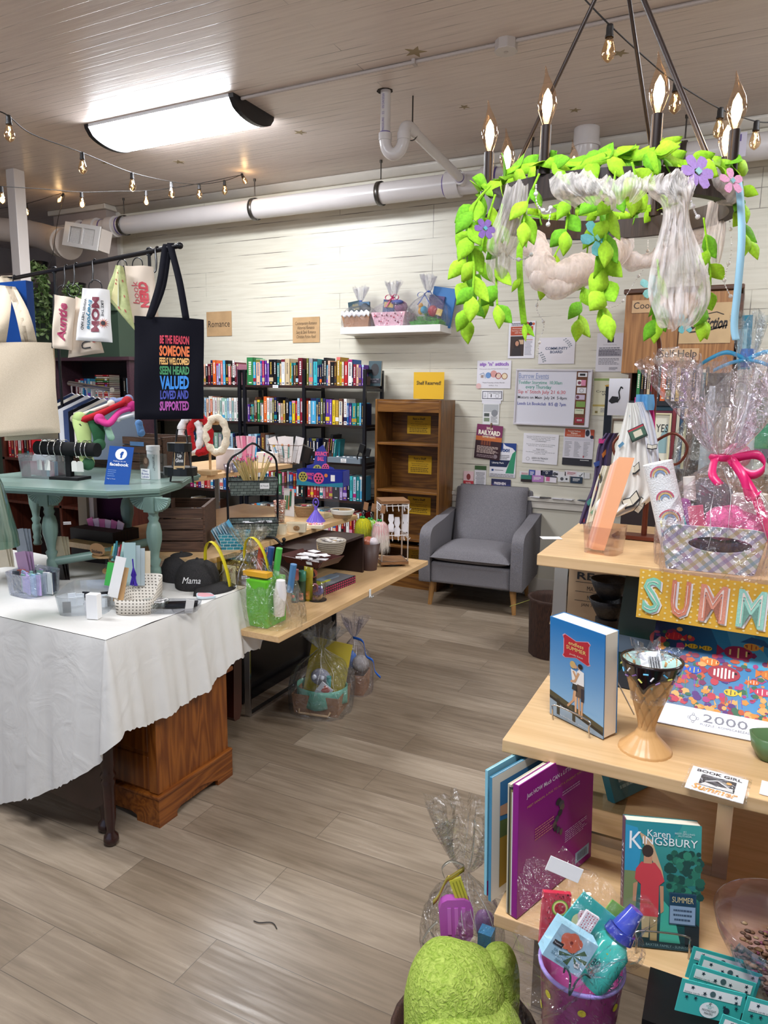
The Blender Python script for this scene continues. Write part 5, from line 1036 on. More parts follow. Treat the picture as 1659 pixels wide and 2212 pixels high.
pL,pM,pT=PZ(1067,1973,hL),PZ(1085,1597,hM),PZ(1160,1197,hT)
XE=1.15
table(pL.x,XE,pL.y,1.95,hL,'lowest maple display table at the right, holding the standing books',((pL.x+.12,pL.y+.1,1.85),(.95,pL.y+.1,1.85)))
t=table(pM.x,XE,pM.y,1.98,hM,'middle maple display table at the right, holding the ice cream cone cup',(),foot=hL)
cx_,cy_=t.location.x,t.location.y
for xa in(pM.x+.10,PZ(1552,1895,hL).x,.95):
 yy=PZ(1552,1895,hL).y;B().bb(xa-cx_-.014,xa-cx_+.014,yy-cy_-.004,yy-cy_+.004,0,hM-hL-.026,CHROME).build('leg',t,bevel=.001);B().bb(xa-cx_-.014,xa-cx_+.014,1.85-cy_-.004,1.85-cy_+.004,0,hM-hL-.026,CHROME).build('leg',t)
B().bb(pM.x+.114-cx_,PZ(1552,1895,hL).x-.014-cx_,PZ(1552,1895,hL).y-cy_-.004,PZ(1552,1895,hL).y-cy_+.004,0,.022,CHROME).build('foot_rail',t)
table(pT.x,XE,pT.y,2.08,hT,'highest maple display table at the right, holding the wrapped plaid basket',((PY(1202,1400,pT.y+.04).x,pT.y+.05,2.0),(.95,pT.y+.05,2.0)))
def cover(bl,br,tl_px,H,d,base,label,draw,spine=None,name='book',cat='book',lean=None,pages=True):
 """a book standing on bl-br whose top left corner projects on tl_px: solves its lean"""
 r=(br-bl);w=r.length;r.normalize();nrm=Vector((r.y,-r.x,0))
 best=None
 for k in range(-5,50):
  a=radians(k);u=Vector((0,0,1))*cos(a)-nrm*sin(a);q=bl+u*H;v=q-CAM;x=CX+FPX*v.dot(R_)/v.dot(F_);y=CY-FPX*v.dot(U_)/v.dot(F_);e=(x-tl_px[0])**2+(y-tl_px[1])**2
  if best is None or e<best[0]:best=(e,u,k)
 u=best[1]if lean is None else Vector((0,0,1))*cos(radians(lean))-nrm*sin(radians(lean))
 X=frame((bl+br)/2,r,u);t=thing(name,bl,label,cat,mat=X);I_=Matrix();c_=B();c_.bb(-w/2,w/2,0,H,-.002,0,base).bb(-w/2,w/2,0,H,-d,-d+.002,base).bb(-w/2,-w/2+.002,0,H,-d+.002,-.002,spine or base)
 draw(c_,I_,w,H);c_.build('cover',t)
 if pages:B().bb(-w/2+.002,w/2-.001,.001,H-.001,-d+.002,-.002,M('#ece2cf',.8)).build('pages',t)
 return t,X,w
def easel(t,w,d,twist=True):
 wm=M('#b8b4b0',.2,1);b=B();P=[(-w*.32,-.004,-.02),(-w*.34,-.008,.01),(-w*.34,.02,.016),(-w*.30,.032,.012),(w*.30,.032,.012),(w*.34,.02,.016),(w*.34,-.008,.01),(w*.32,-.004,-.02)]
 b.tube(smoothpts(P,4),.0018,wm,6)
 for s_ in(-1,1):b.tube([(s_*w*.3,.0,-d-.004),(s_*w*.12,.16,-d-.008),(s_*w*.3,-.002,-d-.09)],.0016,wm,6)
 return b.build('wire_easel',t)
bl,br=PZ(1188,1540,hM+.003),PZ(1303,1597,hM+.003)
def D_end(b,X,w,h):
 skin,hair1,hair2=c('#c99a72'),c('#c9a566'),c('#241a1a')
 b.rect(X,-w/2,w/2,0,h,grad('#8fb9d8','#1f74b4',1,0,.2),.0003)
 b.pol(X,[(-w*.5,h*.2),(w*.5,h*.055),(w*.5,h*.115),(-w*.5,h*.255)],c('#514b34'),.0006);b.pol(X,[(-w*.5,0),(w*.5,0),(w*.5,h*.055),(-w*.5,h*.2)],c('#8fa3b4'),.0006)
 for xx in(-.36,-.06):b.pol(X,[(w*xx,h*.03),(w*(xx+.06),h*.03),(w*(xx+.06),h*.2),(w*xx,h*.2)],c('#3f3c30'),.0007)
 b.pol(X,[(w*-.5,h*.17),(w*.5,h*.03),(w*.5,h*.06),(w*-.5,h*.2)],c('#2c2820'),.0008)
 yb=h*.17
 P=[(-.24,.855),(-.2,.875),(0,.84),(.2,.875),(.24,.855),(.22,.83),(.22,.69),(.24,.665),(.2,.65),(0,.685),(-.2,.65),(-.24,.665),(-.22,.69),(-.22,.83)]
 P=[(x*w*1.02,y*h)for x,y in P];b.pol(X,[(x*1.06,h*.763+(y-h*.763)*1.07)for x,y in P][::-1],c('#d79aa8'),.0006);b.pol(X,P[::-1],c('#b3202e'),.0008)
 b.txt(X,'endless\nSUMMER',0,h*.785,h*.085,c('#e6d27c'),w=w*.36,bold=.0,z=.0012);b.txt(X,'Jennifer Echols',0,h*.70,h*.022,c('#e4c9b8'),w=w*.25,shear=.3,z=.0012)
 def pg(P,m,z):b.pol(X,[(x*w,y*h)for x,y in P][::-1],m,z)
 pg([(.04,.30),(.075,.30),(.09,.12),(.06,.115)],skin,.001);pg([(.10,.29),(.14,.29),(.13,.10),(.10,.10)],skin,.001);pg([(.0,.30),(.16,.30),(.155,.44),(.02,.44)],c('#5c4c40'),.0012);pg([(.10,.27),(.155,.27),(.16,.40),(.10,.40)],c('#2f2a33'),.0013)
 pg([(.02,.43),(.155,.43),(.15,.565),(.06,.58),(.02,.55)],c('#eae6e0'),.0014);b.disc(X,w*.065,h*.60,w*.032,skin,.0013);b.disc(X,w*.085,h*.613,w*.045,hair2,.0015,ry=h*.025)
 pg([(.04,.55),(.075,.54),(.0,.44),(-.09,.425),(-.09,.445),(-.02,.46)],skin,.0018)
 pg([(-.04,.35),(.0,.35),(-.02,.25),(-.14,.16),(-.16,.175),(-.06,.25)],skin,.001);pg([(-.02,.36),(.03,.36),(.02,.14),(-.01,.14)],c('#d6aa84'),.0011);pg([(-.07,.36),(.04,.35),(.03,.42),(-.05,.43)],c('#2f3230'),.0012)
 pg([(-.06,.42),(.03,.42),(.01,.55),(-.09,.56)],c('#e9e4dc'),.0013);b.disc(X,-w*.005,h*.595,w*.03,skin,.0014);b.disc(X,-w*.055,h*.605,w*.055,hair1,.0013,ry=h*.036);pg([(-.06,.54),(-.03,.55),(.03,.49),(.01,.47)],skin,.0016)
 b.txt(X,'The Boys Next Door   Endless Summer',0,h*.03,h*.016,c('#dfe4ea'),w=w*.6,rot=-3)
t,X,w=cover(bl,br,(1187,1322),.212,.040,M('#2473ad',.3),'thick paperback with couple kissing, titled endless summer, on a wire easel',D_end)
easel(t,w,.04)
pc=PZ(1393,1618,hM);topz=PY(1400,1425,pc.y).z-hM
t=thing('cone_cup',(pc.x,pc.y,hM),'ceramic waffle cone cup dipped in chocolate with sprinkles','cup');Hc=topz
def rad(px_,y_):return px_/2*((Vector((pc.x,pc.y,y_))-CAM).dot(F_))/FPX
rb,rn_,rt=rad(112,hM),rad(36,hM+.04),rad(124,hM+Hc)
WAF=NT('waffle_glaze');WAF.bsdf('#d0a068',.35,0,.4)
cone=[(rb,.0),(rb*.98,.004),(rb*.8,.012),(rb*.45,.030),(rn_,.042),(rn_*1.05,.052)]+[(rn_+(rt-rn_)*(k/10),.052+(Hc-.052)*k/10)for k in range(1,11)]
nn=96;b=B()
def waf(th,z):
 s_=sin(th*9+z*75)*sin(th*9-z*75);g1=abs(sin((th*9+z*140)*.5));g2=abs(sin((th*9-z*140)*.5));return 1-.06*((1 if g1<.3 else 0)+(1 if g2<.3 else 0))if z>.045 else 1-.02*(1 if abs(sin(th*7))<.25 else 0)
fine=[]
for i in range(len(cone)-1):
 (r1,z1),(r2,z2)=cone[i],cone[i+1];
 for k in range(6):fine.append((r1+(r2-r1)*k/6,z1+(z2-z1)*k/6))
fine.append(cone[-1]);b.lathe(fine,WAF.m,(0,0,0),nn,wob=waf);b.build('waffle_body',t)
MINT=M('#b9ddd2',.15);CHO=M('#1e1110',.12)
B().lathe([(rt*.98,Hc),(rt*.94,Hc-.002),(rn_+(rt-rn_)*.62-.004,Hc-(Hc-.052)*.38),(rn_+(rt-rn_)*.4-.004,Hc-(Hc-.052)*.6),(.001,Hc-(Hc-.052)*.62)],MINT,(0,0,0),40).build('mint_inside',t)
b=B();NU=72;V=[]
def drip(th):return.024+.012*max(0,sin(th*3+.9))**2+.008*max(0,sin(th*5+2.2))**2+.020*math.exp(-((((th+1.75+pi)%(2*pi))-pi)/.22)**2)
for j in range(8):
 for i in range(NU):
  th=2*pi*i/NU;z=Hc-drip(th)*j/7;k=(z-.052)/(Hc-.052);r_=(rn_+(rt-rn_)*k)+.0022*(1 if j<7 else.1);V.append((r_*cos(th),r_*sin(th),z))
b.add(V,[(j*NU+i,j*NU+(i+1)%NU,(j+1)*NU+(i+1)%NU,(j+1)*NU+i)for j in range(7)for i in range(NU)],CHO,True)
b.lathe([(rt+.0022,Hc),(rt+.0028,Hc+.003),(rt-.001,Hc+.0045),(rt*.965,Hc+.001)],CHO,(0,0,0),NU);b.build('chocolate_dip',t)
for k,cc in enumerate(('#d7d36a','#5cb0d8','#8a6a9a','#e8e4e4','#7c5a8c','#d7d36a','#5cb0d8','#e8e4e4','#8a6a9a','#5cb0d8','#d7d36a','#7c5a8c','#6aa0c8','#e2e070')):
 th=-2.9+k*.21;z=Hc-.010-.012*((k*7)%3)/1.5;kk=(z-.052)/(Hc-.052);r_=rn_+(rt-rn_)*kk+.0035;p=Vector((r_*cos(th),r_*sin(th),z));dv=Vector((-sin(th),cos(th),[.6,-.8,.1,1.5][k%4])).normalized()*.0045
 B().tube([p-dv,p+dv],.0016,M(cc,.3),6).build('sprinkle',t)
o=thing('candy_bag',(pc.x,pc.y,hM+Hc-.075),'clear bag of pink candy with a barcode sitting in the cone cup','bag');B().sph((0,0,.045),.03,M('#e09ab0',.5),12,sc=(.9,.9,.9)).build('candy',o)
X=frame((.0,-.012,.075),(1,.2,.2),(-.2,.5,.7));b=B();b.bb(-.018,.018,-.02,.02,-.001,0,PAPER,X)
for k in range(9):b.rect(X,-.004+.0022*k,-.004+.0022*k+.0012*(1+k%2)*.7,-.012,.010,INK)
b.build('barcode_label',o);cello_bag(o,.06,.06,.085,.85,.03,.02,4)
BL=PZ(1385,1553,hM+.002);rr=Vector((1,.0,0));Wp,Hp=.40,.34
def D_puz(b,X,w,h):
 rn=random.Random(12);b.rect(X,-w/2,w/2,h*.14,h,grad('#0b2350','#1d7fb4',0,-.2,.0),.0003)
 x0=-w/2;
 b.pol(X,[(x0+w*.2,h),(w/2,h),(w/2,h*.5),(x0+w*.35,h*.55)],c('#2b8ab8'),.0005);b.pol(X,[(x0+w*.3,h),(x0+w*.38,h),(x0+w*.6,h*.5),(x0+w*.42,h*.5)],c('#4aa3c8'),.0006)
 cor=['#7c2a5c','#b03a7a','#c85a30','#d8903a','#8a2f48','#c23a4a','#3a6a4c','#5a2f7a','#e0a860']
 for i in range(420):
  x=x0+w*rn.random();y=h*(.15+.45*rn.random()**1.5)*(1.2 if x<x0+w*.2 else 1);r_=rn.uniform(.003,.010);b.disc(X,x,y,r_,c(rn.choice(cor)),.0007+.0000015*i,rn.choice((5,7,9)),ry=r_*rn.uniform(.5,1.1))
 for i in range(60):
  x=x0+w*rn.random();y=h*(.18+.2*rn.random());b.line(X,[(x,y),(x+rn.uniform(-.006,.006),y+rn.uniform(.01,.03))],.0015,c(rn.choice(('#5fa04a','#d86a8a','#e8b060','#7a4ab0','#2f8a6a'))),.0011)
 def fish(x,y,L,body,stripe,flip=1,kind=0):
  x=x0+w*x;y=h*y;b.pol(X,[(x-flip*L*.45,y),(x-flip*L*.75,y+L*.25),(x-flip*L*.75,y-L*.25)][::flip],c(body),.0012);b.disc(X,x,y,L/2,c(body),.0013,16,ry=L*.30)
  for k in range(3 if kind==0 else 6):xx=x+L*(-.28+.56*k/(2 if kind==0 else 5));hh_=L*.22*(1-abs(xx-x)/(L*.62));b.rect(X,xx-L*.03,xx+L*.03,y-hh_,y+hh_,c(stripe),.0015)
  b.disc(X,x+flip*L*.36,y+L*.05,L*.045,c('#101018'),.0017,8)
 fish(.10,.66,.035,'#c2283a','#e04a4a',-1);fish(.20,.60,.02,'#e8c030','#201820');fish(.27,.60,.02,'#e8c030','#201820');fish(.42,.60,.055,'#9c2450','#e8d080');fish(.36,.43,.062,'#a82a3a','#e8e0d8',1,1);fish(.62,.55,.034,'#d87a30','#f0b060');fish(.58,.47,.04,'#d8782c','#e8a048');fish(.50,.40,.02,'#d86a28','#f0e8e0');fish(.67,.37,.022,'#d85a28','#f0e8e0');fish(.66,.26,.045,'#e0c030','#181820',-1);fish(.70,.31,.03,'#c83a30','#f0e8e0');fish(.15,.80,.022,'#d8b030','#182050');fish(.08,.52,.018,'#3a6ac8','#e8d050')
 fish(.30,.50,.03,'#e07a2a','#f0e0a0');fish(.48,.66,.03,'#e8a040','#b03a2a',-1);fish(.22,.42,.028,'#2f5ac0','#e8d050');fish(.54,.34,.03,'#c83a5a','#f0e8e0');fish(.40,.30,.026,'#e8c030','#202040',-1);fish(.72,.5,.03,'#9c2450','#e8d080')
 for(x,y,s_)in((.42,.78,.04),(.60,.82,.055),(.50,.70,.03)):b.pol(X,[(x0+w*x-s_,h*y-.004),(x0+w*x-s_*.3,h*y+.012),(x0+w*x+s_*.5,h*y+.008),(x0+w*x+s_,h*y-.010),(x0+w*x,h*y-.004)][::-1],c('#235a88'),.0010)
 b.rect(X,-w/2,w/2,0,h*.145,M('#eceaf0',.3),.002);xg=x0+w*.24;b.ring(X,xg,h*.075,.007,.0012,GREYINK,.0024,8)
 for a_,b_ in((.008,0),(-.008,0),(0,.008),(0,-.008)):b.ring(X,xg+a_,h*.075+b_,.003,.001,GREYINK,.0025,8)
 b.txt(X,'2000',x0+w*.385,h*.088,h*.055,c('#84828a'),w=w*.2,z=.0026);b.txt(X,'PUZZLE | ROMPECABEZAS',x0+w*.385,h*.04,h*.018,c('#84828a'),w=w*.22,z=.0026)
t,X,w=cover(BL,BL+rr*Wp,(1377,1300),.315,.05,M('#e6e4ea',.35),'white 2000-piece puzzle box with a bright coral reef picture',D_puz,name='puzzle_box',cat='puzzle',pages=False)
tb=PY(1383,1229,pT.y-.004);bb_=PY(1377,1333,pT.y-.006);bt=PY(1659,1264,pT.y-.004);rv=(bt-tb);wv_=rv.length;X=frame(tb,rv,tb-bb_);hb=(tb-bb_).length
t=thing('summer_banner',tb,'yellow dotted banner strip with pastel letters spelling SUMMER','banner',mat=X@RX(0));I_=Matrix();b=B();W2=.46;b.bb(0,W2,-hb,0,-.001,0,M('#e0ac38',.7))
rn=random.Random(2)
for i in range(36):
 for j in range(9):b.disc(I_,.007+i*.0125,-hb+.006+j*hb/9+(.5 if i%2 else 0)*hb/9,.0024,c('#f0d894'),.0005,8)
b.build('banner_strip',t)
pal=[('S','#86c8ae'),('U','#d9866a'),('M','#e0957c'),('M','#9ed2c0'),('E','#e6b48c'),('R','#86c8ae')]
for i,(ch,cc)in enumerate(pal):
 b=B();x=.028+.056*i+(.006 if i>1 else 0)+(.014 if i>2 else 0)+(.008 if i>3 else 0);ww=.036 if ch!='M' else.050
 b.txt(I_,ch,x+.004,-hb*.5-.003,hb*.74,c('#ece4e0'),w=ww,bold=.04,z=.002);b.txt(I_,ch,x,-hb*.5,hb*.74,M(cc,.7,vary=.12,vs=400),w=ww,bold=.03,z=.004)
 b.txt(I_,ch,x,-hb*.5,hb*.60,c('#f2ded2'),w=ww*.72,bold=-.035,z=.005);b.build('letter',t)
q=[PZ(x,y,hM+.001)for x,y in((1478.5,1701),(1605,1737),(1491,1652))];r_=q[1]-q[0];X=frame(q[0],r_,q[2]-q[0]);w=r_.length;h=(q[2]-q[0]).length*.98
t=thing('sticker_card',q[0],'white Book Girl Summer sticker in a clear sleeve on the middle table edge','sticker',mat=X);I_=Matrix();b=B();b.bb(0,w,0,h,0,.001,PAPER)
b.txt(I_,'BOOK GIRL',w*.5,h*.86,h*.12,INK,w=w*.8,bold=.03,z=.0014);b.rect(I_,w*.2,w*.82,h*.26,h*.74,c('#222226'),.0014);b.pol(I_,[(w*.22,h*.28),(w*.8,h*.28),(w*.78,h*.42),(w*.5,h*.36),(w*.3,h*.42)],c('#cfccc8'),.0017);b.disc(I_,w*.62,h*.55,w*.06,c('#8a8680'),.0017);b.disc(I_,w*.70,h*.6,w*.05,c('#d8a458'),.0019);b.line(I_,[(w*.3,h*.45),(w*.5,h*.6),(w*.72,h*.4)],.003,c('#cfccc8'),.0019);b.txt(I_,'Summer',w*.5,h*.17,h*.24,c('#d99a48'),w=w*.8,bold=.03,shear=.3,z=.002);b.build('card',t)
B().rect(I_,-w*.05,w*1.06,-h*.06,h*1.05,clear('#ffffff',.08,.4,40),.0025).build('clear_sleeve',t)
q0=PZ(1640,1715,hM+.001);o=B().bb(0,.06,0,.05,0,.001,PAPER).build('sticker_card',loc=q0,rot=(0,0,-.1));tagit(o,'corner of a second white sticker card at the right edge of the photo','sticker')
pl_=PZ(1668,1640,hM);o=B().lathe([(.001,0),(.022,.002),(.03,.02),(.034,.045),(.031,.045),(.027,.02),(.001,.006)],M('#5c7a50',.3),(0,0,0),24,sx=1.2,wob=lambda a,z:1+.05*sin(a*5)).build('leaf_dish',loc=(pl_.x,pl_.y,hM));tagit(o,'green ceramic leaf dish cut by the right edge of the photo','dish')
bl,br=PZ(1344,2040,hL+.003),PZ(1509,2058,hL+.003)
def D_kk(b,X,w,h):
 def pg(P,m,z):b.pol(X,[(x*w-w/2,y*h)for x,y in P],m,z)
 b.rect(X,-w/2,w/2,0,h,grad('#0f3a40','#3f9a94',1,.02,.2),.0003);rn=random.Random(8)
 for i in range(90):b.disc(X,w*rn.uniform(.08,.5),h*rn.uniform(.42,.78),rn.uniform(.003,.009),c(rn.choice(('#1d5a48','#26705a','#15443c','#2f8064'))),.0004+i*.000002,7)
 pg([(.0,1),(.75,1),(.6,.85),(0,.8)],c('#2c8a92'),.0006);pg([(.48,0),(.78,0),(.66,.3),(.5,.4)],c('#3fae98'),.0006);pg([(.82,.03),(1,.03),(1,.2),(.8,.3)],c('#15242c'),.0007)
 b.rect(X,-w/2,w/2,0,h*.055,c('#14404c'),.0007);b.txt(X,'BAXTER FAMILY - SUNRISE SERIES',.02,h*.027,h*.02,c('#7fa8b0'),w=w*.7,z=.001)
 pg([(0,.60),(.18,.6),(.22,.8),(.16,.95),(.0,.97)],c('#2f93b8'),.001);pg([(0,.22),(.16,.25),(.17,.61),(0,.61)],c('#7c8a5c'),.0009)
 pg([(.18,.92),(.35,.86),(.5,.62),(.52,.56),(.46,.56),(.4,.66),(.28,.78)],c('#c9a27c'),.0012)
 pg([(.14,.54),(.22,.50),(.22,.25),(.46,.25),(.46,.5),(.53,.54),(.48,.62),(.4,.68),(.22,.68),(.15,.62)],c('#cc3f48'),.0013);b.disc(X,-w*.2,h*.77,w*.075,c('#3a2a22'),.0014,ry=h*.05);pg([(.25,.67),(.36,.67),(.36,.73),(.25,.73)],c('#c48e6c'),.00135)
 pg([(.25,.08),(.34,.08),(.35,.26),(.24,.26)],c('#b8a67c'),.0012);pg([(.36,.06),(.45,.06),(.45,.26),(.35,.26)],c('#a89468'),.0012);pg([(.47,.5),(.52,.5),(.53,.3),(.49,.28)],c('#c48e6c'),.0012);pg([(.12,.5),(.18,.52),(.16,.36),(.12,.36)],c('#c48e6c'),.0012)
 b.txt(X,'Karen',-w*.06,h*.915,h*.055,PAPER,w=w*.3,z=.0016);b.txt(X,'K',-w*.36,h*.85,h*.14,PAPER,w=w*.17,z=.0016);b.txt(X,'INGSBURY',w*.09,h*.855,h*.062,PAPER,w=w*.72,z=.0016);b.txt(X,'#1\nBEST-SELLING\nAUTHOR',w*.28,h*.93,h*.05,c('#c8d8d8'),w=w*.26,z=.0016)
 b.rect(X,w*.1,w*.45,h*.205,h*.46,c('#2c4a5c'),.0016);b.rect(X,w*.11,w*.44,h*.36,h*.45,c('#123a54'),.0018);b.txt(X,'SUMMER',w*.275,h*.405,h*.045,c('#d8c48c'),w=w*.28,z=.0021);b.rect(X,w*.11,w*.44,h*.215,h*.355,c('#8aa2bc'),.0018);b.lines(X,w*.15,w*.40,h*.23,h*.34,3,c('#3c5068'),.4,.2,4,.0021,True)
t,X,w=cover(bl,br,(1334,1781),.212,.026,M('#2c7c80',.35),'green paperback showing a boy in a red shirt, standing on a wire easel',D_kk,spine=M('#7a5a68',.4))
B().txt(frame((-w/2-.0004,.12,-.013),(0,-1,0),(0,0,1)),'SUMMER',0,0,.012,PAPER,w=.10,z=.0004).build('spine_title',t);easel(t,w,.026)
bl,br=PZ(1300,1790,hL+.003),PZ(1380,1800,hL+.003)
t,X,w=cover(PZ(1310,1795,hL+.003)+Vector((0,.12,0)),PZ(1390,1770,hL+.003)+Vector((0,.16,0)),(1345,1690),.20,.02,M('#1d6470',.3),'teal paperback leaning back behind the book with the red-shirted boy',lambda b,X,w,h:(b.rect(X,-w*.1,w*.3,h*.6,h*.9,c('#b8b04a')),b.lines(X,-w*.3,w*.4,h*.1,h*.25,2,c('#a8c8cc'))),lean=22)
bl,br=PZ(1116,1985,hL+.003),PZ(1276,1850,hL+.003)
def D_pur(b,X,w,h):
 b.rect(X,-w/2,w/2,0,h,M('#96188a',.25),.0003)
 b.txt(X,'Just HOW Much CAN a LiTTle GiRL dream?',0,h*.885,h*.045,c('#e9dcec'),w=w*.82,bold=.01);b.txt(X,'MEET SANSON, A PUG TO ACT A STUDENT TOO BUSY',0,h*.80,h*.02,c('#d0a05c'),w=w*.8);b.lines(X,w*.05,w*.3,h*.70,h*.74,2,c('#c79ac8'));b.lines(X,-w*.3,-w*.05,h*.5,h*.6,5,c('#d07a88'),z=.0012);b.lines(X,w*.1,w*.42,h*.30,h*.40,6,c('#cf9ad0'))
 for k in range(9):b.disc(X,w*(.0+.05*sin(k*.9)),h*(.68-.032*k),.010-.0006*k,c(('#2c2c34','#4a4a54','#6a5a54')[k%3]),.0012+.00005*k,9,ry=.007)
 b.rect(X,w*.26,w*.46,h*.05,h*.14,c('#9fc0e0'));
 for k in range(8):b.rect(X,w*(.29+.018*k),w*(.298+.018*k),h*.065,h*.125,c('#3c3c60'),.001)
t,X,w=cover(bl,br,(1129,1761),.255,.012,M('#8c1680',.3),'large magenta picture book standing open-faced at the left of the lowest table',D_pur,lean=2)
bl2,br2=PZ(1060,1948,hL+.003),PZ(1190,1850,hL+.003)
def D_blue(b,X,w,h):
 b.rect(X,-w/2,w/2,0,h,c('#e6e2d8'),.0003);b.rect(X,-w*.38,w*.6,h*.07,h*.93,c('#3577ac'),.0006);b.pol(X,[(-w*.38,h*.07),(w*.5,h*.07),(w*.5,h*.42),(-w*.38,h*.5)],c('#a8842c'),.0009);b.pol(X,[(-w*.38,h*.48),(w*.5,h*.4),(w*.5,h*.52),(-w*.38,h*.62)],c('#5a6a38'),.0010);b.pol(X,[(-w*.38,h*.66),(-w*.1,h*.62),(.08*w,h*.66),(.0,h*.72),(-w*.38,h*.74)],c('#c99878'),.0012);b.disc(X,w*.03,h*.66,w*.06,c('#c99878'),.0013);b.txt(X,'"Mrs. \nthis\n"Mi',-w*.05,h*.27,h*.14,c('#5c4a1c'),w=w*.2,z=.0014)
 b.txt(X,'"Mrs.',-w*.05,h*.3,h*.04,c('#5c4a1c'),w=w*.2,z=.0014)if False else None
t,X,w=cover(bl2,br2,(1068,1723),.245,.006,M('#3c86a8',.35),'picture book with blue and gold cover and a reaching hand, leftmost on the lowest table',D_blue,lean=2)
for k,(cc,lb)in enumerate((('#c8c0a8','cream'),('#2c2c30','black'),('#7a7448','olive'),('#d8d4cc','white'),('#35506a','slate blue'))):
 f=.72+.05*k;b1_=bl2 .lerp(bl,f);r1_=br2 .lerp(br,f)
 t,X,w=cover(b1_,r1_,(0,0),.25-.004*k,.007,M(cc,.4),'%s thin picture book squeezed between the blue and the magenta ones'%lb,lambda b,X,w,h:None,lean=2)
b1_,r1_=bl2+Vector((-.012,.012,0)),br2+Vector((-.012,.02,0));t,X,w=cover(b1_,r1_,(0,0),.25,.006,M('#8cc8d8',.35),'pale turquoise picture book at the very left of the standing books',lambda b,X,w,h:b.rect(X,-w/2,-w*.45,0,h*.12,c('#b81c6a')),lean=2)
tq=PZ(1300,1740,hL);o=thing('acrylic_stand',(tq.x,tq.y+.05,hL),'clear acrylic stand behind the magenta picture book','stand');B().bb(-.05,.05,0,.003,0,.16,ACRYL).bb(-.05,.05,-.07,0,0,.003,ACRYL).build('acrylic_sheet',o)
bk_=PZ(1335,1700,hL);o=B().lathe([(.05,0),(.062,.01),(.07,.05),(.072,.052),(.066,.05),(.055,.012),(.001,.01)],wood('#8c6f50','#5f4a35',2,3,.8,'wicker'),(0,0,0),20).build('woven_bowl',loc=(bk_.x,bk_.y+.22,hL));tagit(o,'woven bowl in the shade behind the magenta picture book','bowl')
pb_=PD(1700,2025,1.12);zb_=hL;o=thing('glass_bowl',(pb_.x,pb_.y,hL),'clear plastic bowl of brown potpourri at the lower right edge','bowl')
B().lathe([(.04,0),(.045,.004),(.07,.035),(.10,.09),(.108,.12),(.105,.12),(.097,.09),(.067,.037),(.04,.008)],clear('#f6f2ff',.10,0,1,.04),(0,0,0),36).build('bowl_wall',o)
b=B();rn=random.Random(5)
for i in range(420):
 a=rn.uniform(0,6.28);z=rn.uniform(.01,.06);r_=(.04+z*.7)*rn.random()**.5;p=Vector((r_*cos(a),r_*sin(a),z));b.sph(p,rn.uniform(.003,.006),c(rn.choice(('#6b4a30','#8a6844','#4e3526','#a08560','#7a3a50','#5a3e2c'))),6,sc=(1.3,.8,.6))
b.build('potpourri',o)['kind']='stuff'
zt1=hT+.001
P1,P2=PZ(1440,1227,zt1),PZ(1628,1244,zt1);r_=(P2-P1);wb=r_.length;r_.normalize();nb=Vector((-r_.y,r_.x,0))
tz=PY(1425,1128,P1 .y).z-hT
def plaid():
 t=NT('pastel_plaid');t.bsdf('#e8e4e0',.6);v=t.coord(rot=(0,radians(45),0));sp=t.n('ShaderNodeSeparateXYZ');t.l(v,sp.inputs[0]);prev=None
 for ax,per,off,wd,col in((0,.052,0,.16,'#a89a4a'),(0,.052,.33,.16,'#b07a9a'),(0,.052,.66,.14,'#7fa06a'),(2,.052,.1,.16,'#9484b8'),(2,.052,.45,.15,'#c9b45a'),(2,.052,.78,.14,'#7fa8c0')):
  m=t.n('ShaderNodeMath',operation='DIVIDE');m.inputs[1].default_value=per;t.l(sp.outputs[ax],m.inputs[0])
  a=t.n('ShaderNodeMath',operation='ADD');a.inputs[1].default_value=off+50;t.l(m.outputs[0],a.inputs[0]);f=t.n('ShaderNodeMath',operation='FRACT');t.l(a.outputs[0],f.inputs[0])
  l_=t.n('ShaderNodeMath',operation='LESS_THAN');l_.inputs[1].default_value=wd;t.l(f.outputs[0],l_.inputs[0]);k=t.n('ShaderNodeMath',operation='MULTIPLY');k.inputs[1].default_value=.62;t.l(l_.outputs[0],k.inputs[0])
  mx=t.n('ShaderNodeMix',data_type='RGBA',blend_type='MIX');t.l(k.outputs[0],mx.inputs[0]);mx.inputs[7].default_value=lin(col)
  if prev is None:mx.inputs[6].default_value=lin('#e9e6e2')
  else:t.l(prev,mx.inputs[6])
  prev=mx.outputs[2]
 t.l(prev,t.b.inputs['Base Color']);return t.m
PL=plaid();ctr_=(P1+P2)/2+nb*.085
ang=math.degrees(math.atan2(r_.y,r_.x));t=thing('gift_basket',(ctr_.x,ctr_.y,zt1),'large cellophane-wrapped pastel plaid basket with pink ribbon on the highest right table','gift basket',ang)
hb_=tz;w2=wb/2;d2=.085;fl=.018
def pwall(b,pts,mat):b.add(pts,[tuple(range(len(pts)))],mat)
b=B()
N=26;hole=[(.012+.052*cos(a)*(1.0),hb_*.62+.017*sin(a))for a in[2*pi*i/N for i in range(N)]]
def fr_pt(x,z):return(x*(1+fl/w2*z/hb_),-d2-fl*z/hb_,z)
out=[]
for i in range(N):
 a=2*pi*i/N;k=1/max(abs(cos(a)),abs(sin(a)));out.append((max(-w2,min(w2,w2*cos(a)*k)),hb_/2+hb_/2*sin(a)*k))
V=[fr_pt(*p)for p in hole]+[fr_pt(*p)for p in out];b.add(V,[(N+i,N+(i+1)%N,(i+1)%N,i)for i in range(N)],PL)
b.add([(s_*w2,k*d2,0)if z==0 else(s_*(w2+fl),k*(d2+fl),hb_)for s_ in(-1,1)for k in(-1,1)for z in(0,1)],[(0,2,3,1),(4,5,7,6),(2,6,7,3)],PL)
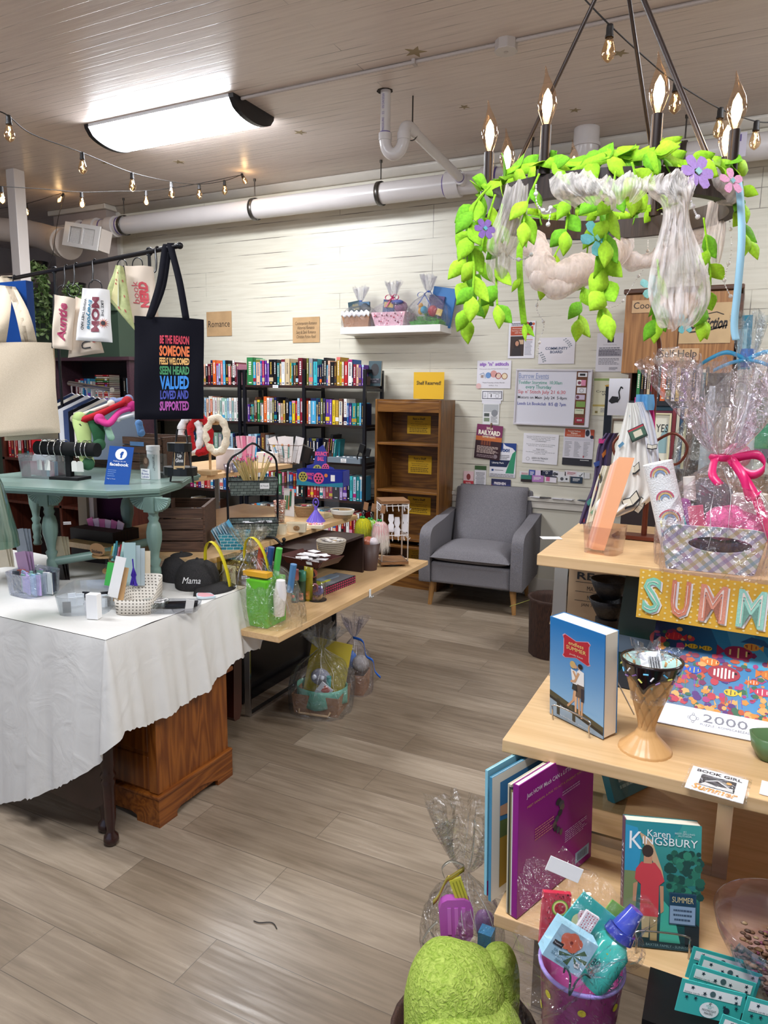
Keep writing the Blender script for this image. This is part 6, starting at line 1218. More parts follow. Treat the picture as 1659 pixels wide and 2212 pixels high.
b.add([(-w2,-d2,0),(w2,-d2,0),(w2,d2,0),(-w2,d2,0)],[(0,1,2,3)],PL);b.build('basket',t,solid=.003)
B().box((0,0,hb_*.35),(wb*.9,.14,hb_*.5),M('#3a1c26',.8)).build('dark_lining',t)
RB1,RB2,RB3=c('#c85a70'),c('#7f9cc0'),c('#d8b070')
X=frame((-w2*.78,-.045,hb_*.35),(1,0,.28),(-.28,0,1));b=B(X);b.cyl((0,0,0),(0,.19,0),.030,M('#eceae8',.8,bump=.3,vs=300));b.build('rainbow_towel',t)
b=B();
for(y0,s_)in((.165,1),(.115,.9),(.07,1.1)):
 for k,m in enumerate((RB1,RB3,RB2)):
  rr_=(.020-.005*k)*s_;V=[]
  for i in range(11):
   a=pi*i/10-(.4 if y0<.1 else 0)
   for q in(rr_,rr_-.0028):x_,y_=q*cos(a),y0+q*sin(a);V.append(X@Vector((x_,y_,math.sqrt(max(1e-6,.0315**2-min(x_*x_,.0009))))))
  b.add(V,[(2*i,2*i+1,2*i+3,2*i+2)for i in range(10)],m)
b.build('rainbow_print',t)
B().box((-w2*.42,-.03,hb_*.9),(.05,.035,.13),M('#9a3f8a',.3),RY(-14)).build('purple_pouch',t,bevel=.008);B().cyl((-w2*.55,-.03,hb_*1.45),(-w2*.62,-.03,hb_*1.95),.012,M('#ded6cc',.4)).build('white_bottle_cap',t)
B().box((-w2*.30,-.05,hb_*.95),(.02,.02,.07),c('#4aa8b0'),RY(-20)).build('teal_stripe',t,bevel=.006)
b=B();rn=random.Random(4);b.sph((-.005,.02,hb_*1.25),.055,M('#6a6468',.9),14,sc=(1,.7,1.2));b.build('grey_plush',t);B().box((-.012,-.045,hb_*1.15),(.03,.01,.045),c('#d8607c'),RY(-10)).build('pink_packet',t)
FP=M('#e2689a',.95,vary=.15,vs=90,bump=.8);b=B();
for i in range(9):b.sph((.02+.0095*i-.01*(i%2),-.045+.012*(i%3),hb_*(.95+.10*sin(i*.8))),.036,FP,12,sc=(1,.8,.9))
b.build('pink_fluffy_scarf',t)['kind']='stuff'
B().cyl((w2*.9,.0,hb_*1.1),(w2*.85,.0,hb_*1.6),.035,M('#dcd2c4',.6)).build('cream_jar',t)
gx,gy,gz=0,0,0
g=PD(1555,985,(ctr_-CAM).dot(F_));gl=t.matrix_world if False else None
loc=RZ(-ang)@(g-Vector((ctr_.x,ctr_.y,zt1)));Htie=loc.z
fp_=PD(1545,775,(ctr_-CAM).dot(F_)-.02);hh_=fp_.z-g.z
cello_bag(t,wb*1.26,.27,Htie/1.0,1.0,.115,hh_*.98,11,z0=.0,off=(loc.x,0),n=90,oval=5,crn=.035,mat=clear('#fdf8fc',.13,1.0,22,.14,.012,name='wrinkled_cellophane'))
PK=M('#d81e66',.35);B().lathe([(.022,-.007),(.026,0),(.022,.007)],PK,(loc.x,0,Htie),20).build('ribbon_knot',t)
bw=Vector((loc.x+.015,-.03,Htie))
ribbon(t,smoothpts([bw,bw+Vector((.045,-.02,.012)),bw+Vector((.06,-.03,-.012)),bw+Vector((.035,-.03,-.028)),bw+Vector((.0,-.005,-.004))],5),.018,PK,'ribbon_loop')
ribbon(t,smoothpts([bw,bw+Vector((.02,-.04,-.03)),bw+Vector((.035,-.05,-.07)),bw+Vector((.05,-.06,-.065))],5),.018,PK,'ribbon_loop',(.5,0,1))
ribbon(t,smoothpts([bw,bw+Vector((.04,-.05,-.06)),bw+Vector((.07,-.08,-.13)),bw+Vector((.105,-.085,-.19))],5),.015,PK,'ribbon_tail',(1,0,.6))
ribbon(t,smoothpts([bw+Vector((-.03,0,0)),bw+Vector((-.035,-.03,-.03)),bw+Vector((-.02,-.045,-.05))],4),.015,PK,'ribbon_tail',(1,0,.4))
q=PD(1580,1120,2.05);t=thing('gift_basket',(q.x+.0,q.y,hT),'tall cellophane-wrapped gift with blue ribbon behind the plaid basket','gift basket')
kz=PY(1578,778,q.y).z-hT;B().lathe([(.09,0),(.10,.02),(.11,.14),(.105,.14),(.001,.13)],c('#8a6a50'),(0,0,0),20).build('basket',t)
for(x,y,z,r1,h1,m_,nm)in((-.08,0,.13,.02,.26,'#c9d2d6','clear_tube'),(.02,-.03,.13,.022,.24,'#dfe4e8','clear_tube'),(-.04,.0,.13,.03,.20,'#b8a890','tan_bottle'),(.06,-.02,.22,.03,.14,'#3aa070','green_bottle')):
 B().lathe([(r1*.9,0),(r1,.005),(r1,h1*.75),(r1*.5,h1*.85),(r1*.4,h1),(.001,h1)],M(m_,.25),(x,y,z),14).build(nm,t)
B().sph((.0,-.07,.20),.036,M('#df7a9c',.7),14).build('pink_ball',t);B().sph((.095,-.05,.19),.022,M('#1c2240',.7),10).build('navy_pompom',t)
cello_bag(t,.33,.22,kz,1,.035,.12,21,n=60,oval=2.4,mat=clear('#f8fcff',.13,1.0,24,.14,.012,name='wrinkled_cellophane_blue'))
BR_=M('#3f9ed0',.35);
for s_ in(-1,1):
 ribbon(t,smoothpts([(0,-.02,kz),(s_*.05,-.03,kz+.02),(s_*.10,-.03,kz-.002),(s_*.13,-.03,kz-.03)],5),.012,BR_)
 ribbon(t,smoothpts([(0,-.02,kz),(s_*.04,-.04,kz-.01),(s_*.08,-.04,kz-.03)],4),.010,BR_)
B().lathe([(.012,-.02),(.02,0),(.016,.03)],M('#5a82c8',.4),(0,0,kz),14).build('ribbon_knot',t)
q0,q1=PZ(1263,1193,zt1),PZ(1334,1204,zt1);wc=(q1-q0).length;cm_=(q0+q1)/2
t=thing('acrylic_container',(cm_.x,cm_.y+.035,zt1),'small clear tub holding peach paper bookmarks on the highest right table','container',math.degrees(math.atan2(q1 .y-q0 .y,q1 .x-q0 .x)))
def tub(t,w,d,h,mat,tp=.9,name='tub_wall',rim=True):
 b=B();n=32;V=[]
 def rr(a,e=5):return 1/((abs(cos(a))**e+abs(sin(a))**e)**(1/e))
 rows=[(0,tp),(h,1.0),(h,.965),(.003,tp*.965)]
 for z,k in rows:
  for i in range(n):a=2*pi*i/n;V.append((k*w/2*rr(a)*cos(a),k*d/2*rr(a)*sin(a),z))
 b.add(V,[(j*n+i,j*n+(i+1)%n,(j+1)*n+(i+1)%n,(j+1)*n+i)for j in range(3)for i in range(n)]+[tuple(range(n-1,-1,-1))],mat,False);return b.build(name,t)
tub(t,wc*1.12,.08,PY(1300,1140,cm_.y).z-hT,clear('#faf4f2',.12,0,1,.04),.88)
pch=c('#e8a878');ztp=PY(1350,995,cm_.y+.02).z-hT;xs_=(PY(1285,1190,cm_.y).x-cm_.x,PY(1352,997,cm_.y+.02).x-cm_.x)
o=thing('bookmark_stack',(cm_.x,cm_.y+.03,zt1+.004),'stack of tall peach paper bookmarks leaning right in the clear tub','bookmarks')
for k in range(6):
 dx=-.004*k;B().add([(xs_[0]-.010+dx,.004*k,0),(xs_[0]+.016+dx,.004*k,0),(xs_[1]+.014+dx,.004*k+.02,ztp-.004*k),(xs_[1]-.020+dx,.004*k+.02,ztp-.004*k)],[(0,1,2,3)],M(('#eba678','#f0b48c','#e9b096','#f0c4ac','#ecb496','#eabba0')[k],.7)).build('paper_strip',o,solid=.002)
o=B().bb(-.05,.0,0,.03,0,.001,PAPER).build('paper_slip',loc=(*PZ(1215,1165,zt1).xy,zt1),rot=(0,0,.5));tagit(o,'white paper slip sticking out over the left end of the highest table','paper')
sp_=PZ(1390,1165,zt1);YS2=sp_.y
t=thing('towel_stand',(sp_.x,sp_.y,zt1),'bronze metal stand with curled arms holding book-pattern towels','stand');BZ=M('#6b3422',.35,.5)
B().box((0,0,.006),(.12,.05,.010),BZ).cyl((0,0,0),(0,0,.42),.007,BZ).build('post',t,bevel=.001)
for s_ in(-1,1):B().cyl((s_*.06,.0,.012),(s_*.075,-.0,-.0),.005,BZ).build('foot',t)
Z0=PY(1380,960,YS2).z-hT
for s_ in(-1,1):
 B().tube(smoothpts([(0,0,Z0),(s_*.05,-.01,Z0+.03),(s_*.085,-.02,Z0),(s_*.07,-.025,Z0-.04),(s_*.035,-.02,Z0-.045),(s_*.02,-.02,Z0-.03)],5),.0035,BZ,8).build('curl_arm',t)
B().tube(smoothpts([(0,0,.42),(.004,0,.47),(-.002,-.0,.50)],4),.011,BZ,10,flat=.5).build('hook',t)
def cloth(rows,Yd,mat,label,seed,prints=None,nf=4,amp=.008,name='towel'):
 R2=[(PY(a,y,Yd),PY(b_,y,Yd))for a,b_,y in rows];o0=R2[0][0].copy();A2=smoothpts([a for a,_ in R2],4);B2=smoothpts([b_ for _,b_ in R2],4);nu=28;V=[];rn=random.Random(seed);ph=rn.uniform(0,6)
 def pt(u,j):
  a,c_=A2[j],B2[j];w=(c_-a).length;am=min(amp,w*.16);return a.lerp(c_,u)-o0+Vector((0,am*sin(u*nf*6.28+ph+.4*sin(j*.3))-.02*sin(u*pi),0))
 for j in range(len(A2)):
  for i in range(nu):V.append(pt(i/(nu-1),j))
 b=B();b.add(V,[(j*nu+i,j*nu+i+1,(j+1)*nu+i+1,(j+1)*nu+i)for j in range(len(A2)-1)for i in range(nu-1)],mat,True)
 for(u,v,s_,m,shp,*rt)in prints or[]:
  j=int(v*(len(A2)-1));p=pt(u,j);e=pt(min(1,u+.03),j)-pt(max(0,u-.03),j);X=frame(p+Vector((0,-.003,0)),(e.x,e.y,0),(0,.05,1))@RZ(rt[0]if rt else 0)
  if shp=='book':b.rect(X,-s_,s_,-s_*.75,s_*.75,INK,.0004);b.rect(X,-s_*.92,s_*.92,-s_*.66,s_*.5,c('#4a6a58'),.0008);b.rect(X,-s_*.92,s_*.92,s_*.5,s_*.68,c(m),.0008);b.rect(X,-s_*.5,s_*.5,-s_*.4,s_*.3,c('#d8d0b8'),.0012);[b.rect(X,-s_*.9,s_*.9,-s_*(.60-.07*k),-s_*(.57-.07*k),INK,.0011)for k in range(2)]
  elif shp=='open':b.pol(X,[(-s_,-s_*.5),(0,-s_*.7),(s_,-s_*.5),(s_,s_*.5),(0,s_*.25),(-s_,s_*.5)],INK,.0004);b.pol(X,[(-s_*.9,-s_*.3),(-.02*s_,-s_*.5),(-.02*s_,s_*.16),(-s_*.9,s_*.38)],c('#d9d4c4'),.0008);b.pol(X,[(s_*.02,-s_*.5),(s_*.9,-s_*.3),(s_*.9,s_*.38),(s_*.02,s_*.16)],c('#c9c4b4'),.0008)
  elif shp=='ring':b.ring(X,0,0,s_,s_*.25,c(m),.0006)
  elif shp=='star':b.pol(X,[(s_*(1 if k%2==0 else.45)*cos(k*pi/5+.3),s_*(1 if k%2==0 else.45)*sin(k*pi/5+.3))for k in range(10)],c(m),.0006)
  else:b.rect(X,-s_,s_,-s_*.5,s_*.5,c(m),.0006)
 return tagit(b.build(name,loc=o0),label,'towel')
CW=M('#dcd9d2',.85)
cloth([(1355,1378,870),(1345,1400,910),(1332,1412,960),(1320,1418,1010),(1308,1420,1060),(1285,1395,1090),(1290,1340,1115)],YS2-.05,CW,'white tea towel printed with books hanging at the front of the stand',3,[(.35,.15,.004,'#5a8098','star'),(.62,.28,.021,'#b8404c','book',25),(.55,.52,.022,'#8a3a4a','open',20),(.2,.5,.005,'#4a7a98','ring'),(.62,.75,.026,'#7a3a48','open',35),(.25,.7,.003,'#2a2a30','ring'),(.9,.85,.02,'#3a3a3a','open',60),(.15,.36,.008,'#5a8aa8','rect',40),(.18,.9,.004,'#3a3a40','ring')])
cloth([(1372,1392,868),(1376,1408,900),(1384,1420,950),(1392,1424,1000),(1400,1420,1040)],YS2-.045,M('#cfd0d6',.85),'pale grey towel with a red edge behind the front towel',5,[(.2,.5,.007,'#b8303c','rect',80),(.7,.6,.012,'#4a4a50','open')],3)
cloth([(1372,1400,858),(1372,1412,880),(1385,1416,920),(1392,1416,970),(1400,1415,1010)],YS2-.02,M('#d23f86',.8),'bright pink and blue towel draped over the right of the stand',6,[],3)
cloth([(1374,1412,852),(1372,1414,872),(1378,1412,886)],YS2-.035,M('#5f9fce',.8),'light blue fold of towel hanging over the pink one',7,[],2,.006)
cloth([(1308,1336,935),(1292,1325,960),(1285,1318,1000),(1278,1310,1050),(1262,1300,1090),(1250,1280,1130)],YS2+.02,M('#3f3050',.85),'dark multicoloured scarf with orange, blue and pink patches hanging left',8,[(.3,.15,.012,'#b02a6c','rect'),(.6,.3,.012,'#d07a30','rect',30),(.3,.4,.012,'#2a3f7a','rect',20),(.6,.5,.012,'#c9a83c','rect',10),(.4,.62,.012,'#d86a34','rect',-20),(.3,.75,.013,'#3f8a8a','rect',35),(.7,.85,.011,'#d8d0b8','rect',10),(.4,.95,.009,'#b03038','rect',30)],3)
cloth([(1300,1335,1005),(1285,1322,1050),(1272,1310,1100),(1262,1300,1140)],YS2+.005,M('#d6cdb8',.85),'cream scarf with dark stripes hanging below the dark scarf',9,[(.3,.3,.02,'#3a3a3c','rect',60),(.6,.7,.02,'#6a8a6c','rect',50)],3)
X=frame(PY(1336,860,2.40),(1,0,0),(0,0,1));o=B().bb(-.032,.032,-.055,.062,-.002,0,M('#e6e6f0',.5),X).pol(X,[(-.030,-.01),(-.020,-.018),(-.002,-.012),(.0,.004),(-.02,.006)],INK).line(X,[(-.004,-.014),(.004,.0),(.0,.02),(.006,.036),(.012,.03)],.004,INK).build('swan_card');tagit(o,'white card with a black swan drawing behind the hanging towels','card')
bx=PY(1312,900,2.4);t=thing('metal_rack',(bx.x,2.42,.9),'black metal rack upright behind the towels','rack');B().bb(-.012,.012,-.012,.012,0,PY(1312,835,2.42).z-.9,DARKMETAL).build('upright',t);B().bb(0,.5,-.008,.008,.05,.07,DARKMETAL).build('rail',t)
X=frame(PY(1650,925,2.3),(1,0,-.25),(.25,0,1));o=B().bb(-.06,.12,-.09,.02,-.012,0,M('#bcaad8',.4),X).txt(X,'ALL NEEDED A BREAK',.0,.005,.008,c('#8a2a4a'),w=.09).txt(X,'How Do',.02,-.035,.02,c('#3a2a5a'),w=.06).build('tilted_book');tagit(o,'tilted lilac book with red title at the right edge','book')
for k,(xx,cc)in enumerate(((1612,'#3a2a22'),(1624,'#2a3a60'),(1634,'#8a7a6a'))):
 p=PY(xx,1010,2.32);o=B().bb(-.008,.008,0,.1,0,.14,c(cc)).build('leaning_book',loc=(p.x,2.32,PY(xx,1040,2.32).z-.02),rot=(0,-.45,0));tagit(o,'%s leaning book behind the wrapped basket at the right'%('brown','navy','taupe')[k],'book')
o=B().bb(.02,.6,2.2,2.6,.9,PY(1640,1060,2.3).z-.02,M('#17171b',.4)).build('black_stand');tagit(o,'black display stand behind the plaid basket at the right edge','stand')
q=PZ(1262,1370,hM);t=thing('kraft_tote',(PY(1258,1300,1.86).x,1.90,hM),'tan kraft bag printed RE with typewritten dates under the highest table','bag')
b=B();b.bb(-.075,.075,0,.05,0,.235,M('#b59a7a',.85,vary=.05,vs=12));X=frame((0,0,0),(1,0,0),(0,0,1));b.txt(X,'RE',-.002,.18,.02,INK,w=.045,bold=.02);b.rect(X,-.028,.055,.162,.1635,INK);b.txt(X,'MAY 2',.02,.147,.012,INK,w=.034);b.rect(X,-.028,.055,.136,.1372,INK);b.txt(X,'NOV',.018,.122,.012,INK,w=.026);b.rect(X,-.028,.055,.111,.1122,INK);b.txt(X,'JAN 7',.005,.100,.010,INK,w=.03);b.build('bag_body',t)
q=PY(1322,1300,1.75);t0=q
for k in range(2):
 o=B().lathe([(.02,0),(.026,.004),(.040,.03),(.048,.05),(.045,.05),(.036,.03),(.02,.008),(.001,.006)],M('#17161a',.6,bump=.5,vs=60),(0,0,0),24).build('black_bowl',loc=(PY(1312,1300,1.78).x,1.80,PY(1312,1340-k*43,1.78).z));tagit(o,('lower black bowl beside the kraft bag','upper black bowl stacked in the lower one beside the kraft bag')[k],'bowl')
o=B().cyl((0,0,0),(0,0,PY(1312,1340,1.78).z-hM),.03,M('#2a2422',.6)).build('bowl_foot',loc=(PY(1312,1300,1.78).x,1.80,hM));tagit(o,'dark block carrying the two black bowls','block')
bl,br=PZ(1318,1440,hM+.002),PZ(1400,1446,hM+.002);bl.y=1.62;br.y=1.60;bl.x=PY(1318,1440,1.62).x;br.x=bl.x+.16
cover(bl,br,(1352,1240),.26,.012,M('#10281f',.2),'dark green glossy book leaning behind the puzzle box',lambda b,X,w,h:(b.lines(X,-w*.2,w*.4,h*.72,h*.94,5,c('#5f9a80'),.35),b.rect(X,-w/2,w/2,h*.3,h*.45,c('#3c4a58')),b.pol(X,[(-w*.5,0),(w*.5,0),(w*.5,h*.3),(-w*.2,h*.34)],c('#14161c')),b.disc(X,w*.05,h*.48,w*.1,c('#8a3030')),b.txt(X,'DUCK',w*.25,h*.38,h*.03,c('#a8a8a0'),w=w*.2)),pages=False)
for k in range(3):o=B().bb(-.06,.06,0,.004,0,.17-.01*k,(M('#c9ae84',.8),PAPER,M('#a88f6a',.8))[k]).build('paper_folder',loc=(PY(1232,1300,1.95).x-.0+.008*k,1.97+.008*k,hM+.001),rot=(0,.15+.04*k,0));tagit(o,('tan','white','brown')[k]+' paper folder leaning left of the kraft bag','folder')
t=thing('wicker_basket',(-.92,4.2,0),'dark wicker basket with green paper on the floor behind the right tables','basket');wk=NT('dark_wicker');wk.bsdf('#4a2e22',.7)
v=wk.coord((60,60,60));ch_=wk.n('ShaderNodeTexBrick');wk.l(v,ch_.inputs[0]);ch_.inputs['Color1'].default_value=lin('#5c3a2a');ch_.inputs['Color2'].default_value=lin('#2f1c16');ch_.inputs['Mortar'].default_value=lin('#1a100c');wk.l(ch_.outputs[0],wk.b.inputs['Base Color']);wk.bump(ch_.outputs[1],1,.01)
B().lathe([(.13,0),(.135,.01),(.145,.34),(.155,.36),(.14,.36),(.13,.33),(.12,.012),(.001,.01)],wk.m,(0,0,0),28,wob=lambda a,z:1+.02*sin(a*16+z*120)).build('basket_wall',t)
B().box((-.09,-.03,.38),(.09,.01,.09),c('#8fcf3a'),RY(25)).build('green_card',t);B().cyl((-.12,-.05,.34),(-.24,-.1,.29),.002,c('#8a8a3a')).build('straw',t)
hB=.40
o=B().bb(-.50,.8,.42,1.02,hB-.03,hB,wood('#3a2218','#22130e',0,1,.4,'dark_bench',.4)).bb(-.46,-.42,.46,.98,0,hB-.03,M('#22130e',.5)).bb(.7,.74,.46,.98,0,hB-.03,M('#22130e',.5)).build('low_bench',bevel=.003);tagit(o,'low dark wooden bench in front of the right display tables','bench')
bc=PD(1256,2085,1.16);t=thing('gift_bucket',(bc.x,bc.y,hB),'purple and pink bucket with yellow dots holding a wrapped summer gift set','gift basket')
zr=bc.z-hB;Rr=88/FPX*1.16;GB=grad('#7c4fc0','#c04f96',2,0,zr*.55,.2,'purple_pink_bucket');b=B()
b.lathe([(Rr*.70,0),(Rr*.72,.003),(Rr,zr),(Rr*1.04,zr+.002),(Rr*1.04,zr+.006),(Rr*.97,zr+.006),(Rr*.68,.006),(.001,.006)],GB,(0,0,0),40);b.lathe([(Rr*1.0,zr-.001),(Rr*1.045,zr+.002),(Rr*1.04,zr+.008),(Rr*.96,zr+.006)],M('#b09ae0',.2),(0,0,0),40);b.build('bucket',t)
b=B();k=0
for row_ in range(5):
 for i in range(7):
  a=-pi+(i+.5*(row_%2))*2*pi/7;z=zr*(.12+.19*row_);r_=Rr*(.72+.28*z/zr)+.0015;X=frame((r_*cos(a),r_*sin(a),z),(-sin(a),cos(a),0),(cos(a)*.05,sin(a)*.05,1));b.disc(X,0,0,.0065,M('#e0cc3a',.3),0,12)
b.build('yellow_dots',t)
def inb(px,py,d):p=PD(px,py,d);return p-Vector((bc.x,bc.y,hB))
def slab(t,name,corners,d,th,base,draw=None,bev=.002):
 """corners: BL, BR, TL pixel corners at depth d"""
 bl=inb(*corners[0],d);br=inb(*corners[1],d);tl=inb(*corners[2],d);X=frame(bl,br-bl,tl-bl);w=(br-bl).length;h=(tl-bl).dot(Vector((X[0][1],X[1][1],X[2][1])))
 b=B(X);I_=Matrix();b.bb(0,w,0,h,-th,0,base)
 if draw:draw(b,I_,w,h)
 return b.build(name,t)
def D_tw(b,I_,w,h):
 b.disc(I_,w*.28,h*.62,w*.16,c('#dfe0a8'));b.disc(I_,w*.40,h*.70,w*.12,c('#d2cfc0'),.001);b.disc(I_,w*.35,h*.66,w*.13,c('#e8e4e8'),.0012)
 for(x,y)in((.26,.72),(.44,.56)):
  b.disc(I_,w*x,h*y,w*.11,c('#e6c8cc'),.0014);[b.disc(I_,w*x+w*.05*cos(a),h*y+w*.05*sin(a),w*.014,c('#c8384c'),.0018,6)for a in range(0,7)]
 b.rect(I_,w*.30,w*.42,h*.28,h*.55,c('#cf4a6a'),.0013)
slab(t,'teal_card',((1170,2040),(1255,2110),(1252,1918)),1.13,.004,M('#35b0a8',.4),D_tw)
X0=inb(1275,2020,1.12)
def nf(b,I_,w,h):
 b.rect(I_,w*.06,w*.94,h*.04,h*.96,c('#ece4e4'),.0004)
 for i in range(5):
  for j in range(9):b.disc(I_,w*(.14+.18*i),h*(.08+.105*j),w*.05,c(('#c8485c','#d8a8b0')[(i+j)%2]),.0008,6)
slab(t,'nail_file',((1245,2005),(1272,2022),(1280,1975)),1.11,.006,c('#e8dcdc'),nf)
def D_tube(b,I_,w,h):
 rn=random.Random(3)
 for i in range(46):b.disc(I_,w*rn.random(),h*(.4+.6*rn.random()),w*.02,c('#2a1a1c'),.0005,6)
 for(x,y,q)in((.62,.74,.30),(.80,.12,.22)):
  for m,k in(('#5c9a3a',1.0),('#d8d860',.9),('#e8e0a0',.78),('#c8283c',.68)):b.disc(I_,w*x,h*y,w*q*k,c(m),.0008+(1-k)*.002,20)
  for a in range(6):b.disc(I_,w*x+w*q*.4*cos(a),h*y+w*q*.4*sin(a),w*q*.14,c('#a81c30'),.0018,8)
slab(t,'watermelon_pouch',((1165,2045),(1225,2050),(1143,1925)),1.15,.01,M('#cc3348',.3),D_tube)
def D_hib(b,I_,w,h):
 b.rect(I_,0,w,0,h,grad('#a8d0e0','#86bcd0',1,0,.1),.0003);
 for k in range(7):a=k*.9;b.pol(I_,[(w*.62,h*.42),(w*.62+w*.36*cos(a+.2),h*.42+h*.30*sin(a+.2)),(w*.62+w*.36*cos(a-.2),h*.42+h*.30*sin(a-.2))][::-1],c('#4c6a44'),.0005)
 for k in range(5):a=k*1.257+.3;b.disc(I_,w*.42+w*.14*cos(a),h*.70+h*.11*sin(a),w*.14,c('#dc6a48'),.0008+.0001*k,10)
 b.disc(I_,w*.42,h*.70,w*.04,c('#8a2a20'),.0018);b.rect(I_,w*.05,w*.30,h*.42,h*.56,INK,.0012);b.txt(I_,'b.pure',w*.17,h*.49,h*.05,PAPER,w=w*.18,z=.0016);b.txt(I_,'Shower\nSteamer',w*.35,h*.27,h*.18,c('#3c6a80'),w=w*.44,z=.0014);b.lines(I_,w*.3,w*.7,h*.05,h*.14,2,c('#5c8a9c'));[b.disc(I_,w*(.8+.05*cos(k)),h*(.25+.06*sin(k*2)),w*.025,PAPER,.0014,8)for k in range(7)]
slab(t,'hibiscus_box',((1171,2062),(1250,2112),(1210,1992)),1.08,.028,c('#a4d4e4'),D_hib)
p0,p1,p2,p3=inb(1270,2118,1.12),inb(1335,2022,1.12),inb(1352,1995,1.12),inb(1375,1965,1.12)
b=B();b.tube([p0,p0 .lerp(p1,.15),p0 .lerp(p1,.8),p1],[.030,.034,.034,.018],M('#3fb3a4',.12),24,flat=.7);b.build('aloe_bottle',t)
B().tube([p1,p1 .lerp(p2,.6)],[.024,.022],M('#1f2f96',.15),20).tube([p1 .lerp(p2,.6),p3],[.018,.012],M('#3a4ab0',.1),16).build('blue_pump',t)
r_b=(p1-p0).normalized();X=frame(p0 .lerp(p1,.45)-F_*.026,r_b.cross(F_),r_b);b=B();b.txt(X,'PURE ALOE',0,.0,.012,c('#1c6a70'),w=.052,bold=.02);b.txt(X,'Soothing',0,-.018,.013,c('#1c6a70'),w=.048,bold=.02,shear=.2);b.disc(X,.0,.022,.010,c('#e0cc30'),.001)
for k in range(12):a=k*pi/6;b.pol(X,[(.011*cos(a-.15),.022+.011*sin(a-.15)),(.016*cos(a),.022+.016*sin(a)),(.011*cos(a+.15),.022+.011*sin(a+.15))],c('#e0cc30'),.001)
b.build('aloe_print',t)
slab(t,'green_leaf_card',((1290,1990),(1345,2030),(1325,1945)),1.14,.003,c('#7fae4a'))
cm2=clear('#fdfcff',.04,.8,26,.10,.0,name='clear_film_bucket');b=B();V=[]
cxp=[inb(*p,d_)for p,d_ in(((1130,1880),1.10),((1215,1830),1.12),((1330,1925),1.08),((1430,1960),1.05),((1395,2040),1.03),((1340,2140),1.05),((1300,2250),1.05),((1200,2260),1.05),((1110,2230),1.06),((1110,2120),1.06),((1115,2000),1.06))]
ce=sum(cxp,Vector())/len(cxp);rn=random.Random(6)
for k in range(6):
 s_=1-k/5*.95
 for i in range(66):
  f=i/66*len(cxp);a=cxp[int(f)%len(cxp)];d_=cxp[(int(f)+1)%len(cxp)];p=a.lerp(d_,f-int(f));V.append(ce+(p-ce)*s_*(1+.05*sin(i*1.3+k))-F_*(.055*(1-s_*s_))+F_*.012*sin(i*.9+k*2))
b.add(V,[(k*66+i,k*66+(i+1)%66,(k+1)*66+(i+1)%66,(k+1)*66+i)for k in range(5)for i in range(66)],cm2,True);b.build('cellophane_wrap',t)
q0,q1,q2=inb(1175,1900,1.07),inb(1245,1912,1.07),inb(1178,1878,1.07)
X=frame(inb(1177,1877,1.05),inb(1244,1906,1.05)-inb(1177,1877,1.05),inb(1184,1850,1.05)-inb(1177,1877,1.05));B().bb(0,.053,0,.022,0,.001,PAPER,X).build('white_sticker',t,bevel=.0004)
P=smoothpts([inb(1218,2100,1.04),inb(1222,2090,1.03),inb(1232,2110,1.03),inb(1230,2150,1.04),inb(1245,2120,1.03),inb(1262,2105,1.03),inb(1275,2112,1.04)],5);B().tube(P,.0016,c('#2a4a4a'),6).build('cord_bow',t)
bc2=PD(1000,2150,1.38);t=thing('blanket',(bc2 .x,bc2 .y,.30),'folded lime green plush blanket at the bottom of the photo','blanket')
fur=NT('lime_plush');fur.bsdf('#8fb032',.95,0,.1);n1=fur.n('ShaderNodeTexNoise');n1 .inputs['Scale'].default_value=95;n1 .inputs['Detail'].default_value=5;n1 .inputs['Distortion'].default_value=1.5;fur.l(fur.coord(),n1 .inputs['Vector'])
fur.l(fur.ramp(n1 .outputs[0],[(.3,'#8aa63a'),(.62,'#b9cc62')]),fur.b.inputs['Base Color']);fur.bump(n1 .outputs[0],.8,.012)
from mathutils import noise as mnoise
def lump(c_,R3,mat,seed,amp=.16,e=2.6,tilt=None,fq=7):
 b=B();nu,nv=72,40;V=[];T_=tilt or Matrix()
 for j in range(nv+1):
  ph_=-pi/2+pi*j/nv
  for i in range(nu):
   th=2*pi*i/nu;s1=lambda v:math.copysign(abs(v)**(2/e),v);p=Vector((R3[0]*s1(cos(ph_))*s1(cos(th)),R3[1]*s1(cos(ph_))*s1(sin(th)),R3[2]*s1(sin(ph_))));n_=mnoise.noise(p*fq+Vector((seed,0,0)))*amp+mnoise.noise(p*fq*4+Vector((seed,3,0)))*amp*.18
   V.append(T_@(p*(1+n_))+Vector(c_))
 b.add(V,[(j*nu+i,j*nu+(i+1)%nu,(j+1)*nu+(i+1)%nu,(j+1)*nu+i)for j in range(nv)for i in range(nu)],mat,True);return b
def rel(px,py,d):return PD(px,py,d)-Vector((bc2 .x,bc2 .y,.30))
lump(rel(985,2165,1.38),(.092,.10,.105),fur.m,1,.14,2.8,RZ(25)@RY(12)).build('folded_blanket',t)
lump(rel(1075,2150,1.42),(.042,.06,.10),fur.m,5,.12,2.4,RZ(20)).build('blanket_fold',t)
lump(rel(1015,2250,1.32),(.10,.10,.07),fur.m,9,.14,2.6).build('blanket_fold',t)
bbk=thing('woven_basket',(bc2 .x,bc2 .y+.02,0),'dark basket holding the green blanket and the popsicle gift, mostly hidden','basket');B().lathe([(.10,0),(.13,.02),(.15,.30),(.14,.30),(.12,.02),(.001,.02)],wk.m,(0,0,0),24).build('basket_wall',bbk)
pg_=PD(1000,1990,1.55);t=thing('gift_basket',(pg_.x,pg_.y,.30),'cellophane-wrapped gift with a pink popsicle mould left of the picture books','gift basket')
def r3(px,py,d=1.5):return PD(px,py,d)-Vector((pg_.x,pg_.y,.30))
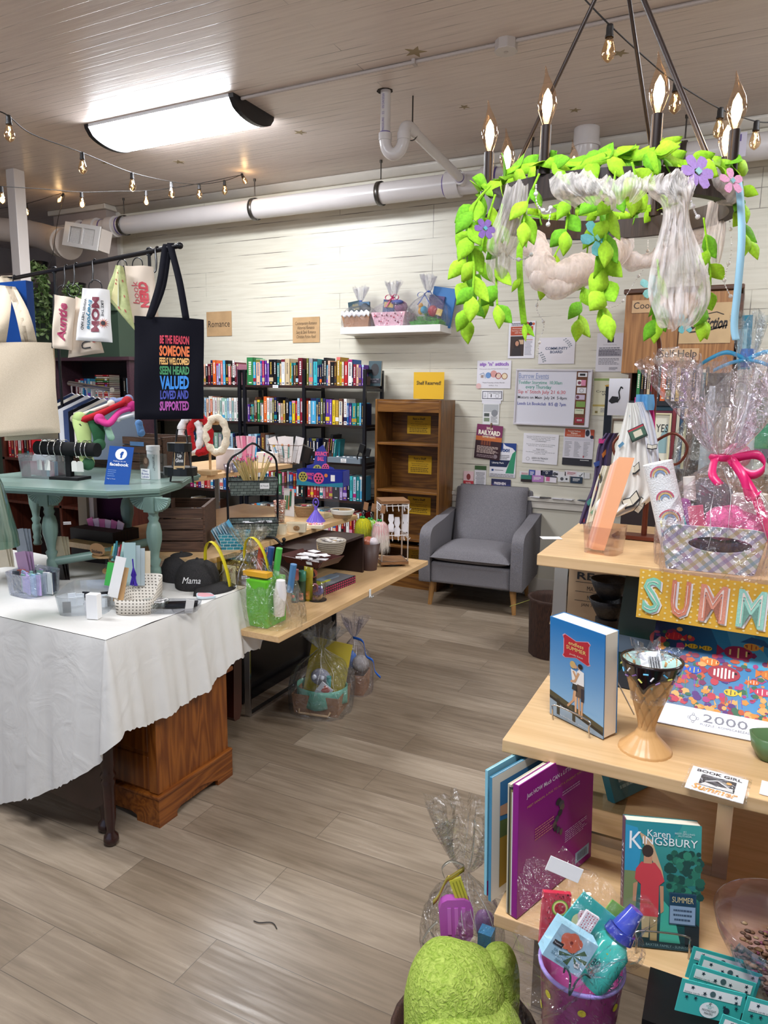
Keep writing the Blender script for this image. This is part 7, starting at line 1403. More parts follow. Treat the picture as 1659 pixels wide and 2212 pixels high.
a=r3(985,1985);X=frame(a,R_+U_*.03,U_+R_*.02);b=B(X);P=[(-.034,-.030),(-.025,-.045),(0,-.050),(.025,-.045),(.034,-.030),(.036,.025),(.030,.040),(.018,.046),(-.018,.046),(-.030,.040),(-.036,.025)]
b.prism(P,-.012,.012,M('#a54aa0',.2));b.build('popsicle_mould',t,bevel=.006,seg=3);b=B(X);[b.bb(x-.004,x+.004,-.025,.03,.011,.014,M('#b860b4',.2))for x in(-.015,.0,.015)];b.build('mould_ridges',t)
b=B(frame(r3(992,1925),R_+U_*.35,U_-R_*.35));b.bb(-.013,.013,-.025,.028,-.004,.004,M('#b8ae3c',.4));[b.bb(x-.001,x+.001,-.02,.024,.004,.005,M('#8a8428',.4))for x in(-.006,.001,.008)];b.build('yellow_stick',t)
GD=M('#b8a050',.25,.7);ribbon(t,smoothpts([r3(1003,1876),r3(975,1895),r3(965,1900),r3(955,1920),r3(945,1940),r3(935,1950)],4),.012,GD,'gold_ribbon',U_)
ribbon(t,smoothpts([r3(945,1990),r3(925,2010),r3(912,2035),r3(925,2045),r3(940,2030),r3(930,2015)],5),.010,M('#9a9488',.25,.5),'curled_ribbon',F_)
ribbon(t,smoothpts([r3(1002,1870),r3(975,1860),r3(955,1875),r3(960,1895)],5),.010,M('#9a9488',.25,.5),'curled_ribbon',F_)
lump(r3(1045,1995,1.6),(.022,.02,.028),M('#8a5a9a',.4),2).build('purple_toy',t);B().box(tuple(r3(1050,2040,1.55)),(.03,.03,.07),M('#3a90c8',.3)).build('blue_pack',t)
cello_bag(t,.17,.14,PD(1000,1850,1.55).z-.36,1,.07,.14,31,z0=.04,n=60,oval=2.2,mat=clear('#fbfaf8',.13,1.0,32,.14,.012,name='clear_film_popsicle'))
TL_=M('#3fb3ac',.5)
def tcard(tl,tr,bl,d,label,full=True):
 a,b1,c1=PD(*tl,d),PD(*tr,d*1.0),PD(*bl,d);X=frame(c1,b1-a,a-c1);w=(b1-a).length;h=(a-c1).length;t=thing('hair_accessory_card',c1,label,'card',mat=X);I_=Matrix();b=B();b.bb(0,w,0,h,-.0015,0,TL_)
 b.rect(I_,w*.05,w*.95,h*.62,h*.90,PAPER,.0006);b.txt(I_,'keeps cards cool',w*.24,h*.66,h*.06,c('#3a5a60'),w=w*.34,z=.001)
 for(x,y)in((.18,.82),(.38,.72),(.62,.72),(.86,.82),(.88,.66),(.12,.5),(.26,.52),(.72,.45),(.9,.5),(.5,.45)):b.pol(I_,[(w*x+.0035*(1 if k%2==0 else.4)*cos(k*pi/5),h*y+.0035*(1 if k%2==0 else.4)*sin(k*pi/5))for k in range(10)],c('#1c3040'),.001)
 b.disc(I_,w*.5,h*.76,w*.045,c('#4a6468'),.0012);b.disc(I_,w*.5,h*.26,w*.15,PAPER,.001,20,ry=h*.24);b.txt(I_,'MOONLIGHT\nMAKERS',w*.5,h*.2,h*.16,INK,w=w*.22,z=.0014);b.txt(I_,'SMALL\nBIZ',w*.5,h*.36,h*.1,TL_,w=w*.12,z=.0014);b.disc(I_,w*.76,h*.36,w*.05,c('#1c3040'),.0012)
 return b.build('header_card',t)
tcard((1484,2042),(1617,2080),(1480,2110),1.12,'teal header card with stars, rearmost of the cards at the lower right')
tcard((1500,2060),(1632,2103),(1494,2130),1.09,'teal header card with stars, second from the back at the lower right')
tcard((1484,2080),(1620,2122),(1478,2150),1.06,'teal header card with a round hole, third from the back at the lower right')
tcard((1464,2112),(1601,2146),(1458,2182),1.03,'teal header card with a white oval, frontmost full card at the lower right')
tcard((1602,2150),(1740,2188),(1596,2226),1.02,'teal header card cut by the lower right corner of the photo')
tcard((1560,2190),(1690,2240),(1535,2262),.99,'teal header card lowest and frontmost at the bottom right')
bxp=PD(1560,2230,1.06);o=B().bb(-.11,.16,-.06,.10,0,bxp.z-hB-.0,BLACKPL).build('black_card_box',loc=(bxp.x,bxp.y+.03,hB));tagit(o,'black box holding the teal header cards','box')
a=PD(1650,2150,1.1);o=B(frame(a,R_,U_)).bb(-.03,.03,-.03,.03,-.001,0,c('#dcc8a8')).build('paper_tag',loc=(0,0,0));tagit(o,'cream paper tag among the teal cards at the right edge','tag')
gL,gM,gT=.60,.855,1.12
a,b_=PZ(602,1376,gL),PZ(925,1211,gL);a2,b2=PZ(437,1212,gM),PZ(761,1111,gM);a3,b3=PZ(400,1034,gT),PZ(640,1002,gT)
lx=-2.02;ly=2.63;l2=PX(745,1340,-1.95).y
table(-2.35,a.x,a.y,b_.y,gL,'lowest maple display table in the middle of the room',((lx,ly,l2),),mat=MAPLEY)
table(-2.80,a2 .x,a2 .y,b2 .y,gM,'middle maple display table carrying the two-tier metal basket',((-2.5,2.5,3.4),),mat=MAPLEY)
table(-3.05,a3 .x,2.35,b3 .y,gT,'highest maple display table with the headbands and pen cards',((-2.9,2.6,3.5),),mat=MAPLEY)
def at(px,py,h):p=PZ(px,py,h);return p
def bas(name,p,label,cat,rz=0,group=None):return thing(name,p,label,cat,rz,group)
def szw(px,p):return px/FPX*(Vector(p)-CAM).dot(F_)
def szh(py0,py1,p):k=(Vector(p)-CAM).dot(F_)/FPX;return(py1-py0)*k*1.0
def lathe_obj(name,p,prof,mat,label,cat,**kw):o=B().lathe(prof,mat,(0,0,0),28,**kw).build(name,loc=p);return tagit(o,label,cat)
p=at(838,1222,gL);W=szw(80,p);Hs=szh(1066,1210,p);t=bas('keychain_spinner',p+Vector((0,.05,0)),'white wire keychain spinner with wooden top and base','display rack',38);SW=wood('#a5774c','#6f4a2c',0,5,.5,'rustic_wood',.5);WW=M('#eeeaea',.35);w=W*.36
B().cyl((0,0,0),(0,0,.014),w*.85,BLACKPL,n=28).build('turntable',t)
B().box((0,0,.022),(w*2.1,w*2.1,.016),SW).build('wooden_base',t);B().box((0,0,Hs-.01),(w*2.1,w*2.1,.016),SW).build('wooden_top',t)
for k in range(4):
 b=B(RZ(90*k));b.tube([(-w*.96,-w,.032),(w*.96,-w,.032),(w*.96,-w,Hs-.02),(-w*.96,-w,Hs-.02)],.0028,WW,6,closed=True)
 for z in(Hs-.03,Hs*.48):
  b.tube([(-w*.96,-w,z),(w*.96,-w,z)],.0025,WW,6)
  for i in range(4):x=-w*.66+w*.44*i;b.tube([(x,-w,z),(x,-w-.003,z-.024),(x,-w-.012,z-.030),(x,-w-.018,z-.020)],.002,WW,5)
 b.build('wire_panel',t)
KX=RZ(38)
def fuzzy(px,py,col,col2,label,L=.16,seed=1,dy=0):
 q=PD(px,py,(p-CAM).dot(F_)-.05+dy);rn=random.Random(seed);t=thing('fuzzy_keychain',q,label,'keychain');b=B();m1=M(col,.9);m2=M(col2,.9)
 for i in range(1500):
  th=rn.uniform(0,2*pi);u=rn.random();r0_=.030*math.sqrt(1-u*u);st=Vector((r0_*cos(th),r0_*sin(th),.018*u));l_=L*rn.uniform(.45,1);P=[st];
  for k in(1,2,3):f=k/3;P.append(st+Vector((cos(th)*(.022*f**.6+.012*rn.uniform(-1,1)*f),sin(th)*.020*f**.6,.008*(f<.4)-l_*f**1.3)))
  s_=Vector((-sin(th),cos(th),0))*.0013;V=[]
  for j,c_ in enumerate(P):k_=1-j*.3;V+=[c_-s_*k_,c_+s_*k_]
  b.add(V[:6],[(0,1,3,2),(2,3,5,4)],m1 if rn.random()<.75 else m2,True);b.add(V[4:],[(0,1,3,2)],m2,True)
 b.sph((0,0,0),.022,m1,12,sc=(1,1,.8));b.build('fur',t)['kind']='stuff';X=frame((0,-.034,-.004),(1,0,0),(0,.3,1));B().disc(X,0,0,.013,INK,0,14,ry=.008).disc(X,0,.0005,.011,PAPER,.001,14,ry=.0055).disc(X,-.004,.001,.002,INK,.002,8).disc(X,.004,.001,.002,INK,.002,8).build('face',t)
 B().sph((-.008,-.012,.022),.008,c('#2f9a4a'),8).sph((.008,-.012,.022),.008,c('#2f9a4a'),8).build('bow',t);B().tube([(0,.0,.028),(.006,0,.045),(0,0,.06),(-.006,0,.045)],.0012,CHROME,5,closed=True).build('key_ring',t);B().box((.0,0,.085),(.028,.002,.045),KRAFT,RY(10)).build('kraft_tag',t)
fuzzy(785,1125,'#d8d020','#a8b030','yellow fuzzy keychain hanging at the left of the wire spinner',.13,1)
fuzzy(802,1128,'#8fd02a','#e8ece0','lime green fuzzy keychain between the yellow and the pink ones',.14,2,.03)
fuzzy(822,1132,'#e6b4b4','#ece4da','pink and white fuzzy keychain with a green bow at the spinner front',.17,3,-.04)
for i,(x,y,hh)in enumerate(((845,1130,.10),(858,1138,.11),(876,1130,.10))):
 q=PD(x,y,(p-CAM).dot(F_)-.03);o=B(frame(q,R_-F_*.5,U_)).prism([(-.016,-hh/2),(.016,-hh/2),(.018,-.01),(.010,.0),(.018,.02),(.014,hh/2),(-.014,hh/2),(-.018,.02),(-.010,0),(-.018,-.01)],0,.002,M('#f2f0f4',.4)).build('hair_clip_card');tagit(o,'white shaped hair accessory card, %s on the right side of the spinner'%('left one','middle one','right one with barcode')[i],'card')
DK=M('#2e1d1b',.45);q=at(680,1290,gL);x1=PY(763,1190,3.30).x
rx0,rx1,ry0,ry1=-1.98,-1.74,2.80,3.38;rz=PZ(700,1218,gL+.0).z
rt_=.21;q0=at(688,1285,gL);ry0=q0 .y;rx1=q0 .x-.02
t=bas('riser',(rx1-.13,ry0,gL),'dark brown open box riser on the lowest centre table','riser');W=.26;Dp=.50;B().bb(-W/2,W/2,0,Dp,rt_-.014,rt_,DK).build('top_board',t);B().bb(-W/2,W/2,0,.014,0,rt_-.014,DK).build('side_board',t);B().bb(-W/2,W/2,Dp-.014,Dp,0,rt_-.014,DK).build('side_board',t);B().bb(-W/2,-W/2+.01,.014,Dp-.014,0,rt_-.014,BLACKPL).build('back_board',t)
hR=gL+rt_;q=at(675,1215,hR);t=bas('tray',q,'open dark brown box tray of packaged jewellery on the riser','tray',-8);b=B()
for s_ in(-1,1):b.add([(s_*.09,-.07,0),(s_*.09,.07,0),(s_*.12,.075,.035),(s_*.12,-.075,.035)],[(0,1,2,3)],M('#4a1e1a',.4));b.add([(-.09,s_*.07,0),(.09,s_*.07,0),(.105,s_*.08,.03),(-.105,s_*.08,.03)],[(0,1,2,3)],M('#4a1e1a',.4))
b.bb(-.09,.09,-.07,.07,0,.003,M('#4a1e1a',.4));b.build('tray_body',t,solid=.003);b=B();rn=random.Random(3)
for i in range(16):b.box((rn.uniform(-.07,.07),rn.uniform(-.05,.05),.012+.002*i),(.05,.035,.002),M('#e8e4e4',.4),RZ(rn.uniform(-60,60)))
b.build('white_packets',t)['kind']='stuff';X=frame((.05,-.0785,.02),(1,0,0),(0,-.3,1));B().rect(X,-.016,.016,-.007,.007,PAPER,.004).build('price_label',t)
ROPE=wood('#b0916a','#8a6c4a',2,6,.9,'coiled_rope',.2);RS=wood('#b5aa9a','#8f8476',2,6,.9,'grey_rope',.2)
def ropebasket(px,py,h,r,hh,mat,label,fill=None,sy=1.0,rim=None):
 q=at(px,py,h);t=bas('rope_basket',q+Vector((0,r*.8,0)),label,'basket');prof=[(r*.7,0)];n=7
 for i in range(n):z=hh*i/n;k=.74+.26*(i/n)**.7;prof+=[(r*k,z),(r*(k+.035),z+hh/n/2),(r*k,z+hh/n)]
 prof+=[(r*.93,hh),(r*.7,hh*.15),(.001,hh*.12)];B().lathe(prof,mat,(0,0,0),28,sy=sy).build('basket_wall',t)
 if rim:B().lathe([(r*.95,hh*.5),(r*1.06,hh*.9),(r*1.08,hh*1.02),(r*.98,hh*1.04),(r*.9,hh*.7)],M(rim,.8),(0,0,0),28,sy=sy).build('fabric_liner',t)
 if fill:
  b=B();rn=random.Random(int(px))
  for i in range(26):b.box((rn.uniform(-.6,.6)*r,rn.uniform(-.5,.5)*r*sy,hh*.75+rn.uniform(0,.3)*hh),(r*.5,r*.3,.004),c(rn.choice(fill)),Euler((rn.uniform(-1,1),rn.uniform(-1,1),rn.uniform(0,3))).to_matrix().to_4x4()if False else RZ(rn.uniform(-40,40)))
  b.build('contents',t)['kind']='stuff'
 return t
def chalk(px,py,d,w,h,s_,label,tilt=0):
 q=PD(px,py,d);X=frame(q,R_+U_*tilt,U_+F_*.15);t=thing('chalkboard_sign',q,label,'sign',mat=X);B().box((0,0,-.002),(w,h,.004),wood('#c8ab80','#a88a5c',0,6)).build('frame',t);B().rect(Matrix(),-w*.44,w*.44,-h*.38,h*.38,BLACK,.0006).txt(Matrix(),s_,0,0,h*.5,PAPER,w=w*.7,z=.0012).build('chalk_panel',t)
q=at(702,1200,hR);dq=(q-CAM).dot(F_)
ropebasket(702,1200,hR,szw(33,q),.065,RS,'striped grey rope basket with a chalkboard sign on the dark riser',['#c9c2bc','#8a8078'])
chalk(706,1177,dq+.02,.095,.04,'Gnat Charms\n$5','small chalkboard sign in the grey rope basket on the riser',.08)
for i,(x,c1,c2,c3,hh,lb)in enumerate(((632,'#2c3a40','#e08a90','#3f8a80',.155,'dark kaleidoscope tube with pink cap'),(648,'#3c5a4a','#4a9a80','#d88a7a',.145,'green kaleidoscope tube'),(662,'#b8aa2c','#cfc03a','#c8903c',.165,'tall yellow kaleidoscope tube'))):
 q=at(x,1303-2*i,gL);t=bas('kaleidoscope',q+Vector((0,.02,0)),lb+' beside the donut jar','kaleidoscope');r=.0165 if i<2 else.019;B().lathe([(.001,0),(r,0),(r,hh*.68)],M(c1,.35),(0,0,0),18).build('tube',t);B().lathe([(r,hh*.68),(r*1.12,hh*.69),(r*1.12,hh),(r*.8,hh),(r*.7,hh-.01),(.001,hh-.01)],M(c2,.35),(0,0,0),18).build('cap',t);B().lathe([(r*1.01,.01),(r*1.01,hh*.3)],M(c3,.35),(0,0,0),18,a0=-2.4,a1=-.8).sph((0,-r*.7,hh*.2),.010,M('#e06a60' if i==0 else '#5a3a30' if i==1 else '#d88a4a',.4),8).build('animal_print',t)
q=at(677,1300,gL)+Vector((0,.035,0));t=bas('donut_jar',q,'clear jar with pastel donut clips beside the pink patterned box','jar');B().lathe([(.038,0),(.040,.004),(.040,.085),(.038,.085),(.038,.005)],ACRYL,(0,0,0),28).build('jar_wall',t);b=B()
for k,(dx,dz,cc)in enumerate(((-.012,.022,'#d890a8'),(.010,.025,'#e0a878'),(0,.045,'#b08ac8'),(-.010,.058,'#c87888'),(.014,.048,'#8a7ac0'))):b.tube([(dx+.016*cos(a),-.008+.012*sin(a)*.4,dz+.014*sin(a))for a in[2*pi*i/14 for i in range(14)]],.0075,M(cc,.5),8,closed=True)
b.build('donut_clips',t);B().cyl((0,0,-.0),(0,0,.004),.044,M('#26282a',.3)).build('jar_base',t)
q=at(655,1285,gL);o=B().cyl((0,-.02,.16),(.01,-.04,.165),.021,M('#b8604a',.4)).cyl((.01,-.04,.165),(.012,-.042,.166),.016,INK).build('kaleidoscope',loc=q+Vector((.05,.03,-.05)));tagit(o,'small red kaleidoscope leaning over the donut jar','kaleidoscope')
q0,q1,q2=at(694,1289,gL),at(768,1259,gL),at(686,1262,gL);w=(q1-q0).length;X=frame(q0,q1-q0,(0,0,1));t=thing('patterned_box',q0,'shallow box with pink and black diamond pattern on the lowest centre table','box',mat=X);hh=.038;b=B();b.bb(0,w,0,hh,-.12,0,M('#26202a',.4));
for i in range(17):
 for j in range(3):x=(i+.5)*w/17;y=(j+.5)*hh/3;k=hh/6.8;b.pol(Matrix(),[(x-k,y),(x,y-k),(x+k,y),(x,y+k)],c('#d83a6c'),.0008)
b.bb(.006,w-.006,hh-.002,hh+.001,-.114,-.006,M('#8a8a90',.6));b.build('box_body',t);B().bb(.02,w*.5,hh+.001,hh+.006,-.10,-.05,M('#c8c43a',.5)).build('yellow_packet',t);B().bb(w*.3,w*.8,hh+.001,hh+.008,-.11,-.06,M('#8a98a8',.4)).build('clear_packet',t)
q=at(776,1240,gL);t=bas('brown_bucket',q+Vector((0,.12,0)),'small brown bucket of wrapped candles behind the riser','bucket');B().lathe([(.04,0),(.058,.15),(.054,.15),(.037,.01),(.001,.01)],M('#4a342e',.5),(0,0,0),24).build('bucket',t);B().sph((-.01,0,.15),.036,M('#b0644a',.3),12).sph((.022,0,.155),.028,M('#d8ccd0',.3),10).build('wrapped_candles',t)
q=at(798,1281,gL);X=frame(Vector((a.x+.002,PX(798,1280,a.x).y,gL-.013)),(0,1,0),(0,0,1));B().M;b=B(X);b.bb(-.008,.008,-.02,.02,0,.003,M('#e8ecee',.3)).tube([(0,-.01,.003),(0,-.02,.012),(0,-.012,.02)],.0025,M('#e8ecee',.3),6);tagit(b.build('adhesive_hook'),'clear adhesive hook on the front edge of the lowest centre table','hook')
q=at(570,1350,gL);cg=q+Vector((-.04,.06,0));t=bas('gift_bag',cg,'cellophane-wrapped lime green and yellow teacher gift tote','gift basket');LM=M('#5cb31a',.35)
B().bb(-.02,.085,-.10,.04,0,.20,LM).build('lime_bag',t,bevel=.006)
YL=M('#d8c81c',.45);
B().bb(-.20,-.02,-.06,.06,.10,.26,clear('#e8dfa8',.08,0,1,.05)).build('clear_pouch',t);X=frame((-.17,-.062,.20),(1,0,0),(0,0,1));B().rect(X,0,.07,-.055,.035,c('#dcd2a8'),0).txt(X,'THANK\nYOU',.035,.0,.045,c('#8a4a3a'),w=.045,bold=.02).build('thank_you_card',t)
for(x0,w_,z0,hz,y)in((-.15,.13,.22,.15,-.11),(-.02,.12,.24,.13,-.02)):
 ribbon(t,[(x0-w_/2+w_/2*(1-cos(k*pi/12)),y-.03*sin(k*pi/12),z0+hz*sin(k*pi/12)-(.10 if x0<-.1 else.02)*(k/12)**2)for k in range(13)],.022,YL,'yellow_handle',(.1,-1,0))
for(x,z,col,nm)in((-.03,.27,'#c85a40','red_tube'),(.02,.28,'#2a4a8a','blue_tube'),(.06,.28,'#4cb04a','green_tube'),(.13,.22,'#4a7aa8','blue_bottle')):B().tube([(x,.0,z-.08),(x+.02,0,z+.04)],.014,M(col,.35),10).build(nm,t)
B().box((.02,-.07,.22),(.12,.04,.02),M('#d8a020',.4)).build('orange_zip',t);B().tube([(.11,-.05,.05),(.115,-.05,.14),(.12,-.05,.20)],[.022,.028,.018],M('#e8e2e0',.6),12).build('white_tissue',t)
gq=PD(545,1182,(cg-CAM).dot(F_))-cg;ca=cello_bag(t,.36,.24,gq.z,1,.075,.085,41,n=72,oval=2.6,off=(gq.x,0),mat=clear('#fffdf6',.13,1.0,26,.14,.012,name='wrinkled_cellophane_tote'));B().lathe([(.014,-.008),(.018,0),(.014,.008)],M('#a89468',.5),(gq.x,gq.y*0,gq.z),14).build('twine',t)
MT=NT('galvanised_weave');MT.bsdf('#5c6560',.38,.45);v=MT.coord((1,1,1));bw_=MT.n('ShaderNodeTexBrick');bw_.inputs['Scale'].default_value=1;bw_.inputs['Brick Width'].default_value=.03;bw_.inputs['Row Height'].default_value=.014;bw_.inputs['Mortar Size'].default_value=.0012;bw_.inputs['Color1'].default_value=lin('#8a948e');bw_.inputs['Color2'].default_value=lin('#6e7771');bw_.inputs['Mortar'].default_value=lin('#2f3537')
sp=MT.n('ShaderNodeSeparateXYZ');MT.l(v,sp.inputs[0]);ad=MT.n('ShaderNodeMath',operation='ADD');MT.l(sp.outputs[0],ad.inputs[0]);MT.l(sp.outputs[1],ad.inputs[1]);cb=MT.n('ShaderNodeCombineXYZ');MT.l(ad.outputs[0],cb.inputs[0]);MT.l(sp.outputs[2],cb.inputs[1]);MT.l(cb.outputs[0],bw_.inputs['Vector']);MT.l(bw_.outputs[0],MT.b.inputs['Base Color']);MT.bump(bw_.outputs[1],-.6,.004)
q=at(534,1168,gM);t=bas('two_tier_basket',q+Vector((-.02,.08,0)),'two-tier woven metal basket stand with black arched handle holding pencils','basket stand',38);u_=szw(1,q);zA=(1168-1150)*u_;ws=szw(98,q);
zlo=PY(530,1155,q.y+.05).z-gM;zhi=PY(530,1066,q.y+.05).z-gM
for z in(zlo,zhi):
 b=B();T_=.90;w2,d2,hh=ws*.53,ws*.36,.068;O=[(-w2,-d2),(w2,-d2),(w2,d2),(-w2,d2)];b.add([(x*T_,y*T_,z)for x,y in O]+[(x,y,z+hh)for x,y in O],[(3,2,1,0)]+[(i,(i+1)%4,4+(i+1)%4,4+i)for i in range(4)],MT.m);b.build('metal_basket',t,solid=.003)
 B().tube([(x,y,z+hh)for x,y in O],.003,DARKMETAL,6,closed=True).build('rim',t)
zt2=PY(530,958,q.y+.05).z-gM
P=smoothpts([(-w2*1.0,-d2*1.0,.0),(-w2*1.04,-d2*1.04,zlo+.03),(-w2*1.04,-d2*1.04,zhi+.1),(-w2*.9,-d2*.9,zt2-.07),(-w2*.45,-d2*.45,zt2-.035),(0,0,zt2),(w2*.45,d2*.45,zt2-.035),(w2*.9,d2*.9,zt2-.07),(w2*1.04,d2*1.04,zhi+.1),(w2*1.04,d2*1.04,zlo+.03),(w2*1.0,d2*1.0,0)],4);B().tube(P,.0055,DARKMETAL,8).build('arched_handle',t)
B().tube(smoothpts([(w2*.2,-d2,zlo),(w2*.8,-d2*1.3,zlo-.0),(w2*1.15,-d2*1.5,zlo-.035),(w2*1.2,-d2*1.55,.008)],4),.006,DARKMETAL,8).sph((w2*1.2,-d2*1.55,.010),.010,DARKMETAL,8).build('curved_foot',t)
X=frame((w2*.45,-d2*1.0-.004,zhi+.045),(1,0,0),(0,-.1,1));B().rect(X,-.022,.022,-.014,.014,PAPER).txt(X,'$1 Pencils',0,0,.010,INK,w=.036,z=.001).build('paper_label',t)
rn=random.Random(4);b=B();b2=B();b3=B()
for i in range(30):
 a_=rn.uniform(-.7,.7);bx_=rn.uniform(-.02,.03);p0_=Vector((bx_,rn.uniform(-.02,.02),zhi+.01));p1_=p0_+Vector((a_*.11,rn.uniform(-.04,.04),.155+rn.uniform(-.015,.01)));b.cyl(p0_,p1_,.0035,M('#bda468',.5),n=6);e_=(p1_-p0_).normalized();b2 .cyl(p1_,p1_+e_*.008,.0036,CHROME,n=6);b2 .cyl(p1_+e_*.008,p1_+e_*.016,.0035,c('#dc5a8c'),n=6)
b.build('wooden_pencils',t)['kind']='stuff';b2 .build('pencil_erasers',t)['kind']='stuff'
for i in range(24):p0_=Vector((rn.uniform(-.08,.08),rn.uniform(-.05,.05),zlo+.055));b3 .box(tuple(p0_),(.03,.02,.004),M('#d8d8dc',.3),RZ(0))
b3 .build('clear_packets',t)['kind']='stuff'
TB=NT('teal_weave');TB.bsdf('#2c8fa5',.5);bb2=TB.n('ShaderNodeTexBrick');bb2 .inputs['Scale'].default_value=1;bb2 .inputs['Brick Width'].default_value=.03;bb2 .inputs['Row Height'].default_value=.014;bb2 .inputs['Mortar Size'].default_value=.0012;bb2 .inputs['Color1'].default_value=lin('#3298ae');bb2 .inputs['Color2'].default_value=lin('#237a92');bb2 .inputs['Mortar'].default_value=lin('#c8dce0');v=TB.coord();sp=TB.n('ShaderNodeSeparateXYZ');TB.l(v,sp.inputs[0]);ad=TB.n('ShaderNodeMath',operation='ADD');TB.l(sp.outputs[0],ad.inputs[0]);TB.l(sp.outputs[1],ad.inputs[1]);cb=TB.n('ShaderNodeCombineXYZ');TB.l(ad.outputs[0],cb.inputs[0]);TB.l(sp.outputs[2],cb.inputs[1]);TB.l(cb.outputs[0],bb2 .inputs['Vector']);TB.l(bb2 .outputs[0],TB.b.inputs['Base Color']);TB.bump(bb2 .outputs[1],-.5,.003)
q=at(497,1190,gM);t=bas('teal_basket',q+Vector((-.02,.06,0)),'small woven teal basket of packaged cards on the middle centre table','basket',32);boxbasket(t,.135,.105,.075,TB.m,.80,'woven_basket_body')
for k in range(7):B().box((-.045+.011*k,-.01,.085),(.003,.07,.08),M('#cfe0e8' if k%2 else '#8ab8cc',.2),RY(-28)).build('packaged_card',t)
B().box((.035,-.015,.085),(.003,.075,.085),M('#5ab0d8',.3),RY(-28)).build('blue_fish_card',t)
CRM=M('#e6d8bc',.45)
for i,(x,y,wpx,lb,txt_)in enumerate(((592,1155,42,'cream oval box behind the black curved foot',None),(634,1150,44,'cream box labelled $1 stickers on the middle centre table','$1\nStickers'))):
 q=at(x,y,gM);t=bas('cream_box',q+Vector((0,.03,0)),lb,'box',20);w=szw(wpx,q);tub(t,w,w*.55,.045,CRM,.92,'box_wall')
 if txt_:X=frame((w*.05,-w*.27,.022),(1,0,0),(0,0,1));B().pol(X,[(x_*.018,y_*.014)for x_,y_ in unit_circle(8,1,pi/8)],M('#a8825a',.8)).txt(X,txt_,0,0,.016,INK,w=.022,z=.0015).build('label',t)
q=at(600,1130,gM);t=bas('straw_glass',q+Vector((0,.02,0)),'glass of beaded pink pens beside the metal basket','glass');B().lathe([(.026,0),(.032,.11),(.030,.11),(.024,.004),(.001,.004)],ACRYL,(0,0,0),22).build('glass',t);b=B();rn=random.Random(5)
for i in range(34):a_=rn.uniform(0,6.28);x_,y_=.018*cos(a_),.018*sin(a_);[b.sph((x_*(1+j*.08),y_*(1+j*.08),.01+j*.012),.0048,c(rn.choice(('#d8b0a0','#c88a7c','#e8d8cc','#a86858'))),6)for j in range(10)]
b.build('beaded_pens',t)['kind']='stuff'
q=at(612,1118,gM);t=bas('pen_bag',q+Vector((0,.06,0)),'clear bag of cactus and character pens behind the straws','bag');B().bb(-.035,.035,-.002,.002,0,.16,M('#e4e6e8',.35)).build('white_backing',t);B().tube([(.01,-.006,.06),(.014,-.006,.12),(.016,-.006,.145)],.006,c('#2f6a4a'),8).sph((.016,-.006,.152),.006,c('#c83a3a'),8).build('cactus_pen',t);[B().tube([(-.025+.012*k,-.006,.04),(-.02+.014*k,-.006,.12)],.004,c(('#6a8a3a','#4a8a5a','#c87a4a')[k]),6).build('character_pen',t)for k in range(3)]
ropebasket(648,1118,gM,szw(24,at(648,1118,gM)),.065,ROPE,'coiled rope basket of wrapped trinkets on the middle centre table',['#e8e4e4','#c84a5a','#2a2a30'])
ropebasket(729,1122,gM,szw(26,at(729,1122,gM)),.05,ROPE,'seagrass basket with white cloth rim and chalk tag',None,.8,'#e8e4da')
chalk(724,1102,(at(729,1120,gM)-CAM).dot(F_)+.02,.05,.018,'Magnets','tiny chalk tag on the white-rimmed basket',0)
q=at(676,1128,gM);PV=M('#6a55c8',.35);t=bas('dancer_figurine',q+Vector((0,.03,0)),'violet dancer figurine in a wide pleated dress','figurine');B().lathe([(.052,.0),(.050,.004),(.03,.032),(.012,.058),(.008,.066)],PV,(0,0,0),40,wob=lambda a,z:1+.05*sin(a*12)).build('dress',t);B().tube([(0,0,.06),(0,0,.085)],[.008,.010],PV,10).sph((0,0,.108),.008,PV,10).tube(smoothpts([(-.010,0,.085),(-.018,0,.105),(-.008,0,.128),(.004,0,.13)],4),.003,PV,6).tube(smoothpts([(.010,0,.085),(.018,0,.105),(.010,0,.126),(0,0,.13)],4),.003,PV,6).build('body',t)
q=at(676,1142,gM);t=bas('pink_tray',q+Vector((0,.02,0)),'small cream tray of pink erasers in front of the violet dancer','tray',15);B().bb(-.045,.045,-.022,.022,0,.018,CRM).build('tray_body',t,bevel=.002);b=B();rn=random.Random(2);[b.sph((rn.uniform(-.035,.035),rn.uniform(-.015,.015),.021),.007,c(rn.choice(('#e07aa8','#e8c0d0','#d8a060'))),6)for i in range(16)];b.build('pink_erasers',t)['kind']='stuff'
q0,q1=at(660,1120,gM),at(755,1090,gM);rA=PY(690,1052,q0 .y+.02).z;t=bas('acrylic_riser',q0+Vector((-.05,.10,0)),'clear acrylic riser on the middle centre table under the ball box','riser',8);hA=rA-gM;wA=.30
b=B();b.bb(-wA/2,wA/2,-.10,.12,hA-.005,hA,clear('#dfe6e6',.12,0,1,.03)).bb(-wA/2,-wA/2+.004,-.10,.12,0,hA-.005,ACRYL).bb(wA/2-.004,wA/2,-.10,.12,0,hA-.005,ACRYL);b.build('acrylic_sheet',t)
q=PZ(688,1050,rA+.003);t=bas('bouncy_ball_box',q+Vector((0,.05,0)),'dark blue counter display box of rubber balls with tall header','box',8);NV=M('#22308f',.3);u1=szw(1,q);W=108*u1;D_=.10;Hh=34*u1
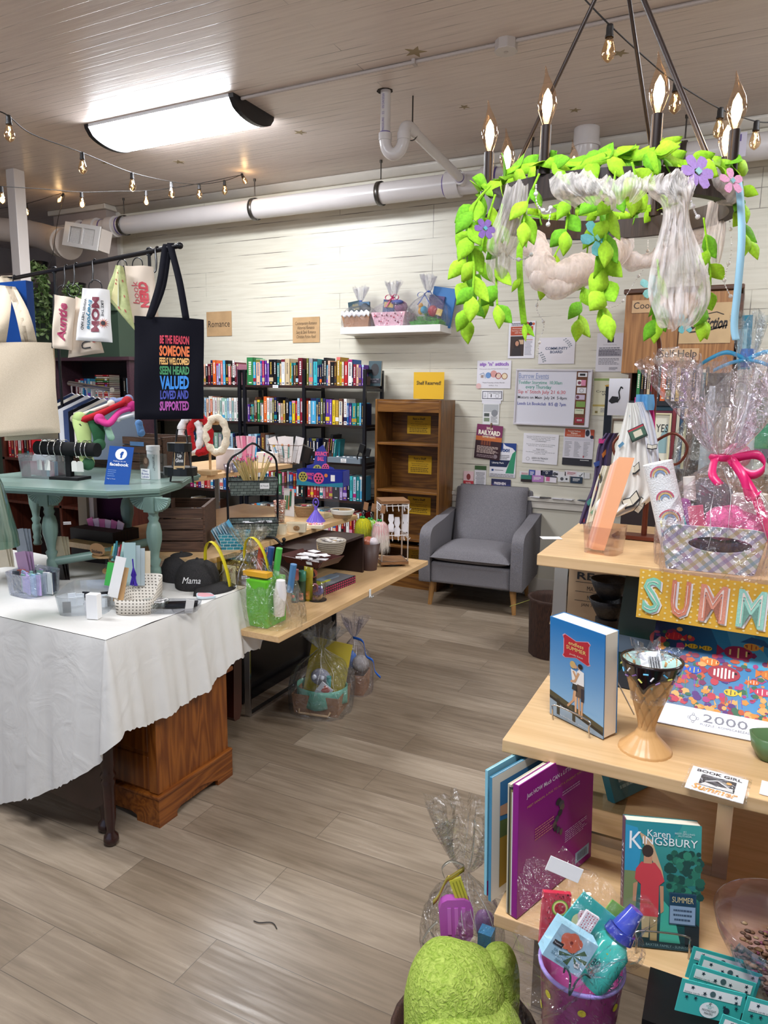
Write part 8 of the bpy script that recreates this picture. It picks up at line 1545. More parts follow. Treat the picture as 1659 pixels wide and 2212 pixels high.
B().bb(-W/2,W/2,-D_/2,-D_/2+.003,0,Hh,NV).bb(-W/2,-W/2+.003,-D_/2,D_/2,0,Hh,NV).bb(W/2-.003,W/2,-D_/2,D_/2,0,Hh,NV).bb(-W/2,W/2,D_/2-.003,D_/2,0,Hh,NV).bb(-W/2,W/2,-D_/2,D_/2,0,.003,NV).build('box_body',t)
X=frame((0,-D_/2-.0005,0),(1,0,0),(0,0,1));b=B();BP=c('#e0508c')
def ball(b,X,x,y,r,m):b.disc(X,x,y,r,m,.0006,18);[b.disc(X,x+r*.55*cos(k*1.05),y+r*.55*sin(k*1.05),r*.2,INK,.001,6)for k in range(6)];b.disc(X,x,y,r*.2,INK,.001,6)
b.pol(X,[(-W/2,0),(W/2,0),(W/2,Hh*.3),(0,Hh*.12),(-W/2,Hh*.4)],c('#1f7f9a'),.0004);ball(b,X,-W*.36,Hh*.55,Hh*.32,c('#b0a84a'));ball(b,X,-W*.02,Hh*.5,Hh*.36,BP);b.txt(X,'BOUNCY\nBALL',-W*.2,Hh*.62,Hh*.42,BP,w=W*.17,bold=.05);b.rect(X,W*.24,W*.33,Hh*.35,Hh*.75,PAPER);b.disc(X,W*.14,Hh*.7,Hh*.12,c('#d87a3a'));b.build('front_print',t)
Hd=88*u1;wl_=W*.40;P=[(-wl_,0),(wl_*.95,0),(wl_*.9,Hd*.42),(wl_*.35,Hd*.48),(wl_*.30,Hd*.8),(0,Hd),(-wl_*.4,Hd*.88),(-wl_*.55,Hd*.5),(-wl_,Hd*.45)];X=frame((-W*.16,D_/2+.0,0),(1,0,0),(0,.25,1));P=[(x*.8,y)for x,y in P]
b=B(X);b.prism(P,-.003,0,NV);b.M=Matrix();b.txt(X,'BOUNCY\nBALL',-wl_*.05,Hd*.70,Hd*.24,BP,w=wl_*.7,bold=.06);ball(b,X,-wl_*.2,Hd*.36,Hd*.12,c('#b0a84a'));ball(b,X,wl_*.25,Hd*.42,Hd*.1,BP);b.disc(X,wl_*.5,Hd*.3,Hd*.07,BP,.001);b.disc(X,-wl_*.55,Hd*.3,Hd*.05,c('#3a3a9a'),.001);b.build('header_panel',t)
b=B();rn=random.Random(8);[b.sph((rn.uniform(-W*.4,W*.4),rn.uniform(-.03,.03),Hh*.75),.012,c(rn.choice(('#c83a5a','#3a3aa0','#d8c03a','#2a2a30'))),8)for k in range(18)];b.build('rubber_balls',t)['kind']='stuff'
q=at(615,1002,gT);t=bas('wire_basket',q+Vector((-.02,.05,0)),'copper wire basket holding white pen cards on the highest centre table','basket',10);u1=szw(1,q);w1,w2_,hh=52*u1/2*1.0,74*u1/2*1.0,40*u1;WR=M('#7a6050',.3,.8)
b=B();
for z,w_,d_ in((0,w1,.04),(hh,w2_,.055)):b.tube([(-w_,-d_,z),(w_,-d_,z),(w_,d_,z),(-w_,d_,z)],.002,WR,5,closed=True)
for k in range(7):f=-1+k/3;b.tube([(w1*f,-.04,0),(w2_*f,-.055,hh)],.0012,WR,4);b.tube([(w1*f,.04,0),(w2_*f,.055,hh)],.0012,WR,4)
rn=random.Random(1);
for k in range(10):x_=rn.uniform(-.8,.6)*w1;z_=hh*rn.uniform(.1,.8);b.tube([(x_,-.05,z_),(x_+w1*.5,-.05,z_+rn.uniform(-.02,.02))],.001,WR,4)
b.build('wire_frame',t)
for k,(dx,an,y,pc_)in enumerate(((-.55,-20,.02,'#5aa0c0'),(-.15,-8,.03,'#3f9aa0'),(.3,2,.01,'#7ac0b8'),(.75,12,.035,None))):
 X=T(w1*dx,y-.03,.004)@RY(an);B().bb(-.028,.028,-.001,.001,0,.165,M('#eceaec',.45),X).cyl((0,-.001,.155),(0,-.0015,.155),.003,INK,n=8).build('white_card',t)
 if pc_:Xp=X;b=B(Xp);b.cyl((0,-.006,.03),(0,-.006,.10),.004,c(pc_),n=8).sph((0,-.006,.11),.008,c(('#d8b040','#c88a4a','#b0503a')[k]),8);b.build('character_pen',t)
q=PZ(652,1001,gT);t=bas('panda_keychain',q+Vector((.0,.02,0)),'black pouch with two white panda faces right of the pen cards','pouch');B().box((0,0,.06),(.07,.03,.10),BLACK,RY(18)).build('black_pouch',t);[B().lathe([(.001,0),(.012,.001),(.012,.003),(.001,.004)],PAPER,(0,0,0),12,X=frame((-.02+.0*k,-.018,.10-.045*k),(1,0,0),(0,0,1))).disc(frame((-.02,-.023,.10-.045*k),(1,0,0),(0,0,1)),-.004,0,.003,INK,.001,6).disc(frame((-.02,-.023,.10-.045*k),(1,0,0),(0,0,1)),.004,0,.003,INK,.001,6).build('panda_face',t)for k in(0,1)]
for(x,y,wpx,hpx,col,lb,nm)in((487,1015,46,45,'#dedae0','white lidded box behind the metal basket handle','white_box'),(577,1000,52,22,'#dedcda','low white ribbed tray beside the wire basket','white_tray'),(440,1027,38,10,'#c8a87c','small striped wooden block in front of the headbands','wooden_block')):
 q=at(x,y,gT);u1=szw(1,q);o=B().bb(-wpx*u1/2,wpx*u1/2,0,wpx*u1*.7,0,hpx*u1,M(col,.5)).build(nm,loc=q,rot=(0,0,.15),bevel=.002);tagit(o,lb,'box' if 'box' in nm else 'tray' if 'tray' in nm else 'block')
q=at(532,1010,gT);u1=szw(1,q);t=bas('pink_straw_packs',q,'bunch of pink patterned straw packs behind the pencils','straws');[B().bb(-.012,.012,.0,.004,0,68*u1,M(('#e0a0b4','#e8c0cc','#d87898','#ecd4da')[k%4],.4),T(-.03+.012*k,.01*(k%2),0)@RY(-10+3.5*k)).build('straw_pack',t)for k in range(6)]
for i,(x,y)in enumerate(((492,1022),(508,1020))):q=at(x,y,gT-.0);o=B().lathe([(.014,0),(.022,.05),(.020,.05),(.012,.004),(.001,.004)],M(('#b8aab0','#9aa0b8')[i],.15,.6),(0,0,0),16).build('iridescent_cup',loc=q);tagit(o,'small iridescent cup, %s of two by the white box'%('left','right')[i],'cup')
q=at(442,1022,gT);t=bas('headband_stand',q+Vector((-.01,.06,0)),'wooden T-stand on the highest centre table carrying plush headbands','stand');zb2=PY(450,912,q.y+.06).z-gT;B().box((0,0,.006),(.10,.07,.012),wood('#d8b88c','#c0a070',0,4)).build('base',t);B().cyl((0,0,0),(0,0,zb2),.007,wood('#d8b88c','#c0a070',2,4)).build('post',t);B().cyl((-.10,.0,zb2),(.06,-.0,zb2),.013,wood('#d8b88c','#c0a070',0,4)).build('cross_bar',t)
for i,(x,cc,lb)in enumerate(((412,'#f0eef0','white'),(432,'#b3101c','bright red'),(468,'#ecdfc8','cream'))):
 ce=PD(x,940,(q-CAM).dot(F_)-.02+.0*i);P=[ce+Vector((.046*cos(a),.026*cos(a),.094*sin(a)))for a in[2*pi*k/30 for k in range(30)]];rn=random.Random(i);b=B();b.tube([p_-ce for p_ in P],[.020+.0035*sin(k*2.1)+.001*rn.random()for k in range(30)],M(cc,.95,vary=.05,vs=80,bump=.5),10,closed=True)
 tagit(b.build('headband',loc=ce),'%s ruched plush headband hanging from the wooden T-stand'%lb,'headband')
q=PZ(672,1545,0);t=bas('gift_basket',q+Vector((0,.10,0)),'wrapped kraft basket with a yellow kitty book on the floor','gift basket',12);w=szw(108,q);boxbasket(t,w,.20,.10,KRAFT,.92)
B().grid(lambda u,v:(w*.52*cos(u*6.283)*(1+.02*sin(u*31)),.105*sin(u*6.283)*(1+.04*sin(u*25)),.125-.085*v-.012*sin(u*19)*v),60,5,M('#6fb59a',.5),cu=True).build('green_tissue',t,solid=.002);B().tube([(-.08,-.105,.03),(-.075,-.12,.015),(.075,-.12,.015),(.08,-.105,.03)],.006,M('#c09a70',.8),8).build('rope_handle',t)
def D_k(b,X,w,h):b.txt(X,'I FOUND A',0,h*.88,h*.07,INK,w=w*.6,bold=.02,rot=8);b.txt(X,'KITTY!',0,h*.70,h*.2,c('#1f4a4a'),w=w*.86,bold=.06,rot=8);b.txt(X,'Troy\nCummings',w*.25,h*.5,h*.12,INK,w=w*.28,shear=.3)
X=frame((-.005,.03,.06),(1,0,-.12),(.12,.22,1));tt=B(X);tt.bb(-w*.43,w*.43,0,.27,-.012,0,M('#c2ac2a',.35));bm_=B();D_k(tt,X,w*.86,.27);tt.build('kitty_book',t)
B().sph((.0,-.02,.17),.042,M('#9a98a4',.8),16,sc=(1.2,.8,1)).build('grey_plush',t);[B().sph((s_*.02,-.055,.18),.013,M('#e8e8ee',.2),10).build('plush_eye',t)for s_ in(-1,1)];B().box((-.04,-.07,.12),(.07,.004,.07),M('#e8e4e6',.4),RY(35)).build('white_tag',t);B().box((-.035,-.073,.13),(.035,.004,.035),M('#c84a34',.4),RY(35)).build('red_label',t);B().cyl((.05,-.05,.11),(.055,-.05,.19),.012,c('#4aa098')).build('teal_tube',t)
gq=PD(655,1405,(q-CAM).dot(F_)).z;cello_bag(t,w*1.22,.30,gq,1,.08,.10,51,n=72,oval=2.8,mat=clear('#f6faff',.13,1.0,24,.14,.012,name='wrinkled_cellophane_floor'))
q=PZ(752,1500,0);t=bas('gift_basket',q+Vector((0,.06,0)),'wrapped small kraft box with blue ribbon on the floor','gift basket',12);boxbasket(t,.15,.13,.11,KRAFT,.9);B().sph((-.03,0,.17),.05,M('#1f6ac0',.6),12,sc=(1,.6,1.1)).build('blue_plush',t);B().sph((.04,-.01,.16),.045,M('#a8a098',.6),12).build('tiger_plush',t)
cello_bag(t,.20,.17,.30,1,.05,.10,61,n=60,oval=2.4,mat=clear('#f8f8ff',.13,1.0,24,.14,.012,name='wrinkled_cellophane_small'));ribbon(t,smoothpts([(0,-.02,.30),(.06,-.04,.29),(.08,-.05,.22),(.12,-.06,.2),(.13,-.05,.14),(.16,-.05,.11)],5),.014,M('#2a6ad0',.35),'blue_ribbon')
o=B().sph((0,0,.0),.07,M('#4a1040',.3,.3,bump=.6,vs=60),14,sc=(1.2,.8,.7)).build('purple_foil',loc=PZ(642,1440,0)+Vector((-.08,.35,.32)));tagit(o,'dark purple foil bow behind the kitty basket','bow')
o=B().bb(-2.95,-2.12,2.72,3.6,0,.42,M('#141418',.15)).bb(-2.10,-2.085,2.75,3.5,.30,.40,M('#5c6478',.3)).build('storage_bin',bevel=.006);tagit(o,'black glossy storage bin under the lowest centre table','bin')
hC=.75;nc=PZ(228,1384,hC);fcn=PZ(512,1266,hC);X1,Y0,Y1,X0=nc.x-.0,nc.y,fcn.y,-3.45
dk=M('#2c1412',.25,vary=.3,vs=12)
t=thing('drop_leaf_table',(-2.5,1.95,0),'dark worn drop-leaf table with turned legs under the white cloth','table')
B().bb(X0+2.5+.01,X1+2.5-.02,Y0-1.95+.015,Y1-1.95-.02,hC-.03,hC-.004,dk).build('tabletop',t,bevel=.01)
for(x,y)in((-1.826,1.60),(-1.903,1.645),(-3.2,1.62),(-3.2,2.2),(-1.9,2.2)):
 B().lathe([(.001,0),(.018,.004),(.026,.02),(.024,.036),(.014,.048),(.013,.06),(.019,.10),(.021,.22),(.024,.24),(.019,.25),(.026,.262),(.02,.275),(.024,.30),(.024,hC-.03)],dk,(x+2.5,y-1.95,0),18).build('turned_leg',t)
lz=lambda px,py:PY(px,py,1.605)
P=[lz(60,1560),lz(60,1700),lz(110,1712),lz(165,1738),lz(199,1750),lz(222,1738),lz(233,1705),lz(238,1650),lz(238,1560)]
b=B();b.add([p-Vector((-2.5,1.95,0))for p in P]+[p+Vector((0,.018,0))-Vector((-2.5,1.95,0))for p in P],[tuple(range(9))[::-1],tuple(range(9,18))]+[(i,(i+1)%9,9+(i+1)%9,9+i)for i in range(9)],dk);b.build('drop_leaf',t)
P=[PX(505,1380,-1.86),PX(522,1380,-1.86),PX(522,1530,-1.86),PX(518,1552,-1.86),PX(508,1558,-1.86),PX(505,1552,-1.86)]
b=B();b.add([p-Vector((-2.5,1.95,0))for p in P]+[p+Vector((-.25,0,0))-Vector((-2.5,1.95,0))for p in P],[tuple(range(6)),tuple(range(6,12))[::-1]]+[(i,6+i,6+(i+1)%6,(i+1)%6)for i in range(6)],M('#3a1810',.3));b.build('drop_leaf',t)
CL=NT('white_cloth');CL.bsdf('#d8d5d0',.7,0,.3);n1=CL.n('ShaderNodeTexNoise');n1 .inputs['Scale'].default_value=7;n1 .inputs['Detail'].default_value=3;n1 .inputs['Distortion'].default_value=1.6;CL.l(CL.coord(),n1 .inputs['Vector']);CL.bump(n1 .outputs[0],.22,.02)
def interp(K,x):
 for(a,p),(d,q)in zip(K,K[1:]):
  if x<=d:return p+(q-p)*max(0,min(1,(x-a)/(d-a)))
 return K[-1][1]
HF=sorted([(PY(x,y,Y0-.04).x,PY(x,y,Y0-.04).z)for x,y in((10,1733),(60,1725),(130,1700),(200,1662),(240,1630),(250,1600))]);HF=[(-3.5,.35),(HF[0][0]-.06,.30)]+HF
HR=sorted([(PX(x,y,X1+.05).y,PX(x,y,X1+.05).z)for x,y in((262,1578),(330,1562),(380,1530),(430,1500),(480,1455),(503,1425))])
b=B();nx,ny=60,30
b.grid(lambda u,v:(X0+(X1-X0)*u,Y0+(Y1-Y0)*v,hC+.002+.002*sin(u*40+v*9)*sin(v*17)),nx,ny,CL.m)
cols=[]
for i in range(111):x=X0+(X1-X0)*i/110;cols.append(((x,Y0),(0,-1),interp(HF,x),.055,1))
zc0,zc1=interp(HF,X1),HR[0][1]
for i in range(1,12):k=i/12;a=radians(-90+90*k);cols.append(((X1,Y0),(cos(a),sin(a)),zc0+(zc1-zc0)*k**.6,.055+.035*sin(pi*k),1-.5*sin(pi*k)))
for i in range(81):y=Y0+(Y1-Y0)*i/80;cols.append(((X1,y),(1,0),interp(HR,y),.060,.7))
zf=HR[-1][1];ze=PD(568,1358,(fcn-CAM).dot(F_)).z
for i in range(1,15):k=i/14;a=radians(80*k);cols.append(((X1,Y1),(cos(a),sin(a)),zf+(ze+.02-zf)*(k**.5 if k<.9 else 1),.06+.10*k,.3))
nc_=len(cols);V=[];sl=0;pb_=None
for(bp,nr,z0,fo,am)in cols:
 if pb_:sl+=math.hypot(bp[0]-pb_[0],bp[1]-pb_[1])+.006
 pb_=bp
 for j in range(27):
  v=j/26;o2=fo*v**.75+am*v**.8*(.012*sin(sl*21)+.009*sin(sl*37+1)+.004*sin(sl*71+2+v*2))+.004;V.append((bp[0]+nr[0]*o2,bp[1]+nr[1]*o2,hC+.002+(z0-hC)*v+(.003*sin(sl*160)if j==26 else 0)))
b.add(V,[(i*27+j,i*27+j+1,(i+1)*27+j+1,(i+1)*27+j)for i in range(nc_-1)for j in range(26)],CL.m,True)
tagit(b.build('tablecloth'),'white cloth draped with scalloped hem over the front left table','tablecloth')
OC=wood('#9a5a22','#6a3510',2,1.1,.3,'honey_oak',.6);OCH=wood('#9a5a22','#6a3510',1,1.1,.3,'honey_oak_h',.6)
x0,x1,y0,y1,H1=-2.20,-1.745,1.746,2.16,.47
t=thing('oak_cabinet',((x0+x1)/2,(y0+y1)/2,0),'honey oak cabinet with arched plinth below the white tablecloth','cabinet');w2,d2=(x1-x0)/2,(y1-y0)/2
B().bb(-w2+.012,w2-.012,-d2+.012,d2-.012,.02,H1-.02,OC).build('carcass',t)
B().bb(w2-.05,w2-.006,-d2+.006,-d2+.03,.125,H1-.02,OC).build('corner_post',t,bevel=.003);B().bb(-w2+.01,-w2+.05,-d2+.006,-d2+.03,.125,H1-.02,OC).build('corner_post',t,bevel=.003)
B().bb(-w2+.05,w2-.05,-d2+.008,-d2+.02,.13,.26,OC).build('drawer',t,bevel=.004);B().bb(-w2+.05,w2-.05,-d2+.008,-d2+.02,.275,.42,OC).build('drawer',t,bevel=.004)
B().bb(-w2-.002,w2+.006,-d2+.02,d2+.014,H1-.02,H1,OCH).build('top_board',t,bevel=.006)
def plinth(L,cut=.5):
 P=[(-L/2,0),(-L/2+L*.22,0)]+[(-L*.28+L*.07*k,.0+.052*(1-abs(1-k/(4 if k<4 else 4)))**.5 if False else.022+.03*sin(pi*k/8))for k in range(0,9)]+[(L*.28,0),(L/2,0),(L/2,.115),(-L/2,.115)];return P
X=Matrix(((0,0,1,0),(1,0,0,0),(0,1,0,0),(0,0,0,1)));B().prism(plinth(y1-y0),w2-.016,w2,OCH,X).build('plinth_side',t,bevel=.002)
X=Matrix(((1,0,0,0),(0,0,1,0),(0,1,0,0),(0,0,0,1)));B().prism(plinth(x1-x0-.034),-d2,-d2+.016,OCH,X).build('plinth_front',t,bevel=.002)
B().bb(-w2-.002,w2+.004,-d2-.004,d2,.108,.122,OCH).build('plinth_moulding',t,bevel=.004)
lF,rF=PZ(116,1264,hC),PZ(338,1284,hC);GR=M('#6f887e',.4,vary=.08,vs=9,name='sage_green_paint')
zt=PX(330,1072,rF.x).z;zt=PY(328,1072,rF.y).z;Zg=zt+.03
yB=rF.y+.40;t=thing('green_table',((lF.x+rF.x)/2,(rF.y+yB)/2,hC),'small sage green table with fluted turned legs on the white cloth','table');o_=t.location
prof=[(.001,0),(.016,.002),(.022,.02),(.018,.035),(.024,.045),(.018,.055),(.022,.075),(.026,.10),(.020,.125),(.020,.14)];hl=zt-hC
def gleg(x,y,hz):
 b=B();k=hz/.42;P=[(r_,z*k)for r_,z in[(.001,0),(.018,.002),(.022,.012),(.016,.03),(.022,.045),(.017,.06),(.023,.095),(.021,.115),(.016,.125),(.024,.15),(.016,.16),(.020,.19),(.030,.235),(.031,.27),(.024,.305),(.017,.315),(.022,.33),(.018,.34),(.021,.355)]]
 b.lathe(P,GR,(0,0,0),32,wob=lambda a,z:1-.09*max(0,cos(a*8))**3 if.20*k<z<.31*k else 1);b.bb(-.026,.026,-.026,.026,.355*k,hz,GR);b.bb(-.026,.026,-.026,.026,.115*k,.165*k,GR)if False else None
 b.build('turned_leg',t,loc=(x-o_.x,y-o_.y,0))
for(x,y)in((lF.x,lF.y),(rF.x,rF.y),(PY(80,1150,yB).x,yB),(PY(277,1150,yB).x,yB)):gleg(x,y,hl)
B().tube([(lF.x-o_.x,lF.y-o_.y,.10),(lF.x-o_.x+.12,lF.y-o_.y+.12,.12),(0,.05,.155)],.018,GR,10).build('stretcher',t)
fl_,fr_2=PZ(-60,1052,Zg),PZ(372,1046,Zg);er=PZ(400,1032,Zg)
P=[(fl_.x-.3,fl_.y-.02),(fl_.x,PZ(60,1058,Zg).y),(PZ(230,1062,Zg).x,PZ(230,1062,Zg).y),(PZ(345,1056,Zg).x,PZ(345,1056,Zg).y),(PZ(392,1042,Zg).x,PZ(392,1042,Zg).y),(er.x,er.y+.03),(er.x-.05,er.y+.16),(er.x-.18,er.y+.26),(fl_.x-.2,er.y+.30),(fl_.x-.35,er.y+.1)]
P=[(x-o_.x,y-o_.y)for x,y in P];cx_=sum(p[0]for p in P)/len(P);cy_=sum(p[1]for p in P)/len(P);b=B();z=Zg-hC
b.prism([(cx_+(x-cx_)*.985,cy_+(y-cy_)*.97)for x,y in P],z-.028,z-.016,GR).prism(P,z-.016,z-.005,GR).prism([(cx_+(x-cx_)*.985,cy_+(y-cy_)*.975)for x,y in P],z-.005,z,M('#869c92',.25,name='sage_green_top'));b.build('tabletop',t,bevel=.003)
for(x,y)in((lF.x,lF.y),(rF.x,rF.y)):
 for s_ in(-1,1):
  b=B()
  for k in range(8):a=k*.21;b.tube([(s_*.026,-.012,-.004),(s_*(.026+.075*cos(a)),-.016,-.004-.050*sin(a))],[.005,.008],GR,6)
  b.build('shell_bracket',t,loc=(x-o_.x,y-o_.y,z-.03))
def obj_at(px,py,h):return PZ(px,py,h)
q=PZ(225,1046,Zg);u1=szw(1,q);W,Hh=58*u1*.82,86*u1;X=frame(PZ(225,1046,Zg),PZ(268,1049,Zg)-PZ(225,1046,Zg),(.10*1,.1,.9));w=(PZ(268,1049,Zg)-PZ(225,1046,Zg)).length
sh=Matrix.Shear('XY',4,(0,0));X=frame(PZ(225,1046,Zg+.001),PD(268,1049,3)-PD(225,1046,3),PD(247,963,3)-PD(225,1046,3)+F_*.03);FBL=M('#1f4f9c',.3)
t=thing('social_media_sign',PZ(225,1046,Zg),'blue follow us sign leaning on the green table front edge','sign',mat=X);b=B();b.bb(0,w,0,Hh,-.004,0,FBL);I_=Matrix();b.disc(I_,w*.52,Hh*.80,w*.24,PAPER,.0005,24).txt(I_,'f',w*.55,Hh*.785,Hh*.17,FBL,bold=.06,z=.001).txt(I_,'Follow us on',w*.5,Hh*.615,Hh*.035,PAPER,w=w*.5).txt(I_,'facebook',w*.5,Hh*.53,Hh*.085,PAPER,w=w*.78,bold=.03).lines(I_,w*.08,w*.42,Hh*.20,Hh*.40,4,c('#8fb0e0'),.2).txt(I_,'Tap or Scan',w*.25,Hh*.15,Hh*.025,PAPER,w=w*.35);b.build('sign_panel',t)
q=PZ(135,1037,Zg);t=bas('bracelet_stand',q+Vector((0,.04,0)),'black velvet T-bar stand with silver bracelets and price tags','stand',12);u1=szw(1,q);VB=M('#050507',.95);B().bb(-.07,.07,-.045,.045,0,.012,VB).bb(-.012,.012,-.012,.012,.012,62*u1,VB).build('base',t);B().cyl((-80*u1,0,66*u1),(72*u1,0,66*u1),15*u1,VB,n=24).build('velvet_bar',t)
for i,(x,yl,tg)in enumerate(((-60,42,1),(-40,38,1),(-25,0,0),(-8,20,0),(28,36,1),(42,30,1),(52,0,0))):
 r_=17*u1;B().tube([(x*u1,r_*cos(a),66*u1+r_*1.15*sin(a))for a in[2*pi*k/20 for k in range(20)]],.0018,M('#d8d4d0',.2,.9),6,closed=True).build('bracelet',t)
 if tg:B().prism([(-.014,-.024),(.014,-.024),(.014,.014),(.007,.021),(-.007,.021),(-.014,.014)],0,.001,M('#e6e2da',.6),frame((x*u1,-r_-.006,32*u1),(1,.2*(i%3-1),0),(.12*(i-2),0,1))).build('paper_tag',t)
FR=clear('#f4f6f8',.12,0,1,.12,.14,'#d4d8da')
def bin_(px,py,h,wpx,dep,hpx,label,rz=10,mat=FR,name='clear_bin',fill=None):
 q=PZ(px,py,h);u=szw(1,q);t=bas(name,q+Vector((0,dep/2,0)),label,'container',rz);w=wpx*u;tub(t,w,dep,hpx*u,mat,.9)
 if fill:fill(t,w,dep,hpx*u)
 return t
def fill_mix(cols,n=14,tall=1.0,seed=1):
 def f(t,w,d,h):
  b=B();rn=random.Random(seed)
  for i in range(n):b.box((w*rn.uniform(-.36,.36),d*rn.uniform(-.3,.3),h*.45*tall),(.028,.004,h*.8*tall*rn.uniform(.8,1.1)),c(rn.choice(cols)),RZ(rn.uniform(-20,20)))
  b.build('packed_items',t)['kind']='stuff'
 return f
bin_(70,1034,Zg,100,.12,52,'ribbed clear bin in front of the white goose on the green table',fill=fill_mix(('#c88a9a','#9ac0d8','#d8d4dc','#8a3a4a'),12,.8))
q=PZ(48,1020,Zg);t=bas('goose_figurine',q+Vector((0,.12,0)),'white goose figurine with orange beak behind the clear bin','figurine');WG=M('#efece8',.3);B().sph((0,0,.05),.045,WG,16,sc=(1.5,.9,1)).tube(smoothpts([(.0,0,.08),(.02,0,.13),(.015,0,.17),(-.012,0,.185)],5),[.024-.0007*k for k in range(16)],WG,14).sph((-.016,0,.184),.018,WG,12).build('body',t);B().tube([(-.03,0,.184),(-.058,0,.176)],[.010,.002],c('#e0642a'),10).build('beak',t)
q=PZ(248,1010,Zg);t=bas('hair_tie_pouch',q+Vector((0,.03,0)),'clear pouch of yellow flower hair ties behind the blue sign','pouch');B().bb(-.035,.035,.004,.006,.09,.20,clear('#fffbe8',.12,.6,30,.1)).build('pouch',t);b=B();[b.tube([(.014*cos(k*2.4)*(k/9)+.012*cos(a),0,.155-.007*k+.012*sin(a))for a in[2*pi*j/12 for j in range(12)]],.0028,c('#d8b01c'),6,closed=True)for k in range(11)];b.build('yellow_hair_ties',t)
q=PZ(322,1036,Zg);t=bas('label_holder',q+Vector((0,.03,0)),'clear holder with a white tub and a handwritten card on the green table','holder');u1=szw(1,q);B().bb(-.05,.05,-.03,-.027,0,.11,ACRYL).bb(-.05,.05,.027,.03,0,.11,ACRYL).build('holder',t);B().cyl((.0,0,.0),(0,0,.125),.027,WHITE).cyl((0,0,.125),(0,0,.145),.029,WHITE).build('white_tub',t);X=frame((0,-.0285,.06),(1,0,0),(0,0,1));B().disc(X,-.015,.015,.017,c('#6a4a3a'),.001,12,ry=.024).disc(X,-.015,.02,.010,c('#b08a70'),.0014,10,ry=.013).txt(X,"YOU USED TO\nBE WATER",.03,.015,.012,INK,w=.07,rot=-90,bold=.02).rect(X,-.045,.005,-.058,-.014,PAPER,.002).txt(X,'Mini\nBottle\nLabels',-.02,-.036,.034,c('#2a3a8a'),w=.04,z=.0026).build('tub_print',t)
CW2=wood('#6a4c3a','#3c281e',0,2,.7,'weathered_crate',.4)
def crate(px0,px1,py,h,hh,label,dep=.22,rz=6,mat=CW2,yy=None):
 a,b_=PZ(px0,py,h),PZ(px1,py,h);a.z=b_.z=h;w=(b_-a).length;ct=(a+b_)/2;t=thing('wooden_crate',ct,label,'crate',math.degrees(math.atan2(b_.y-a.y,b_.x-a.x)));n=4
 for y in(0,dep):
  for k in range(n):B().bb(-w/2,w/2,y-.006,y+.006,hh*k/n+.002,hh*(k+1)/n-.004,mat).build('slat',t,bevel=.001)
 for s_ in(-1,1):B().bb(s_*w/2-.008,s_*w/2+.008,.006,dep-.006,0,hh,mat).build('end_board',t,bevel=.001)
 B().bb(-w/2+.01,w/2-.01,.006,dep-.006,0,.01,mat).build('bottom_board',t);return t
q=PZ(250,1022,Zg);yc=q.y+.16
a_=PY(152,1030,yc);b2_=PY(350,1030,yc);t=thing('wooden_crate',((a_.x+b2_.x)/2,yc,Zg),'dark weathered crate of socks standing on the green table','crate');w=b2_.x-a_.x;hh=PY(250,940,yc).z-Zg
for k in range(4):B().bb(-w/2,w/2,-.006,.006,hh*k/4+.002,hh*(k+1)/4-.004,CW2).build('slat',t)
for s_ in(-1,1):B().bb(s_*w/2-.008,s_*w/2+.008,.006,.2,0,hh,CW2).build('end_board',t)
B().bb(-w/2,w/2,.2,.21,0,hh,CW2).build('back_board',t);X=frame((w*.27,-.008,hh*.78),(1,0,0),(0,0,1));B().rect(X,-.045,.045,-.010,.010,c('#5f88b8'),.001).build('hand_hole',t)
def sock(pts,r,col,label,mk=None,toe=None):
 P=smoothpts([PD(*p)for p in pts],5);o0=P[0].copy();n=len(P);t=thing('sock',o0,label,'sock');r*=.78;B().tube([p-o0 for p in P],[r*(1+.15*sin(i*.5))for i in range(n)],fabric(col,None,300,.95,.2),14,flat=.55).sph(P[-1]-o0,r,M(col,.9),12).sph(P[0]-o0,r,M(col,.9),12).build('sock_knit',t)
 if toe:B().sph(P[-1]-o0,r*1.06,M(toe,.9),12).build('toe',t)
 if mk:
  b=B();[b.disc(frame(P[i]-o0-F_*(r*.7),R_,U_),0,0,.009,c(mk),.001,5)for i in range(3,n-3,5)];b.build('motif',t)
D_=3.05
sock([(172,905,D_),(180,935,D_-.02),(184,975,D_-.03)],.040,'#b9cf86','pale green sock with dark heel and bee motifs hanging over the crate','#2a3a24');sock([(200,900,D_+.02),(212,930,D_),(214,960,D_)],.036,'#2f5c3c','dark green sock heel beside the pale green one');sock([(185,985,D_-.02),(190,1002,D_-.03)],.034,'#b9cf86','lower end of the pale green sock with a dark green toe','#2a3a24','#2f5c3c')
sock([(180,908,D_),(215,895,D_),(250,878,D_),(275,868,D_)],.032,'#b3222c','bright red knitted sock on the clothes pile');sock([(215,905,D_-.02),(235,915,D_-.02),(258,890,D_),(285,878,D_)],.030,'#d0408a','pink and magenta sock on the clothes pile',None,'#c22a7a');sock([(160,905,D_+.02),(190,892,D_+.02),(240,872,D_+.02)],.022,'#e6dfcc','cream slipper sock under the red one');sock([(255,905,D_),(290,895,D_)],.018,'#e8e6e8','white sock at the right of the pile');sock([(245,868,D_+.05),(278,862,D_+.05)],.026,'#8a98c0','blue-grey sock on top of the pile');sock([(232,925,D_),(240,945,D_)],.020,'#9ac0a8','mint sock by the yellow hair ties');sock([(300,915,D_),(305,935,D_)],.022,'#5f88b8','blue sock over the crate edge')
chalk(388,984,2.95,.045,.115,'Kitty\nLip\nGloss','small upright chalkboard lip gloss sign hanging on the black trays')
q=PD(390,1030,3.0);t=thing('tiered_tray',(q.x,q.y,Zg),'black metal two-tier tray stand behind the tote bag','tray stand',10)
